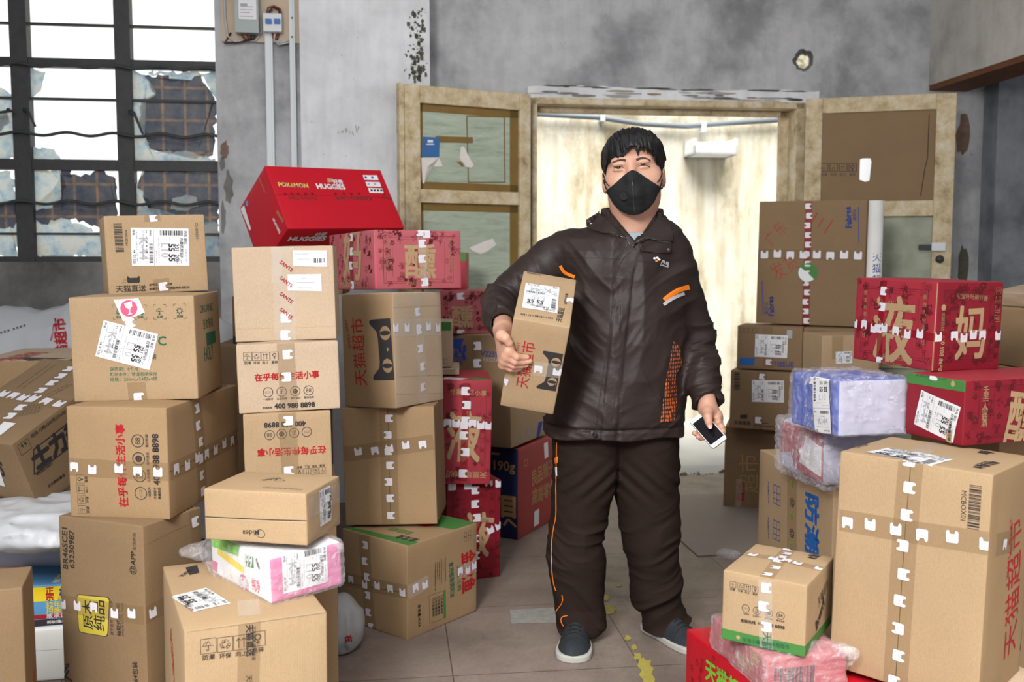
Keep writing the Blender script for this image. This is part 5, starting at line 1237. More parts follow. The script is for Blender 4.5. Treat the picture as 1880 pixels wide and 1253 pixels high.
def smin(a, b_, k):
    h_ = np.maximum(k - np.abs(a - b_), 0) / k; return np.minimum(a, b_) - h_ * h_ * k * .25
def smax(a, b_, k): return -smin(-a, -b_, k)
def ell(P, c, r, R=None):
    q = P - np.array(c)
    if R is not None: q = q @ R
    r = np.array(r); k0 = np.linalg.norm(q / r, axis=-1); k1 = np.linalg.norm(q / (r * r), axis=-1)
    return k0 * (k0 - 1) / np.maximum(k1, 1e-9)
def cone(P, a, b_, ra, rb):
    a = np.array(a, float); b_ = np.array(b_, float); ab = b_ - a; t = np.clip(((P - a) @ ab) / (ab @ ab), 0, 1)
    return np.linalg.norm(P - a - t[..., None] * ab, axis=-1) - (ra + (rb - ra) * t)
def boxd(P, c, hs, r=0):
    q = np.abs(P - np.array(c)) - np.array(hs) + r
    return np.linalg.norm(np.maximum(q, 0), axis=-1) + np.minimum(q.max(-1), 0) - r
def ridge(P, s, seed=0): return 1 - 2 * np.abs(vnoise(P, s, seed))

# clear plastic film
def film(name, tint, a, bs=30, rough=.18):
    m, nt, N, L, b = nm(name)
    tc = N.new('ShaderNodeTexCoord'); v = tc.outputs['Object']
    n1 = noise(N, L, v, bs * .7, 6, .62, 1.0); n2 = noise(N, L, mapping(N, L, v, (1, 1.8, 1)), bs * .6, 5, .62, 1.3)
    b.inputs['Base Color'].default_value = (*tint, 1); b.inputs['Roughness'].default_value = rough
    r = ramp(N, [(.40, (a * .6,) * 3), (.55, (a,) * 3), (.67, (min(1, a * 2.4),) * 3)]); L.new(n2, r.inputs['Fac']); L.new(r.outputs['Color'], b.inputs['Alpha'])  # more opaque streaks stand in for highlights on the crumples
    b.inputs['Specular IOR Level'].default_value = .9
    bumpn(N, L, n1, b, 1.0, .02)
film('film_clear', (.86, .85, .90), .20); film('film_lilac', (.74, .72, .86), .24, rough=.12); film('film_bag', (.80, .78, .86), .30, rough=.12)
mat('bag_white', (.50, .52, .56), .38, noise=.05, nscale=5, bump=.25, bscale=18)
mat('bag_lilac', (.44, .44, .53), .4, bump=.25, bscale=18); mat('bag_black', (.012, .012, .014), .35)
mat('bag_grey', (.34, .35, .36), .45, bump=.3, bscale=14)
mat('pack_blue', (.04, .11, .50), .4, noise=.2, nscale=14); mat('pack_pale', (.52, .52, .66), .5, noise=.15, nscale=12); mat('pack_pink', (.62, .17, .36), .45, noise=.1, nscale=9); mat('pack_white', (.78, .80, .84), .5)

def wrap(bx, mt, gap=.006, r=.018, tail=None, amp=.004, h=.0055, seed=1, hang=None):
    """thin crumpled film round a pack, in the pack's own axes"""
    w, d, hh = bx.w / 2, bx.d / 2, bx.h / 2
    def f(P):
        D = boxd(P, (0, 0, hh), (w + gap, d + gap, hh + gap), r)
        if tail is not None:
            for a_, b_, ra, rb in tail: D = smin(D, cone(P, a_, b_, ra, rb), .05)
        n = amp * (ridge(P, 22, seed) * .5 + ridge(P * np.array([1, 1, 2.2]), 38, seed + 3) * .5)
        return D - n * 1.25 - .001
    ex = .16 if tail else .03
    V, Q = surfnet(f, (-w - ex, -d - ex, -.03), (w + ex, d + ex, bx.h + .04), h, proj=1)
    V[:, 2] = np.maximum(V[:, 2], -.002 if hang is None else hang)
    return mesh_np('plastic_film', V, Q, mt, bx.root)
# pink tissue pack in a clear bag, under the flat lidded box
b = Box('tissue_pack', G['A6'], 'pink and white tissue pack in a clear plastic bag, under the flat lidded box', 'pack_white', 'pack', seed=50, faces={'front': 'pack_pink', 'right': 'pack_pink'}, r=.008, bulge=.002)
b.poly('left', [(451, 1019), (466, 1023), (468, 1044), (453, 1040)], 'leaf_green'); b.txt('left', '99', (454, 1039), (466, 1042), 'label_white', .04, 1.2, eps=.0012); b.txt('left', '可靠的', (470, 1027), (477, 1046), 'ink_black', .04, 1)
c = b.uv('left', (449, 1072)); b.disc('left', c, .024, 'pack_pink', sx=1.0); b.txt('left', '舒润', (442, 1076), (457, 1081), 'label_white', .05, 1.3, eps=.0012); b.txt('left', '纯净', (464, 1082), (478, 1088), 'pink', .02, 1.7)
b.poly('left', [(400, 1005), (450, 1042), (450, 1054), (400, 1018)], 'yellow'); b.poly('left', [(372, 970), (440, 995), (438, 1022), (372, 995)], 'lime', eps=.0004); b.poly('left', [(374, 1020), (400, 1034), (398, 1052), (374, 1036)], 'pack_pink', eps=.0004)
lab = b.label('front', (516.5, 1019), (519, 1091), 1.28, seed=21); b.done()
wrap(b, 'film_clear', tail=[((-.045, b.d / 2 - .03, .055), (-.122, .285, .035), .050, .010)], seed=2)
# blue pack in plastic on the big taped carton and the bag behind it
b = Box('blue_pack', G['R7'], 'blue pack wrapped in crumpled clear plastic with a long courier label, beside the red cartons', 'pack_blue', 'pack', seed=51, faces={'front': 'pack_pale', 'left': 'pack_blue'}, r=.006)
b.label('left', (1496, 790), (1519, 800), 2.0, seed=22) if False else None
b.done()
wrap(b, 'film_lilac', gap=.007, amp=.006, seed=5, hang=.0)
bb = Box('blue_label_tmp', G['R7'], None, seed=51) if False else None
# its label sits on the film
a_ = Acc(); LB = Box.__new__(Box); LB.__dict__.update(b.__dict__); LB.w = b.w + .030; LB.d = b.d + .030; LB.parts = {}; LB.cur = {}; LB.body = Acc(); LB.bulge = .002
LB.label('left', (1497, 795), (1527, 797), 2.15, seed=22); LB.tape('left', (1490, 688), (1491, 706), .03, ts=[.5], tab=.026, mt='tape_clear')
for k_, v_ in LB.parts.items():
    if v_.f: v_.build(k_[0], b.root)
b = Box('pink_pack', (1.00, 3.03, .623, .22, .30, .165, 10, 0, 0), 'pink pack in a loose clear bag under the blue pack, hanging over the brown carton', 'pack_white', 'pack', seed=52, faces={'left': 'pink_board', 'front': 'pack_pale', 'top': 'pack_pale'}, r=.03)
b.poly('left', [(.0, .0), (.14, .0), (.10, .07), (.0, .05)], 'pack_pale', px=False); b.poly('left', [(.16, .05), (.29, .03), (.29, .12), (.2, .14)], 'pack_white', px=False)
b.done()
wrap(b, 'film_bag', gap=.008, amp=.006, seed=8, tail=[((-.10, -.10, .10), (-.06, -.27, .055), .055, .045), ((-.06, -.27, .055), (.02, -.30, -.01), .042, .015)], hang=-.03)
b = Box('pink_pack', (.690, 2.487, .244, .22, .30, .082, 14, 0, 0), 'flat pink box in clear plastic under the small green-banded carton', 'pink_board', 'pack', seed=53, r=.004)
b.bars('front', (.02, .012), (.13, .012), .045, n=34, px=False); b.txt('left', '滋补', (.16, .02), (.23, .02), 'gold', .05, px=False); b.txt('left', '❀', (.22, .045), (.27, .045), 'gold', .02, px=False)
b.done(); wrap(b, 'film_clear', gap=.004, r=.010, amp=.004, seed=11, tail=[((.02, -.12, .085), (.12, -.17, .080), .012, .006)])

# white mailing bags, sacks
def sack(name, f, lo, hi, h, mt, label, cat, proj=1, group=None):
    V, Q = surfnet(f, lo, hi, h, proj=proj); V[:, 2] = np.maximum(V[:, 2], 0)
    o = mesh_np(name, V, Q, mt); return tag(o, label, cat, group)
def s1(P):
    D = ell(P, (-1.9, 4.75, .70), (.55, .32, .42)); D = smin(D, ell(P, (-1.55, 4.70, .45), (.42, .34, .60)), .1); D = smin(D, ell(P, (-2.4, 4.70, .35), (.5, .34, .72)), .1); D = np.maximum(D, -P[:, 2])
    return D - .014 * ridge(P * np.array([1, 1, 2]), 3.2, 2) - .006 * ridge(P, 9, 4)
sk = sack('woven_sack', s1, (-3.0, 4.3, 0), (-1.0, 5.1, 1.3), .02, 'bag_white', 'big white sack with red lettering heaped against the wall under the window', 'sack')
sk.visible_shadow = True
def cast(objs):
    from mathutils.bvhtree import BVHTree
    bm = bmesh.new(); dg = bpy.context.evaluated_depsgraph_get()
    for o in objs:
        me = o.data.copy(); me.transform(o.matrix_world); bm.from_mesh(me); bpy.data.meshes.remove(me)
    t = BVHTree.FromBMesh(bm); bm.free()
    def q(px, py, off=.001):
        d = ray(px, py).normalized(); r = t.ray_cast(CO, d)
        if r[0] is None: return None
        n = r[1]
        if n.dot(d) > 0: n = -n
        return r[0] + n * off
    return q
def drape_txt(q, st, P0, P1, mt, name, parent, bold=0, sy=1, off=.002):
    """lettering laid on a curved surface; P0-P1 is its baseline as seen"""
    vs, fs = text2d(st, bold); x = Vector(P1) - Vector(P0); y = Vector((x.y, -x.x)); out = []
    for u, v in vs:
        p = Vector(P0) + x * u + y * (v * sy); r = q(p.x, p.y, off)
        out.append(tuple(r) if r else None)
    if any(o is None for o in out):
        fs = [f for f in fs if all(out[i] is not None for i in f)]; out = [o or (0, 0, 0) for o in out]
    if fs: return obj(name, out, fs, mt, parent)
bpy.context.view_layer.update()
qs = cast([sk])
drape_txt(qs, '天猫超市', (126, 680), (118, 585), 'ink_red', 'sack_lettering', sk, .04, 1, .004); drape_txt(qs, 'TMALL.COM', (96, 628), (101, 600), 'ink_red', 'sack_lettering', sk, .03, 1, .004)
drape_txt(qs, '▪▪▪ ▪▪▪▪', (2, 616), (48, 602), 'mould', 'sack_lettering', sk, .0, 1, .004)
def s2(P):
    D = ell(P, (-1.45, 2.98, .495), (.26, .22, .065)); D = smin(D, ell(P, (-1.38, 2.90, .485), (.18, .16, .05)), .03)
    return D - .008 * ridge(P * np.array([1, 1.4, 3]), 9, 5) - .003 * ridge(P, 24, 6)
sack('mailing_bag', s2, (-1.8, 2.7, .40), (-1.1, 3.3, .63), .009, 'bag_white', 'crumpled white plastic mailing bag under the tipped chocolate carton', 'bag')
def s3(P):
    D = boxd(P, (-1.48, 3.24, .375), (.26, .14, .075), .05)
    return D - .008 * ridge(P * np.array([1, 1.4, 2]), 8, 9)
sack('mailing_bag', s3, (-1.85, 3.02, .26), (-1.1, 3.5, .5), .009, 'bag_lilac', 'smooth pale mailing bag lying between the blue drink carton and the crumpled bag', 'bag')
def s4(P):
    D = ell(P, (-.575, 3.165, .095), (.085, .085, .098)); return np.maximum(D - .006 * ridge(P * np.array([2, 1, 1]), 14, 3), -P[:, 2] + .001)
o = sack('mailing_bag', s4, (-.7, 3.0, 0), (-.44, 3.32, .24), .006, 'bag_grey', 'small grey-white bag on the floor between the bottom left carton and the oil carton', 'bag')
bpy.context.view_layer.update(); q4 = cast([o]); drape_txt(q4, '在', (634, 1168), (636, 1180), 'ink_red', 'bag_lettering', o, .05)
def s5(P):
    D = ell(P, (1.99, 3.42, 1.345), (.16, .10, .095)); D = smin(D, ell(P, (2.10, 3.42, 1.34), (.12, .1, .07)), .04)
    return D - .010 * ridge(P * np.array([1, 1, 1.6]), 13, 3) - .004 * ridge(P, 30, 6)
o = sack('plastic_bag', s5, (1.75, 3.25, 1.2), (2.3, 3.6, 1.5), .008, 'bag_white', 'crumpled white plastic bag with red marks at the right edge, above the green-lettered carton', 'bag')
bpy.context.view_layer.update(); q5 = cast([o])
for t, p0, p1 in (('❀', (1842, 494), (1852, 497)), ('花', (1828, 478), (1836, 486)), ('✿✿', (1866, 465), (1880, 440))): drape_txt(q5, t, p0, p1, 'ink_red', 'bag_lettering', o, .02)

# ---- things on the floor
def flatp(name, pts, mt, z, label, cat, th=.002, group=None, jag=0, seed=0):
    """a thin piece lying on the floor, its outline given where the view meets the floor"""
    r = random.Random(seed); W_ = [hit(x + r.uniform(-jag, jag), y + r.uniform(-jag, jag), (0, 0, z), Vector((0, 0, 1))) for x, y in pts]; n = len(W_)
    bm = bmesh.new(); bot = [bm.verts.new((p.x, p.y, z)) for p in W_]; top = [bm.verts.new((p.x, p.y, z + th)) for p in W_]
    f1 = bm.faces.new(top); f0 = bm.faces.new(bot[::-1])
    for i in range(n): bm.faces.new((bot[i], bot[(i + 1) % n], top[(i + 1) % n], top[i]))
    bmesh.ops.recalc_face_normals(bm, faces=bm.faces[:]); bmesh.ops.triangulate(bm, faces=bm.faces[:])
    me = bpy.data.meshes.new(name); bm.to_mesh(me); bm.free(); me.materials.append(MATS[mt]); o = bpy.data.objects.new(name, me); COL.objects.link(o)
    return tag(o, label, cat, group)
mat('floor_sheet', (.235, .205, .185), .7, noise=.12, nscale=5, bump=.1, bscale=30); mat('duct_grey', (.28, .29, .28), .35, noise=.4, nscale=40); mat('tape_yellow', (.36, .31, .07), .6, noise=.3, nscale=30)
flatp('floor_board', [(1130, 912), (1405, 908), (1420, 1018), (1300, 1021), (1282, 1023), (1240, 985), (1150, 975)], 'floor_sheet', .001, 'smooth grey-brown sheet lying on the floor inside the doorway', 'floor sheet', .004)
flatp('duct_tape', [(935, 1120), (1020, 1117), (1025, 1144), (938, 1146)], 'duct_grey', .001, 'strip of worn silver-grey tape stuck on the floor left of the shoes', 'tape', .001, jag=1.5)
blob = lambda x, y, w, h, sd: [(x + w * math.cos(t) * random.Random(sd * 31 + i).uniform(.5, 1.1), y + h * math.sin(t) * random.Random(sd * 17 + i).uniform(.6, 1.1)) for i, t in enumerate(np.linspace(0, 6.28, 27)[:-1])]
k = 0
for x, y, w, h, lab in ((1112, 1098, 10, 6, 'yellow floor tape scrap behind the legs, farther one'), (1118, 1120, 14, 11, 'yellow floor tape scrap between the legs, the bigger notched one'), (1136, 1076, 5, 3, 'tiniest yellow tape scrap, farthest up between the legs'),
                        (1152, 1172, 7, 6, 'yellow floor tape scrap right of the left-hand shoe'), (1164, 1190, 6, 6, 'yellow tape scrap just below the middle one on the floor'), (1170, 1206, 9, 7, 'yellow floor tape scrap above the long torn strip'),
                        (1183, 1222, 11, 32, 'long torn strip of yellow floor tape at the bottom edge')):
    k += 1; flatp('tape_scrap', blob(x, y, w, h, k) if h < 30 else [(1174, 1212), (1181, 1208), (1186, 1214), (1196, 1213), (1193, 1222), (1200, 1228), (1196, 1238), (1203, 1248), (1199, 1262), (1178, 1262), (1182, 1250), (1173, 1241), (1178, 1232), (1170, 1224)], 'tape_yellow', .001, lab, 'tape scrap', .001, 'yellow tape scraps on the floor')
def s6(P): return ell(P, (0, 0, .018), (.05, .03, .02)) - .008 * ridge(P, 28, 3)
V, Q = surfnet(s6, (-.07, -.05, 0), (.07, .05, .05), .004); o = mesh_np('plastic_scrap', V, Q, 'film_clear'); p = hit(1338, 1026, (0, 0, 0), Vector((0, 0, 1))); o.location = (p.x, p.y, 0); tag(o, 'crumpled bit of clear plastic on the floor by the edge of the sheet', 'plastic scrap')
# crumbled mortar along the doorstep
a = Acc(); rr_ = random.Random(5)
for i in range(60):
    u = rr_.uniform(uD0 + .05, uD1 - .05); v = .335 + rr_.gauss(0, .018); s_ = rr_.uniform(.006, .022)
    p0 = [(u + s_ * rr_.uniform(.6, 1) * x, v + s_ * rr_.uniform(.5, 1) * y, max(0, z) * s_ * .7) for x, y, z in ((-1, -1, 0), (1, -1, 0), (1, 1, 0), (-1, 1, 0), (-.5, -.5, 1), (.5, -.4, .8), (.5, .5, 1.1), (-.4, .5, .9))]
    a.add(p0, [[0, 1, 5, 4], [1, 2, 6, 5], [2, 3, 7, 6], [3, 0, 4, 7], [4, 5, 6, 7]], rr_.choice(['mould', 'cement_grey', 'concrete']))
o = room(a, 'rubble', None); tag(o, 'crumbled mortar and grit along the doorstep', 'rubble', kind='stuff')
# ---------------------------------------------------------------- the person
def skin_mat():
    m, nt, N, L, b = nm('skin')
    tc = N.new('ShaderNodeTexCoord'); v = tc.outputs['Object']
    n1 = noise(N, L, v, 12, 4); n2 = noise(N, L, v, 160, 3)
    c = mixc(N, L, n1, (.50, .265, .185), (.64, .37, .27)); L.new(c, b.inputs['Base Color'])
    b.inputs['Roughness'].default_value = .47; b.inputs['Subsurface Weight'].default_value = .12; b.inputs['Subsurface Radius'].default_value = (.01, .004, .002)
    b.inputs['Subsurface Scale'].default_value = .5; bumpn(N, L, n2, b, .12, .001)
skin_mat()
mat('hair_black', (.006, .006, .0065), .5, spec=.3); mat('mask_black', (.012, .013, .015), .75, bump=.25, bscale=240); mat('eye_white', (.55, .50, .48), .25); mat('iris', (.012, .008, .006), .1)
mat('lash', (.02, .014, .012), .6); mat('brow', (.055, .035, .03), .8); mat('nail', (.62, .36, .32), .25); mat('lid_crease', (.30, .15, .11), .6)
def cloth(name, rgb, rough, spec=.4, bs=14, bstr=.25, weave=0):
    m, nt, N, L, b = nm(name)
    tc = N.new('ShaderNodeTexCoord'); v = tc.outputs['Object']
    n1 = noise(N, L, mapping(N, L, v, (1, 1, 1.6)), bs, 5, .6, 0); n0 = noise(N, L, v, 5, 4)
    c = mixc(N, L, n0, tuple(x * .88 for x in rgb), tuple(x * 1.12 for x in rgb)); L.new(c, b.inputs['Base Color'])
    b.inputs['Roughness'].default_value = rough; b.inputs['Specular IOR Level'].default_value = spec
    bumpn(N, L, n1, b, bstr, .02)
cloth('jacket_brown', (.0235, .0150, .0135), .54, .32, 30, .10); cloth('trouser_brown', (.023, .0145, .012), .85, .12, 22, .15); cloth('tee_grey', (.36, .42, .47), .9, .2)
cloth('lining', (.012, .009, .009), .7)
mat('orange', (.85, .22, .015), .5); mat('orange_piping', (.80, .20, .02), .6); mat('silver_strip', (.50, .50, .53), .4); mat('snap_metal', (.6, .6, .6), .25, 1); mat('zip_teeth', (.09, .085, .08), .35, .7)
mat('shoe_navy', (.022, .027, .034), .75, noise=.3, nscale=30, bump=.3, bscale=120); mat('sole_white', (.42, .42, .40), .55, noise=.15, nscale=25); mat('sole_tan', (.45, .38, .26), .7); mat('lace_black', (.01, .01, .011), .8)
def mesh_panel():
    m, nt, N, L, b = nm('mesh_panel')
    tc = N.new('ShaderNodeTexCoord'); vo = N.new('ShaderNodeTexVoronoi'); vo.inputs['Scale'].default_value = 125; vo.inputs['Randomness'].default_value = .25
    L.new(mapping(N, L, tc.outputs['Object'], (1, 1, .62)), vo.inputs['Vector']); r = ramp(N, [(.34, (.55, .11, .02)), (.46, (.035, .012, .008))]); L.new(vo.outputs['Distance'], r.inputs['Fac']); L.new(r.outputs['Color'], b.inputs['Base Color']); b.inputs['Roughness'].default_value = .7
mesh_panel()

YP = 3.22
def A3(px, py, Y=YP): return np.array(at(px, py, Y))
def zrow(py, Y=YP): return at(940, py, Y).z
def loft(rows, Y=YP):
    """rows: (py, x-left, x-right, y-centre, half-depth) -> evaluator of a tube of elliptic sections"""
    R = sorted([(zrow(p, yc), (A3(a, p, yc)[0] + A3(b_, p, yc)[0]) / 2, (A3(b_, p, yc)[0] - A3(a, p, yc)[0]) / 2, yc, hd) for p, a, b_, yc, hd in rows])
    Z, CXr, HW, CYr, HD = map(np.array, zip(*R))
    def f(P, ex=2.25):
        z = P[:, 2]; cx, hw, cy, hd = (np.interp(z, Z, q) for q in (CXr, HW, CYr, HD))
        k = (np.abs((P[:, 0] - cx) / hw) ** ex + np.abs((P[:, 1] - cy) / hd) ** ex) ** (1 / ex)
        d = (k - 1) * np.minimum(hw, hd)
        return np.maximum(d, np.maximum(z - Z[-1], Z[0] - z))
    return f, Z

# skeleton
SHL, ELL_, WRL = A3(1015, 474, 3.27), A3(922, 552, 3.24), A3(924, 603, 2.955)
SHR, ELR, WRR = A3(1232, 476, 3.24), A3(1279, 618, 3.27), A3(1299, 738, 3.10)
HC = A3(1163, 320, 3.21); sc = .00178                       # head centre, metres per photo pixel there
roll = R_(-3.5)
_fw = Vector(HC) - CO; _fw.normalize(); _rt = _fw.cross(Vector((0, 0, 1))).normalized(); _up = _rt.cross(_fw)
_rr = _rt * math.cos(roll) - _up * math.sin(roll); _uu = _rt * math.sin(roll) + _up * math.cos(roll)
HR = np.array([_rr, _fw, _uu])                               # the head looks into the camera, slightly rolled
def HL(P): return (P - HC) @ HR.T                            # world -> head axes (x right in view, y away, z up)
def HW_(q): return np.asarray(q, float) @ HR + HC            # head axes -> world
EX = ((-.0455, .024), (.0310, .0275))                       # eyes
def f_head(P):
    q = HL(P)
    d = ell(q, (0, .028, .040), (.088, .104, .100))
    d = smin(d, ell(q, (0, -.020, -.030), (.082, .082, .108)), .04)
    d = smin(d, ell(q, (0, -.005, -.072), (.076, .070, .062)), .03)
    for s_ in (-1, 1): d = smin(d, ell(q, (s_ * .054, -.052, -.020), (.034, .036, .036)), .03)      # cheeks
    d = smin(d, ell(q, (-.006, -.078, .045), (.060, .016, .012)), .030)                             # brow ridge
    for ex, ez in EX: d = smax(d, -ell(q, (ex, -.112, ez + .001), (.021, .018, .012)), .014)
    d = smin(d, cone(q, (-.006, -.094, .034), (-.006, -.118, -.018), .0085, .015), .020)            # nose
    for ex, ez in EX:                                                                               # lids
        d = smin(d, ell(q, (ex, -.0885, ez + .0093), (.0205, .0105, .0072)), .006); d = smin(d, ell(q, (ex, -.0875, ez - .0078), (.0190, .0095, .0052)), .006)
    for s_, ez in ((-1, -.022), (1, -.016)):                                                        # ears
        e = ell(q, (s_ * .0945, .012, ez), (.010, .022, .034)); e = smax(e, -ell(q, (s_ * .104, .006, ez + .006), (.009, .011, .017)), .006)
        d = smin(d, e, .008)
    n = cone(P, A3(1164, 372, 3.235), A3(1160, 462, 3.26), .072, .082)
    return smin(d, n, .035)
BODY = [(WRL, ELL_, .026, .040), (ELL_, SHL, .042, .055), (WRR, ELR, .026, .040), (ELR, SHR, .042, .055), (SHL, SHR, .055, .055),
        (A3(1135, 500, 3.25), A3(1135, 690, 3.26), .12, .10), (A3(1120, 690, 3.26), A3(1075, 850, 3.27), .08, .06), (A3(1150, 690, 3.26), A3(1190, 850, 3.27), .08, .06), (A3(1075, 850, 3.27), A3(1062, 985, 3.27), .06, .05), (A3(1190, 850, 3.27), A3(1205, 985, 3.28), .075, .05),
        (A3(1062, 985, 3.27), A3(1060, 1150, 3.28), .048, .035), (A3(1205, 985, 3.28), A3(1222, 1142, 3.32), .048, .035), (A3(1160, 440, 3.26), A3(1140, 520, 3.25), .07, .12)]
# --- hands: every finger its own jointed chain
# left in view: lies on the face of the held carton, fingers to the right, thumb up along the edge
HBX = Box.__new__(Box); g_ = G['HB']; HBX.M = Matrix.Translation((g_[0], g_[1], g_[2])) @ rot3(*g_[6:]); HBX.w, HBX.d, HBX.h = g_[3:6]
def onbox(px, py, up=0.0):
    O, U, V, Nn, W_, H_ = HBX.fr('front'); Ow = HBX.M @ Vector(O); n = HBX.M.to_3x3() @ Vector(Nn)
    return np.array(hit(px, py, Ow + n * up, n))
HA = []                                                     # (a, b, ra, rb)
def chain(pts, rs, L_): [L_.append((np.array(pts[i]), np.array(pts[i + 1]), rs[i], rs[i + 1])) for i in range(len(pts) - 1)]
FA = []
wr = WRL + np.array([.0, -.005, -.004]); 
kn = [onbox(934, 644, .022), onbox(929, 654, .024), onbox(925, 663, .022), onbox(922.5, 671, .017)]
f_idx = [kn[0], onbox(948, 655.5, .026), onbox(959, 656.5, .014), onbox(967.5, 656.5, .009)]
f_mid = [kn[1], onbox(945, 664, .028), onbox(960, 665, .015), onbox(972.5, 663.5, .009)]
f_rng = [kn[2], onbox(942, 671.5, .024), onbox(956, 671.5, .013), onbox(966.5, 670.5, .008)]
f_pin = [kn[3], onbox(937, 677.5, .017), onbox(947, 678.5, .010), onbox(956, 676.5, .007)]
for f_, r_ in ((f_idx, (.0125, .0110, .0095, .0080)), (f_mid, (.0125, .0112, .0096, .0080)), (f_rng, (.0118, .0104, .0090, .0076)), (f_pin, (.0105, .0092, .0080, .0068))):
    l = []; chain(f_, r_, l); FA.append(l)
th = [onbox(921, 617, .004), onbox(928, 621, .016), onbox(934.5, 630, .018), onbox(940, 640, .011)]; l = []; chain(th, (.0150, .0140, .0115, .0088), l); FA.append(l)
PA = [(wr, kn[0], .020, .0135), (wr, kn[1], .020, .0135), (wr, kn[2], .019, .0125), (wr + np.array([-.004, .004, -.006]), kn[3], .019, .0125), (wr, th[0], .020, .0170), (WRL + (ELL_ - WRL) * .2, wr, .027, .022)]
# right in view: grips the phone, thumb on the screen, fingertips showing under its lower edge
PHC = A3(1300, 790, 3.045)
pA, pB, pC, pD = A3(1285.5, 748, 3.10), A3(1270.5, 780.5, 3.075), A3(1315, 833, 3.00), A3(1329.5, 797, 3.025)
pl = ((pC + pD) / 2 - (pA + pB) / 2); PL_ = .150; pl /= np.linalg.norm(pl); pw = (pA + pD) / 2 - (pB + pC) / 2; pw -= pl * (pw @ pl); PWd = np.linalg.norm(pw); pw /= PWd; PLn = np.linalg.norm((pC + pD) / 2 - (pA + pB) / 2)
pn = np.cross(pw, pl); pn = pn if pn[1] < 0 else -pn; PH0 = (pA + pB + pC + pD) / 4
def ph(l, w, n): return PH0 + pl * l + pw * w + pn * n      # along, across (towards upper right), out of the screen
hw_, hl_ = PWd / 2, PLn / 2
FB = []
wrb = A3(1300, 752, 3.095)
tb = [A3(1299, 757, 3.065), A3(1299.5, 766, 3.040), A3(1301, 775, 3.028), ph(-.001, .010, .013)]
tb[3] = A3(1303, 782, tb[2][1] - .004); l = []; chain(tb, (.0165, .0140, .0115, .0092), l); FB.append(l)
kb = [A3(1317, 762, 3.085), A3(1317.5, 770, 3.095), A3(1316, 777, 3.105), A3(1313, 783, 3.11)]
fb = [[kb[0], ph(-.004, hw_ + .012, -.010), ph(-.012, .012, -.020), ph(-.018, -hw_ + .012, -.018)],
      [kb[1], ph(.014, hw_ + .010, -.016), ph(.004, .010, -.024), ph(-.018, -hw_ - .004, -.017), ph(-.020, -hw_ - .010, -.006)],
      [kb[2], ph(.026, hw_ + .004, -.020), ph(.018, .005, -.024), ph(.001, -hw_ - .003, -.017), ph(-.003, -hw_ - .009, -.006)],
      [kb[3], ph(.036, hw_ - .006, -.022), ph(.030, .0, -.024), ph(.020, -hw_ + .014, -.018)]]
for f_, r_ in zip(fb, ((.0120, .0110, .0095, .0080), (.0122, .0112, .0098, .0088, .0080), (.0116, .0105, .0094, .0086, .0078), (.0102, .0092, .0080, .0070))):
    l = []; chain(f_, r_, l); FB.append(l)
PB = [(wrb, kb[0], .022, .015), (wrb, kb[1], .022, .016), (wrb + np.array([0, .004, 0]), kb[2], .021, .015), (wrb, kb[3], .020, .013), (wrb, tb[0], .021, .017), (WRR + (ELR - WRR) * .15, wrb, .027, .022)]
def f_hand(P, palm, fingers):
    d = None
    for a, b_, ra, rb in palm: e = cone(P, a, b_, ra, rb); d = e if d is None else smin(d, e, .018)
    g = None
    for fl in fingers:
        e = None
        for a, b_, ra, rb in fl: c_ = cone(P, a, b_, ra, rb); e = c_ if e is None else smin(e, c_, .003)
        g = e if g is None else smin(g, e, .0010)
    d = smin(d, g, .007)
    return d
def f_body(P):
    d = np.full(len(P), 9.0)
    m = np.linalg.norm(P - HC, axis=-1) < .42
    if m.any(): d[m] = f_head(P[m])
    for c_, pa, fa in ((WRL, PA, FA), (WRR, PB, FB)):
        m = np.linalg.norm(P - c_, axis=-1) < .32
        if m.any(): d[m] = np.minimum(d[m], f_hand(P[m], pa, fa))
    e = None
    for a, b_, ra, rb in BODY:
        c_ = cone(P, a, b_, ra, rb); e = c_ if e is None else smin(e, c_, .02)
    return smin(d, e, .010)
PERSON = empty('person', loc=(0, 0, 0), label='person in brown work jacket and black mask holding a carton and a phone', cat='person')
V, Q = surfnet(f_body, (-.14, 2.56, .05), (.95, 3.50, 1.80), .0030, B=12)
body = mesh_np('body', V, Q, 'skin', PERSON)
# nails
def nail(c, ax, up, s_, name='fingernail'):
    ax = ax / np.linalg.norm(ax); up = up - ax * (up @ ax); up /= np.linalg.norm(up); sd = np.cross(ax, up); vs = []; fs = []
    n = 6
    for i in range(n + 1):
        for j in range(5):
            u = (i / n - .5) * 1.25; w = (j / 4 - .5) * (1 if 0 < i < n else .7); vs.append(tuple(c + ax * u * s_ * 1.5 + sd * w * s_ * 1.25 + up * (.0004 - (w * 1.3) ** 2 * s_ * .45)))
    for i in range(n):
        for j in range(4): fs.append([i * 5 + j, i * 5 + j + 1, (i + 1) * 5 + j + 1, (i + 1) * 5 + j])
    obj(name, vs, fs, 'nail', body, True)
toc = lambda p: (np.array(CO) - p) / np.linalg.norm(np.array(CO) - p)
nail(th[3] + toc(th[3]) * .0086, th[3] - th[2], toc(th[3]), .0105); nail(tb[3] + toc(tb[3]) * .0090, tb[3] - tb[2], toc(tb[3]), .0105)
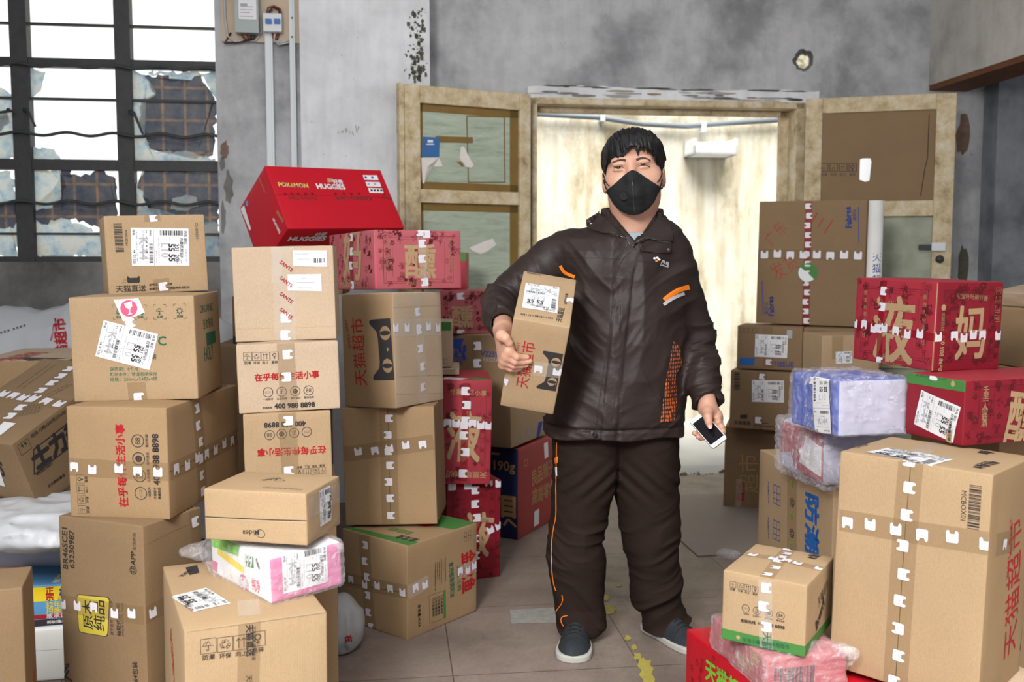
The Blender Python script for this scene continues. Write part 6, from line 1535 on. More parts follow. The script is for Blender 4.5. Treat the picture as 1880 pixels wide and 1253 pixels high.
# eyes, brows
for (ex, ez), nme in zip(EX, ('l', 'r')):
    c = np.array((ex, -.0800, ez)); r = .0140; u, v = 16, 12; vs = []; fs = []
    for i in range(v + 1):
        t = math.pi * i / v
        for j in range(u):
            p_ = 2 * math.pi * j / u; vs.append(tuple(HW_(c + r * np.array((math.sin(t) * math.cos(p_), math.sin(t) * math.sin(p_), math.cos(t))))))
    for i in range(v):
        for j in range(u): fs.append([i * u + j, i * u + (j + 1) % u, (i + 1) * u + (j + 1) % u, (i + 1) * u + j])
    ey = obj('eye', vs, fs, 'eye_white', PERSON, True)
    vs = [tuple(HW_(c + np.array((.0066 * k_ * math.cos(t), -math.sqrt(r * r - (.0066 * k_) ** 2) - .0004, .0066 * k_ * math.sin(t))))) for k_ in (1, .5, .02) for t in np.linspace(0, 2 * math.pi, 17)[:-1]]
    obj('iris', vs, [[k * 16 + i, k * 16 + (i + 1) % 16, (k + 1) * 16 + (i + 1) % 16, (k + 1) * 16 + i] for k in (0, 1) for i in range(16)], 'iris', ey, True)
bpy.context.view_layer.update()
qb = cast([o for o in PERSON.children_recursive if o.name.split('.')[0] in ('body', 'eye')])
def ribbon(q, pts, wd, mt, name, parent, off=.0015, n=24, taper=None, thick=0, wfun=None):
    """a strip laid on a surface along a line given as it is seen; wd in photo pixels"""
    P = [Vector(p) for p in pts]
    for _ in range(3):
        if len(P) > 2: P = [P[0]] + [q_ for i in range(len(P) - 1) for q_ in (P[i].lerp(P[i + 1], .25), P[i].lerp(P[i + 1], .75))] + [P[-1]]
    L_ = [0]
    for i in range(1, len(P)): L_.append(L_[-1] + (P[i] - P[i - 1]).length)
    vs = []; m_ = 0; cols = 4
    for i in range(n + 1):
        s_ = L_[-1] * i / n; k = max(j for j in range(len(L_)) if L_[j] <= s_ + 1e-9); k = min(k, len(P) - 2); t = (s_ - L_[k]) / max(L_[k + 1] - L_[k], 1e-9); c = P[k].lerp(P[k + 1], t)
        # smoothed direction
        a_ = P[k + 1] - P[k]
        if t < .5 and k > 0: a_ = a_.normalized() * (.5 + t) + (P[k] - P[k - 1]).normalized() * (.5 - t)
        elif t >= .5 and k < len(P) - 2: a_ = a_.normalized() * (1.5 - t) + (P[k + 2] - P[k + 1]).normalized() * (t - .5)
        nn = Vector((-a_.y, a_.x)).normalized(); w_ = wd * (taper[0] + (taper[1] - taper[0]) * i / n if taper else 1)
        if wfun: w_ = wd * wfun(i / n)
        row = []
        for j in range(cols + 1):
            p = c + nn * (w_ * (j / cols - .5)); r = q(p.x, p.y, off + thick * (1 - (2 * j / cols - 1) ** 2)); row.append(r)
        if any(r is None for r in row): 
            if m_ and len(vs) >= cols + 1: break
            continue
        vs += [tuple(r) for r in row]; m_ += 1
    fs = [[i * (cols + 1) + j, i * (cols + 1) + j + 1, (i + 1) * (cols + 1) + j + 1, (i + 1) * (cols + 1) + j] for i in range(m_ - 1) for j in range(cols)]
    return obj(name, vs, fs, mt, parent, True) if fs else None
ribbon(qb, [(1124, 299), (1133, 295), (1142, 293.5), (1149, 295)], 4.6, 'brow', 'eyebrow', PERSON, .0006, wfun=lambda t: .5 + .6 * t if t < .7 else .95)
ribbon(qb, [(1168, 294), (1177, 290.5), (1186, 290.5), (1195, 296)], 4.8, 'brow', 'eyebrow', PERSON, .0006, wfun=lambda t: 1 - .6 * t)
for pts in ([(1128, 308.5), (1133, 306.3), (1138, 305.8), (1143, 307), (1147, 310)], [(1171, 306.5), (1176, 303.8), (1181, 302.8), (1187, 303.6), (1193, 307)]):
    ribbon(qb, pts, 1.5, 'lash', 'eyelash', PERSON, .0012, wfun=lambda t: 1.2 - abs(t - .5))
ribbon(qb, [(1127, 306), (1134, 302.8), (1141, 303), (1147, 306)], .7, 'lid_crease', 'lid_crease', body, .0006); ribbon(qb, [(1169, 304), (1177, 299.6), (1185, 299.6), (1193, 303.5)], .7, 'lid_crease', 'lid_crease', body, .0006)
r = qb(1122, 307, .0008); obj('mole', [tuple(r + Vector((.0012 * math.cos(t), -.0005, .0012 * math.sin(t)))) for t in np.linspace(0, 6.28, 9)[:-1]], [list(range(8))], 'lash', body)
# hair: a cap cut along an uneven fringe, combed into strands
fx = np.array([-.105, -.092, -.086, -.078, -.068, -.060, -.050, -.040, -.030, -.020, -.010, .000, .012, .018, .026, .036, .046, .056, .066, .074, .080, .086, .092, .105])
fz = np.array([-.005, -.010, .030, .050, .046, .038, .044, .052, .066, .074, .082, .088, .084, .066, .086, .082, .074, .070, .062, .052, .020, .000, -.010, -.010])
def f_hair(P):
    q = HL(P); x, y, z = q[:, 0], q[:, 1], q[:, 2]
    d = ell(q, (.000, .026, .044), (.1045, .122, .106)); d = smin(d, ell(q, (.006, -.030, .085), (.082, .062, .050)), .03)
    st = vnoise(np.stack([np.arctan2(x, .16 - z * .2) * 34 + z * 8, y * 12 + z * 5, z * 10], -1), 1, 5)
    st2 = vnoise(np.stack([x * 190 + z * 60, y * 90, z * 22], -1), 1, 9)
    d = d - .0035 * st - .0022 * st2
    zl = np.interp(x, fx, fz) + .006 * vnoise(np.stack([x * 150, y * 0, z * 0], -1), 1, 3)
    front = np.clip((.03 - y) / .05, 0, 1)
    side = -.030 + .0 * y; back = -.085
    cut = np.where(y < .0, zl, np.where(y < .030, -.012 + y * 0, back))
    cut = zl * front + np.where(y > .035, back, -.006) * (1 - front)
    d = np.maximum(d, (cut - z) * .8)
    inner = ell(q, (0, .028, .040), (.082, .098, .094)); return np.maximum(d, -inner)
V, Q = surfnet(f_hair, tuple(HC + (-.14, -.14, -.11)), tuple(HC + (.14, .18, .18)), .0024, B=12)
hair = mesh_np('hair', V, Q, 'hair_black', PERSON)
rr_ = random.Random(11)
a = Acc()                                                    # loose fringe strands
for i in range(150):
    x0 = rr_.uniform(-.082, .080); z1 = float(np.interp(x0, fx, fz)) - rr_.uniform(-.002, .016); lean = -.018 if x0 < .01 else .012
    z0 = z1 + .045; pts = []
    for t in np.linspace(0, 1, 6):
        x = x0 - lean * (1 - t); z = z0 + (z1 - z0) * t
        k = 1 - (x / .103) ** 2 - ((z - .044) / .125) ** 2; y = .026 - .121 * math.sqrt(max(k, .02)) - .002; y = min(y, -.03 if abs(x) < .07 else y)
        pts.append(tuple(HW_((x, y - .0015 * t, z))))
    tubev(a, pts, [.0024, .0024, .0020, .0015, .0009, .0003], 'hair_black', 5, True)
fr = a.build('fringe', hair)
# mask
def f_mask(P):
    q = HL(P); x, y, z = q[:, 0], q[:, 1], q[:, 2]; xc = x + .003
    d = f_head(P) - .0045
    r = ell(q, (-.003, -.062, -.064), (.076, .066, .082)); rd = smin(r, cone(q, (-.006, -.100, .010), (.001, -.128, -.060), .010, .012), .035)
    rd = smin(rd, cone(q, (.001, -.126, -.060), (.003, -.108, -.118), .010, .010), .03)
    s_ = smin(d, rd, .01)
    top = np.interp(np.abs(xc), [0, .012, .030, .055, .078, .086], [.0135, .009, -.004, -.024, -.040, -.048])
    bot = np.interp(np.abs(xc), [0, .02, .045, .065, .078, .086], [-.128, -.125, -.112, -.090, -.066, -.054])
    s_ = s_ + .0014 * np.exp(-(xc / .0012) ** 2) * 0 - .0022 * np.exp(-(xc / .0028) ** 2) - .0010 * vnoise(q * np.array([1, 1, 2.2]), 42, 2)
    return np.maximum(np.maximum(s_, (z - top) * .8), np.maximum((bot - z) * .8, y + .010))
V, Q = surfnet(f_mask, tuple(HC + (-.11, -.16, -.15)), tuple(HC + (.11, .02, .04)), .0022, B=12, proj=0)
mask = mesh_np('face_mask', V, Q, 'mask_black', PERSON)
bpy.context.view_layer.update(); qm = cast([mask])
c = qm(1146, 358, .0); 
if c is not None:
    a = Acc(); c1 = qm(1150, 356, 0); n_ = (Vector(CO) - c).normalized(); x_ = n_.cross(Vector((0, 0, 1))).normalized(); z_ = x_.cross(n_)
    n_ = (n_ + x_ * .35).normalized(); x_ = n_.cross(Vector((0, 0, 1))).normalized(); z_ = x_.cross(n_); vs = []; K = 24
    for r0, h0 in ((.0168, -.004), (.0168, .004), (.0150, .0062), (.0118, .0062), (.0112, .0042), (.0060, .0052), (.0002, .0054)):
        for i in range(K):
            t = 2 * math.pi * i / K; vs.append(tuple(c + n_ * h0 + x_ * (r0 * math.cos(t)) + z_ * (r0 * 1.12 * math.sin(t))))
    a.add(vs, [[k * K + i, k * K + (i + 1) % K, (k + 1) * K + (i + 1) % K, (k + 1) * K + i] for k in range(6) for i in range(K)], 'mask_black', True); a.build('mask_valve', mask)
ribbon(qm, [(1161, 330), (1162, 345), (1163, 365), (1165, 389)], 1.3, 'zip_teeth', 'mask_seam', mask, .0010, 24, wfun=lambda t: .4 + .6 * t)
qh = cast([body])
for pts in ([(1120, 342), (1114, 336), (1109.5, 327), (1107, 317)], [(1119, 352), (1113, 345), (1110, 338), (1109, 330)], [(1206, 335), (1211, 329), (1214.5, 319), (1216, 311)], [(1207, 349), (1211, 343), (1213.5, 336), (1214.5, 329)]):
    ribbon(qh, pts, 1.9, 'mask_black', 'mask_strap', mask, .0025, thick=.001)

# ---- clothes
WR = [(1.0, 5), (1.9, 11), (4.0, 24)]
tor, TZ = loft([(392, 1112, 1212, 3.27, .085), (408, 1094, 1226, 3.27, .105), (424, 1068, 1240, 3.265, .118), (440, 1046, 1250, 3.26, .126), (462, 1036, 1258, 3.255, .138), (500, 1042, 1262, 3.25, .150), (560, 1045, 1262, 3.245, .162), (620, 1036, 1256, 3.245, .170),
                (680, 1028, 1247, 3.245, .176), (740, 1014, 1245, 3.245, .182), (790, 1000, 1246, 3.245, .180), (808, 998, 1246, 3.245, .176)])
SL = [(A3(1050, 458, 3.26), SHL + np.array([.0, 0, .004]), .064, .066), (SHL, ELL_, .066, .060), (ELL_, WRL + (ELL_ - WRL) * .22, .058, .045)]
SR = [(A3(1196, 450, 3.25), SHR, .062, .062), (SHR, ELR, .064, .055), (ELR, WRR + (ELR - WRR) * .10, .054, .043)]
def along(P, segs):
    """distance and running length along a chain"""
    best = np.full(len(P), 9.0); s_ = np.zeros(len(P)); acc = 0
    for a, b_, ra, rb in segs:
        ab = b_ - a; L_ = np.linalg.norm(ab); t = np.clip(((P - a) @ ab) / (L_ * L_), 0, 1); d = np.linalg.norm(P - a - t[:, None] * ab, axis=-1) - (ra + (rb - ra) * t)
        m = d < best; best = np.where(m, d, best); s_ = np.where(m, acc + t * L_, s_); acc += L_
    return best, s_, acc
SA = {3: (ELL_ - SHL) / np.linalg.norm(ELL_ - SHL), 13: (WRR - SHR) / np.linalg.norm(WRR - SHR)}
def f_sleeve(P, segs, seed):
    d, s_, tot = along(P, segs); w = vnoise(P, 9, seed)
    amp = .006 + .012 * np.clip((s_ - tot * .35) / (tot * .65), 0, 1)
    Wp = P + .030 * np.stack([vnoise(P, 8, seed + 1), vnoise(P, 8, seed + 2), vnoise(P, 8, seed + 3)], -1)
    a_ = SA[seed]; al = Wp @ a_; cr = np.cross(Wp, a_); q_ = al[:, None] * a_ * 13 + np.cross(a_, cr) * 4.5
    f_ = ridge(q_, 1.0, seed) ; f2 = ridge(q_, 2.1, seed + 9)
    f3 = ridge(q_ * np.array([1.0, 1.0, 1.0]), 3.6, seed + 12)
    d = d - amp * (f_ * .8 + f2 * .55 + f3 * .22)
    return d
SHd = zrow(440)
def f_jacket(P):
    x, y, z = P.T; d = tor(P)
    u = (x - .34); base = .0070 * ridge(P * np.array([1.5, .6, .32]), 6, 21) + .0045 * ridge(P * np.array([.9, .8, .9]), 10, 33)
    # drag folds running down from the shoulders and armpits, and a gathered hem
    diag = np.sin((z * 1.0 - np.abs(u) * 1.1) * 34 + 2.5 * vnoise(P, 4, 2)); base = base + .0032 * diag * np.clip((z - 1.02) / .2, 0, 1) * np.clip(np.abs(u) / .12, 0, 1)
    Wq = P + .05 * np.stack([vnoise(P, 5, 41), vnoise(P, 5, 42), vnoise(P, 5, 43)], -1); sgn = np.sign(u)
    dg = np.stack([Wq[:, 0] * 3 + Wq[:, 2] * 2 * sgn, Wq[:, 1] * 2, Wq[:, 2] * 10 - np.abs(Wq[:, 0] - .34) * 9], -1)
    base = base + (.0035 + .004 * np.clip(np.abs(u) / .2, 0, 1)) * ridge(dg, 1.3, 51) + .0018 * ridge(dg, 3.1, 52)
    base = base + .006 * ridge(P * np.array([.55, .5, .16]), 11, 8) * np.clip((1.02 - z) / .3, 0, 1)
    d = d - base
    # placket ridge
    px_ = np.interp(z, [zrow(805), zrow(700), zrow(600), zrow(500), zrow(455)], [A3(1106, 805)[0], A3(1116, 700)[0], A3(1128, 600)[0], A3(1140, 500)[0], A3(1158, 455)[0]])
    d = d - .004 * np.clip(1 - np.abs((x - px_) / .026) ** 6, 0, 1) * (y < 3.2)
    d = smin(d, f_sleeve(P, SL, 3), .045); d = smin(d, f_sleeve(P, SR, 13), .040)
    # waistband seam
    d = d + .005 * np.exp(-((z - zrow(776)) / .005) ** 2) * (np.abs(x - .34) < .26)
    # neck opening with a v at the throat
    nx = A3(1162, 400)[0]; hwv = np.interp(z, [zrow(449), zrow(430), zrow(405), zrow(385), 2], [-.004, .024, .056, .078, .1]); v = np.maximum(np.abs(x - nx) - hwv, y - 3.23)
    d = smax(d, -v, .006)
    d = smax(d, -cone(P, A3(1162, 380, 3.26), A3(1162, 418, 3.255), .082, .074), .006)
    # sleeve ends: hollow cuffs
    for W_, E_, t0 in ((WRL, ELL_, .20), (WRR, ELR, .07)):
        ax = (W_ - E_) / np.linalg.norm(W_ - E_); c_ = W_ - ax * np.linalg.norm(W_ - E_) * t0; k = (P - c_) @ ax; near = np.linalg.norm(P - c_, axis=-1) < .10
        d = np.where(near, smax(d, k - .026, .006), d); d = np.where(near, smax(d, -cone(P, c_ - ax * .03, c_ + ax * .06, .033, .037), .004), d)
    # press of the held carton
    return np.maximum(d, zrow(808, 3.08) - z + .004 * np.sin(x * 30))
V, Q = surfnet(f_jacket, (-.16, 2.85, .62), (.80, 3.52, 1.50), .0046, B=12)
jacket = mesh_np('jacket', V, Q, 'jacket_brown', PERSON)
def f_collar(P):
    """stand collar, open at the throat, turned out a little"""
    x, y, z = P.T; z0, z1 = zrow(432), zrow(383); t = np.clip((z - z0) / (z1 - z0), -.2, 1.2)
    cx = A3(1163, 400)[0] + 0 * t; cy = 3.262; rx = np.interp(t, [0, .5, 1], [.116, .101, .094]); ry = np.interp(t, [0, .5, 1], [.098, .092, .088])
    k = np.sqrt(((x - cx) / rx) ** 2 + ((y - cy) / ry) ** 2); d = np.abs((k - 1) * rx) - .0075
    ang = np.abs(np.arctan2(x - cx, -(y - cy))); gap = np.interp(t, [0, .4, 1], [.42, .80, 1.06]); d = np.maximum(d, (gap - ang) * .09)
    top = z1 + .016 * np.clip((ang - 1.4) / 1.6, 0, 1) - .010 * np.clip(1.5 - ang, 0, 1)
    d = d - .002 * ridge(P, 16, 4)
    return smax(smax(d, z - top, .006), z0 - .03 - z, .004)
V, Q = surfnet(f_collar, (.20, 3.10, 1.30), (.58, 3.42, 1.52), .0036, B=12, proj=1)
collar = mesh_np('collar', V, Q, 'jacket_brown', jacket)
def f_tee(P):
    d = tor(P) + .016; x, y, z = P.T; nx = A3(1162, 400)[0]
    d = np.maximum(d, z - zrow(428)); d = np.maximum(d, zrow(500) - z); return smax(d, -cone(P, A3(1163, 380, 3.26), A3(1163, 432, 3.245), .066, .060), .004)
V, Q = surfnet(f_tee, (.15, 3.05, 1.2), (.58, 3.45, 1.47), .005, B=12); mesh_np('undershirt', V, Q, 'tee_grey', PERSON)
bpy.context.view_layer.update()
qj = cast([jacket, collar]); qj0 = cast([jacket])
def patchq(q, pts, mt, name, parent, off=.002, th=.006, step=3.0):
    """a flat piece of cloth with thickness laid on a surface; its outline is given as seen"""
    bm = bmesh.new(); n = len(pts); P = []
    for i in range(n):
        a_, b_ = Vector(pts[i]), Vector(pts[(i + 1) % n]); k = max(1, int((b_ - a_).length / step)); P += [a_.lerp(b_, j / k) for j in range(k)]
    f = bm.faces.new([bm.verts.new((p.x, p.y, 0)) for p in P])
    x0, x1 = min(p.x for p in P), max(p.x for p in P); y0, y1 = min(p.y for p in P), max(p.y for p in P); t = x0 + step
    while t < x1: bmesh.ops.bisect_plane(bm, geom=bm.verts[:] + bm.edges[:] + bm.faces[:], plane_co=(t, 0, 0), plane_no=(1, 0, 0)); t += step
    t = y0 + step
    while t < y1: bmesh.ops.bisect_plane(bm, geom=bm.verts[:] + bm.edges[:] + bm.faces[:], plane_co=(0, t, 0), plane_no=(0, 1, 0)); t += step
    bad = []; good = []
    for v in bm.verts:
        r = q(v.co.x, v.co.y, off + th)
        if r is None: bad.append(v)
        else: v.co = r; good.append((v.co.y, v.co.x, v.co.z))
    for v in bad:                                            # overhanging edge: carry on at the depth of the nearest cloth
        c = at(v.co.x, v.co.y, 3.15); k = min(good, key=lambda g: (g[1] - c.x) ** 2 + (g[2] - c.z) ** 2); v.co = at(v.co.x, v.co.y, k[0] + .004)
    ext = bmesh.ops.extrude_face_region(bm, geom=bm.faces[:]); vv = [g for g in ext['geom'] if isinstance(g, bmesh.types.BMVert)]
    for v in vv:
        d = (v.co - Vector(CO)).normalized(); v.co += d * (th + off)
    bmesh.ops.recalc_face_normals(bm, faces=bm.faces[:])
    me = bpy.data.meshes.new(name); bm.to_mesh(me); bm.free(); me.materials.append(MATS[mt]); me.polygons.foreach_set('use_smooth', [True] * len(me.polygons))
    o = bpy.data.objects.new(name, me); COL.objects.link(o); o.parent = parent; return o
patchq(qj, [(1102, 388), (1088, 396), (1076, 404), (1077, 417), (1082, 424), (1110, 431), (1137, 434), (1150, 442), (1156, 451), (1146, 436), (1130, 420), (1112, 402)], 'jacket_brown', 'lapel', jacket, .002, .007)
patchq(qj, [(1205, 388), (1218, 398), (1230, 414), (1233, 430), (1233, 445), (1210, 445), (1188, 441), (1168, 450), (1163, 456), (1172, 440), (1190, 422), (1203, 404)], 'jacket_brown', 'lapel', jacket, .002, .007)
patchq(qj, [(1170, 444), (1190, 441), (1232, 446), (1231, 466), (1200, 465), (1178, 463)], 'jacket_brown', 'collar_tab', jacket, .001, .004)
bpy.context.view_layer.update(); qk = cast([o for o in PERSON.children_recursive if o.name.split('.')[0] in ('jacket', 'collar', 'lapel', 'collar_tab')])
ribbon(qk, [(1080, 422), (1098, 427), (1120, 430), (1138, 432), (1150, 440), (1157, 450)], 2.6, 'zip_teeth', 'zipper', jacket, .002, 40, thick=.001)
ribbon(qk, [(1161, 452), (1168, 445), (1180, 438), (1190, 437), (1210, 443), (1232, 446)], 2.6, 'zip_teeth', 'zipper', jacket, .002, 40, thick=.001)
for p in ((1086, 413.5), (1226, 460), (1086, 796)):
    c = qk(p[0], p[1], .002); a = Acc(); tubev(a, [tuple(c), tuple(c + (CO - c).normalized() * .003)], .0058, 'snap_metal', 14); tubev(a, [tuple(c + (CO - c).normalized() * .003), tuple(c + (CO - c).normalized() * .0036)], .003, 'zip_teeth', 10); a.build('snap_button', jacket)
c = qk(1093, 800, .002); a = Acc(); tubev(a, [tuple(c), tuple(c + (CO - c).normalized() * .004)], .0075, 'lining', 14); a.build('snap_button', jacket)
# placket edges, seams
ribbon(qk, [(1156, 462), (1142, 478), (1132, 500), (1127, 540), (1120, 600), (1107, 690), (1097, 760), (1094, 800)], 1.3, 'lining', 'seam_line', jacket, .0012, 60)
ribbon(qk, [(1168, 470), (1163, 500), (1158, 540), (1150, 610), (1138, 680), (1127, 740), (1122, 780)], 1.0, 'lining', 'seam_line', jacket, .0012, 60)
ribbon(qk, [(1022, 474), (1060, 474), (1100, 474), (1140, 476)], .9, 'lining', 'seam_line', jacket, .0012, 30); ribbon(qk, [(1170, 480), (1200, 482), (1230, 492)], .9, 'lining', 'seam_line', jacket, .0012, 30)
ribbon(qk, [(1000, 778), (1050, 784), (1090, 790), (1150, 790), (1200, 784), (1244, 776)], 1.1, 'lining', 'seam_line', jacket, .0012, 60)
ribbon(qk, [(1180, 676), (1192, 705), (1204, 730), (1213, 738)], 1.2, 'lining', 'pocket_seam', jacket, .0012, 20)
ribbon(qk, [(1219, 552), (1232, 541), (1247, 532), (1265, 527)], 9, 'orange', 'orange_band', jacket, .0020, 20); ribbon(qk, [(1218, 560), (1231, 550), (1245, 543), (1256, 539)], 6, 'silver_strip', 'reflective_band', jacket, .0022, 20)
ribbon(qk, [(1029, 488), (1034, 497), (1041, 503), (1056, 509)], 6, 'orange', 'orange_band', jacket, .0025, 16)
patchq(qk, [(1236, 625), (1248, 640), (1252, 670), (1240, 690), (1243, 730), (1238, 776), (1212, 776), (1216, 740), (1222, 700), (1230, 660)], 'mesh_panel', 'mesh_panel', jacket, .0008, .001)
drape_txt(qk, '丹鸟', (1212, 483.5), (1226, 488), 'label_white', 'chest_logo', jacket, .02, 1, .003); drape_txt(qk, 'DANNIAO', (1211, 487.5), (1226, 492), 'label_white', 'chest_logo', jacket, .03, 1, .003)
for p, m_ in (((1201, 475), 'label_white'), ((1206, 474), 'label_white'), ((1209, 477), 'label_white'), ((1204.5, 479.5), 'orange')):
    vs = []
    for t in np.linspace(0, 6.28, 11)[:-1]:
        r = qk(p[0] + 2.6 * math.cos(t), p[1] + 2.0 * math.sin(t), .003); vs.append(tuple(r))
    obj('chest_logo', vs, [list(range(10))], m_, jacket)
# ---- trousers
rowsL = [(786, 1018, 1150, 3.255, .140), (830, 1018, 1140, 3.26, .135), (870, 1017, 1134, 3.262, .125), (900, 1016, 1127, 3.265, .115), (950, 1015, 1113, 3.27, .100), (1000, 1013, 1105, 3.27, .092), (1030, 1011, 1108, 3.268, .090), (1070, 1013, 1104, 3.275, .086), (1110, 1020, 1105, 3.28, .080), (1140, 1019, 1106, 3.275, .082), (1160, 1020, 1102, 3.27, .080)]
rowsR = [(786, 1110, 1242, 3.255, .140), (830, 1122, 1243, 3.26, .135), (870, 1127, 1244, 3.262, .125), (900, 1131, 1243, 3.265, .115), (950, 1140, 1242, 3.27, .100), (1000, 1149, 1240, 3.275, .092), (1030, 1156, 1246, 3.28, .090), (1070, 1161, 1251, 3.29, .086), (1110, 1168, 1252, 3.30, .080), (1135, 1177, 1259, 3.31, .080), (1153, 1180, 1250, 3.315, .078)]
lgL, _ = loft(rowsL); lgR, _ = loft(rowsR)
def legf(P, f, seed, zk, zb):
    z = P[:, 2]; d = f(P, 2.1)
    k = np.exp(-((z - zk) / .10) ** 2) * .8 + np.clip((zb + .16 - z) / .14, 0, 1) * 1.1 + .25
    Wp = P + .045 * np.stack([vnoise(P, 6, seed + 1), vnoise(P, 6, seed + 2), vnoise(P, 7, seed + 3)], -1); sg = 1 if seed == 3 else -1
    q_ = np.stack([Wp[:, 0] * 4, Wp[:, 1] * 3, Wp[:, 2] * 15 + sg * Wp[:, 0] * 7], -1)
    return d - .0120 * k * (ridge(q_, 1.0, seed) + .45 * ridge(q_, 2.2, seed + 4)) - .006 * ridge(P * np.array([1, 1, .3]), 7, seed + 5)
zk = zrow(1005); zbL = zrow(1160); zbR = zrow(1153)
def f_trouser(P):
    d = smin(legf(P, lgL, 3, zk, zbL), legf(P, lgR, 7, zk, zbR), .012)
    z = P[:, 2]; wh = np.exp(-((z - zrow(880)) / .06) ** 2); d = d - .004 * wh * np.sin((z + np.abs(P[:, 0] - A3(1128, 880)[0]) * .9) * 110)
    # hollow hems
    for c_, zb in ((A3(1061, 1160, 3.27), zbL), (A3(1215, 1153, 3.315), zbR)):
        h_ = np.linalg.norm((P[:, :2] - c_[:2]) / np.array([.062, .066]), axis=-1) - 1; d = smax(d, -np.maximum(h_ * .062, z - zb - .05), .004)
    return d
V, Q = surfnet(f_trouser, (.05, 3.05, .02), (.62, 3.48, .76), .0046, B=12)
trou = mesh_np('trousers', V, Q, 'trouser_brown', PERSON)
bpy.context.view_layer.update(); qt = cast([trou])
ribbon(qt, [(1023, 812), (1022, 850), (1021, 900), (1022, 950), (1016, 972), (1013, 1000), (1013, 1040), (1016, 1070), (1021, 1085)], 1.6, 'orange_piping', 'side_piping', trou, .002, 70, thick=.001)
ribbon(qt, [(1032, 1092), (1034, 1105), (1026, 1117), (1021, 1124)], 1.6, 'orange_piping', 'side_piping', trou, .002, 20, thick=.001); ribbon(qt, [(1042, 1131), (1031, 1133), (1030, 1142), (1035, 1150)], 1.6, 'orange_piping', 'side_piping', trou, .002, 20, thick=.001)
patchq(qt, [(1019, 842), (1025, 839), (1025, 850), (1020, 852)], 'orange', 'side_tab', trou, .0015, .001, 2); patchq(qt, [(1020, 858), (1024, 858), (1024, 874), (1021, 874)], 'label_white', 'side_tab', trou, .0015, .001, 2)
ribbon(qt, [(1142, 806), (1141, 830), (1137, 856), (1129, 876)], 1.2, 'lining', 'fly_seam', trou, .0015, 20); ribbon(qt, [(1075, 815), (1060, 840), (1050, 870)], .8, 'lining', 'pocket_seam', trou, .0012, 16)
# ---- shoes
def shoe(heel, toe, L_, W_):
    heel, toe = np.array(heel), np.array(toe); fx_ = toe - heel; fx_ /= np.linalg.norm(fx_); sx = np.array((-fx_[1], fx_[0], 0)); 
    M = Matrix(((fx_[0], sx[0], 0, heel[0]), (fx_[1], sx[1], 0, heel[1]), (0, 0, 1, 0), (0, 0, 0, 1)))
    e = empty('shoe', M=M); e.parent = PERSON
    tt = np.linspace(-.05, 1.05, 111)
    def sm(xs, ys): y = np.interp(tt, xs, ys); k = np.exp(-np.linspace(-2, 2, 17) ** 2); k /= k.sum(); return np.convolve(np.pad(y, 8, 'edge'), k, 'valid')
    pr_ = sm([0, .04, .15, .35, .6, .78, .90, .97, 1.0], [.50, .68, .78, .76, .95, 1.0, .82, .55, .30]) * W_ / 2
    hh_ = sm([0, .1, .25, .42, .6, .8, .95, 1.02], [.088, .094, .090, .088, .068, .056, .048, .042])
    prof = lambda x: np.interp(x / L_, tt, pr_)
    def plan(P, g=0): # footprint distance
        x, y = P[:, 0], P[:, 1]; ex = np.clip((x - L_ * .80) / (L_ * .20), 0, 1.2); w = np.interp(x / L_, tt, pr_) ; w = np.where(x > L_ * .8, np.interp(.8, tt, pr_) * np.sqrt(np.clip(1 - ex ** 2.2, 0, 1)), w)
        return smax(np.abs(y) - w - g, np.maximum(-x - g, x - L_ - g), .02) * .8
    fs_ = lambda P: smax(plan(P, .003), np.abs(P[:, 2] - .0115) - .0115, .005)
    V, Q = surfnet(fs_, (-.02, -W_, -.005), (L_ + .02, W_, .04), .0035, B=12); V[:, 2] = np.maximum(V[:, 2], 0); so = mesh_np('sole', V, Q, 'sole_white', e)
    def fu(P):
        x, y, z = P.T; d = smin(ell(P, (L_ * .70, 0, .010), (L_ * .285, W_ * .470, .052)), ell(P, (L_ * .36, 0, .010), (L_ * .36, W_ * .385, .088)), .035)
        d = smin(d, cone(P, (L_ * .48, 0, .060), (L_ * .32, 0, .078), .018, .022), .03); d = np.maximum(d, .010 - z)
        hole = np.maximum(np.linalg.norm(np.stack([(x - L_ * .22) / .052, y / .030], -1), axis=-1) - 1, (.06 - z) / .03) * .03
        return smax(d, -hole, .008) - .0012 * ridge(P, 26, 3)
    V, Q = surfnet(fu, (-.02, -W_, 0), (L_ + .02, W_, .11), .0035, B=12); up = mesh_np('upper', V, Q, 'shoe_navy', e)
    from mathutils.bvhtree import BVHTree
    bv = BVHTree.FromPolygons([tuple(v_) for v_ in V], [tuple(int(i) for i in q_) for q_ in Q])
    def top(x, y):
        r = bv.ray_cast(Vector((x, y, .25)), Vector((0, 0, -1))); return (x, y, (r[0].z if r[0] is not None else .05) + .0018)
    for i in range(5):
        x = L_ * (.43 + .055 * i); k = .019; a = Acc(); tubev(a, [top(x - .003, t) for t in (-k, -k * .6, -k * .2, k * .2, k * .6, k)], .0024, 'lace_black', 6); a.build('laces', up)
    for s_ in (-1, 1):
        a = Acc(); p_ = [top(L_ * .42, 0), top(L_ * .42, s_ * .012), top(L_ * .45, s_ * .026), top(L_ * .48, s_ * .020), top(L_ * .46, s_ * .004)]; p_[1] = (p_[1][0], p_[1][1], p_[1][2] + .008); tubev(a, p_, .0019, 'lace_black', 6); a.build('laces', up)
    a = Acc(); tubev(a, [top(L_ * .69, t) for t in np.linspace(-W_ * .40, W_ * .40, 15)], .0010, 'lining', 5); a.build('toe_seam', up); return e
hitz = lambda x, y: hit(x, y, (0, 0, .0), Vector((0, 0, 1)))
t1 = hitz(1051, 1217); shoe((A3(1062, 1150, 3.34)[0], 3.345, 0), (t1.x, t1.y, 0), .285, .116)
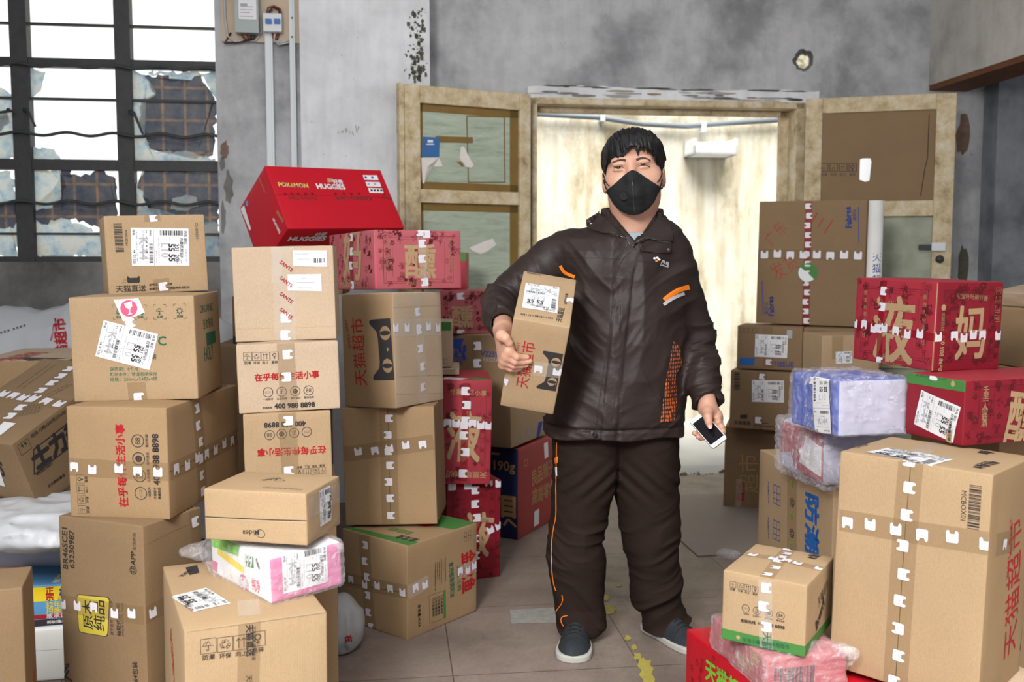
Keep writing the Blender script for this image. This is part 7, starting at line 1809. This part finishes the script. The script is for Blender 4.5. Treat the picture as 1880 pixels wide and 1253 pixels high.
t2 = hitz(1289, 1203); d2 = Vector((t2.x, t2.y, 0)) ; h2 = Vector((.475, 3.385, 0)); v2 = (d2 - h2).normalized(); h2 = d2 - v2 * .285; shoe(tuple(h2), tuple(d2), .285, .112)

# ---- phone in the hand
ph_e = empty('phone', label='white smartphone with dark screen held in the hand near the doorway', cat='phone')
Mx = Matrix(((pl[0], pw[0], pn[0], PH0[0]), (pl[1], pw[1], pn[1], PH0[1]), (pl[2], pw[2], pn[2], PH0[2]), (0, 0, 0, 1)))
ph_e.matrix_world = Mx
def slab(name, hl, hw, z0, z1, r, mt, parent):
    pts = []
    for cx, cy, a0 in ((hl - r, hw - r, 0), (-hl + r, hw - r, 90), (-hl + r, -hw + r, 180), (hl - r, -hw + r, 270)):
        for k in range(7): t = R_(a0 + 15 * k); pts.append((cx + r * math.cos(t), cy + r * math.sin(t)))
    n = len(pts); vs = [(x, y, z) for z in (z0, z1) for x, y in pts]
    return obj(name, vs, [list(range(n))[::-1], [n + i for i in range(n)]] + [[i, (i + 1) % n, n + (i + 1) % n, n + i] for i in range(n)], mt, parent)
mat('screen', (.006, .007, .010), .08, spec=.6); mat('phone_white', (.72, .76, .80), .25); mat('phone_rim', (.55, .42, .36), .25, .8)
pb = slab('phone_body', hl_, hw_, -.0075, -.0005, .009, 'phone_rim', ph_e); bevel(pb, .002); pf = slab('front_glass', hl_ - .001, hw_ - .001, -.0005, .0002, .008, 'phone_white', ph_e); slab('screen', hl_ * .76, hw_ - .003, .0002, .0005, .001, 'screen', ph_e)
for k in (-1, 0, 1): slab('key', .0018, .0016, .0002, .0006, .0004, 'ink_grey', pf).location = (hl_ - .009, k * .012, 0)
# ---- the carton under the arm
b = Box(CB, G['HB'], 'brown carton with cat head, red characters and upside-down label, held under the arm', 'kraft_mid', seed=60, bulge=.001)
b.txt('front', '天猫超市', (967.8, 713.6), (982, 629), 'ink_red', 0); b.txt('front', 'TMALL MART', (950, 663), (955, 629), 'ink_red'); b.cat('front', (1020.5, 719), (1034, 650))
b.tape('front', (980, 676), (1040, 684), .05, ts=[.14, .72], tab=.026, mt='tape_clear', part='packing_tape')
b.label('top', (1027, 529.5), (965, 520), 1.35, seed=31); b.txt('top', 'CS-002002', (994, 505), (968, 500), bold=.02); b.bars('top', (1015, 584), (955, 576), .008, n=24, seed=9)
b.txt('top', '天猫直送', (1030, 592), (1036, 567), bold=.03); b.txt('top', '此商品由天猫', (1040, 560), (1043, 540), bold=.02); b.tape('top', (1042, 551), (1052, 553), .03, ts=[.5], tab=.024, mt='tape_clear'); b.tape('front', (922, 699), (930, 701), .03, ts=[.5], tab=.024, mt='tape_clear')
b.line('front', (1019, 765), (1050, 606), .003, 'kraft_dark'); b.done()
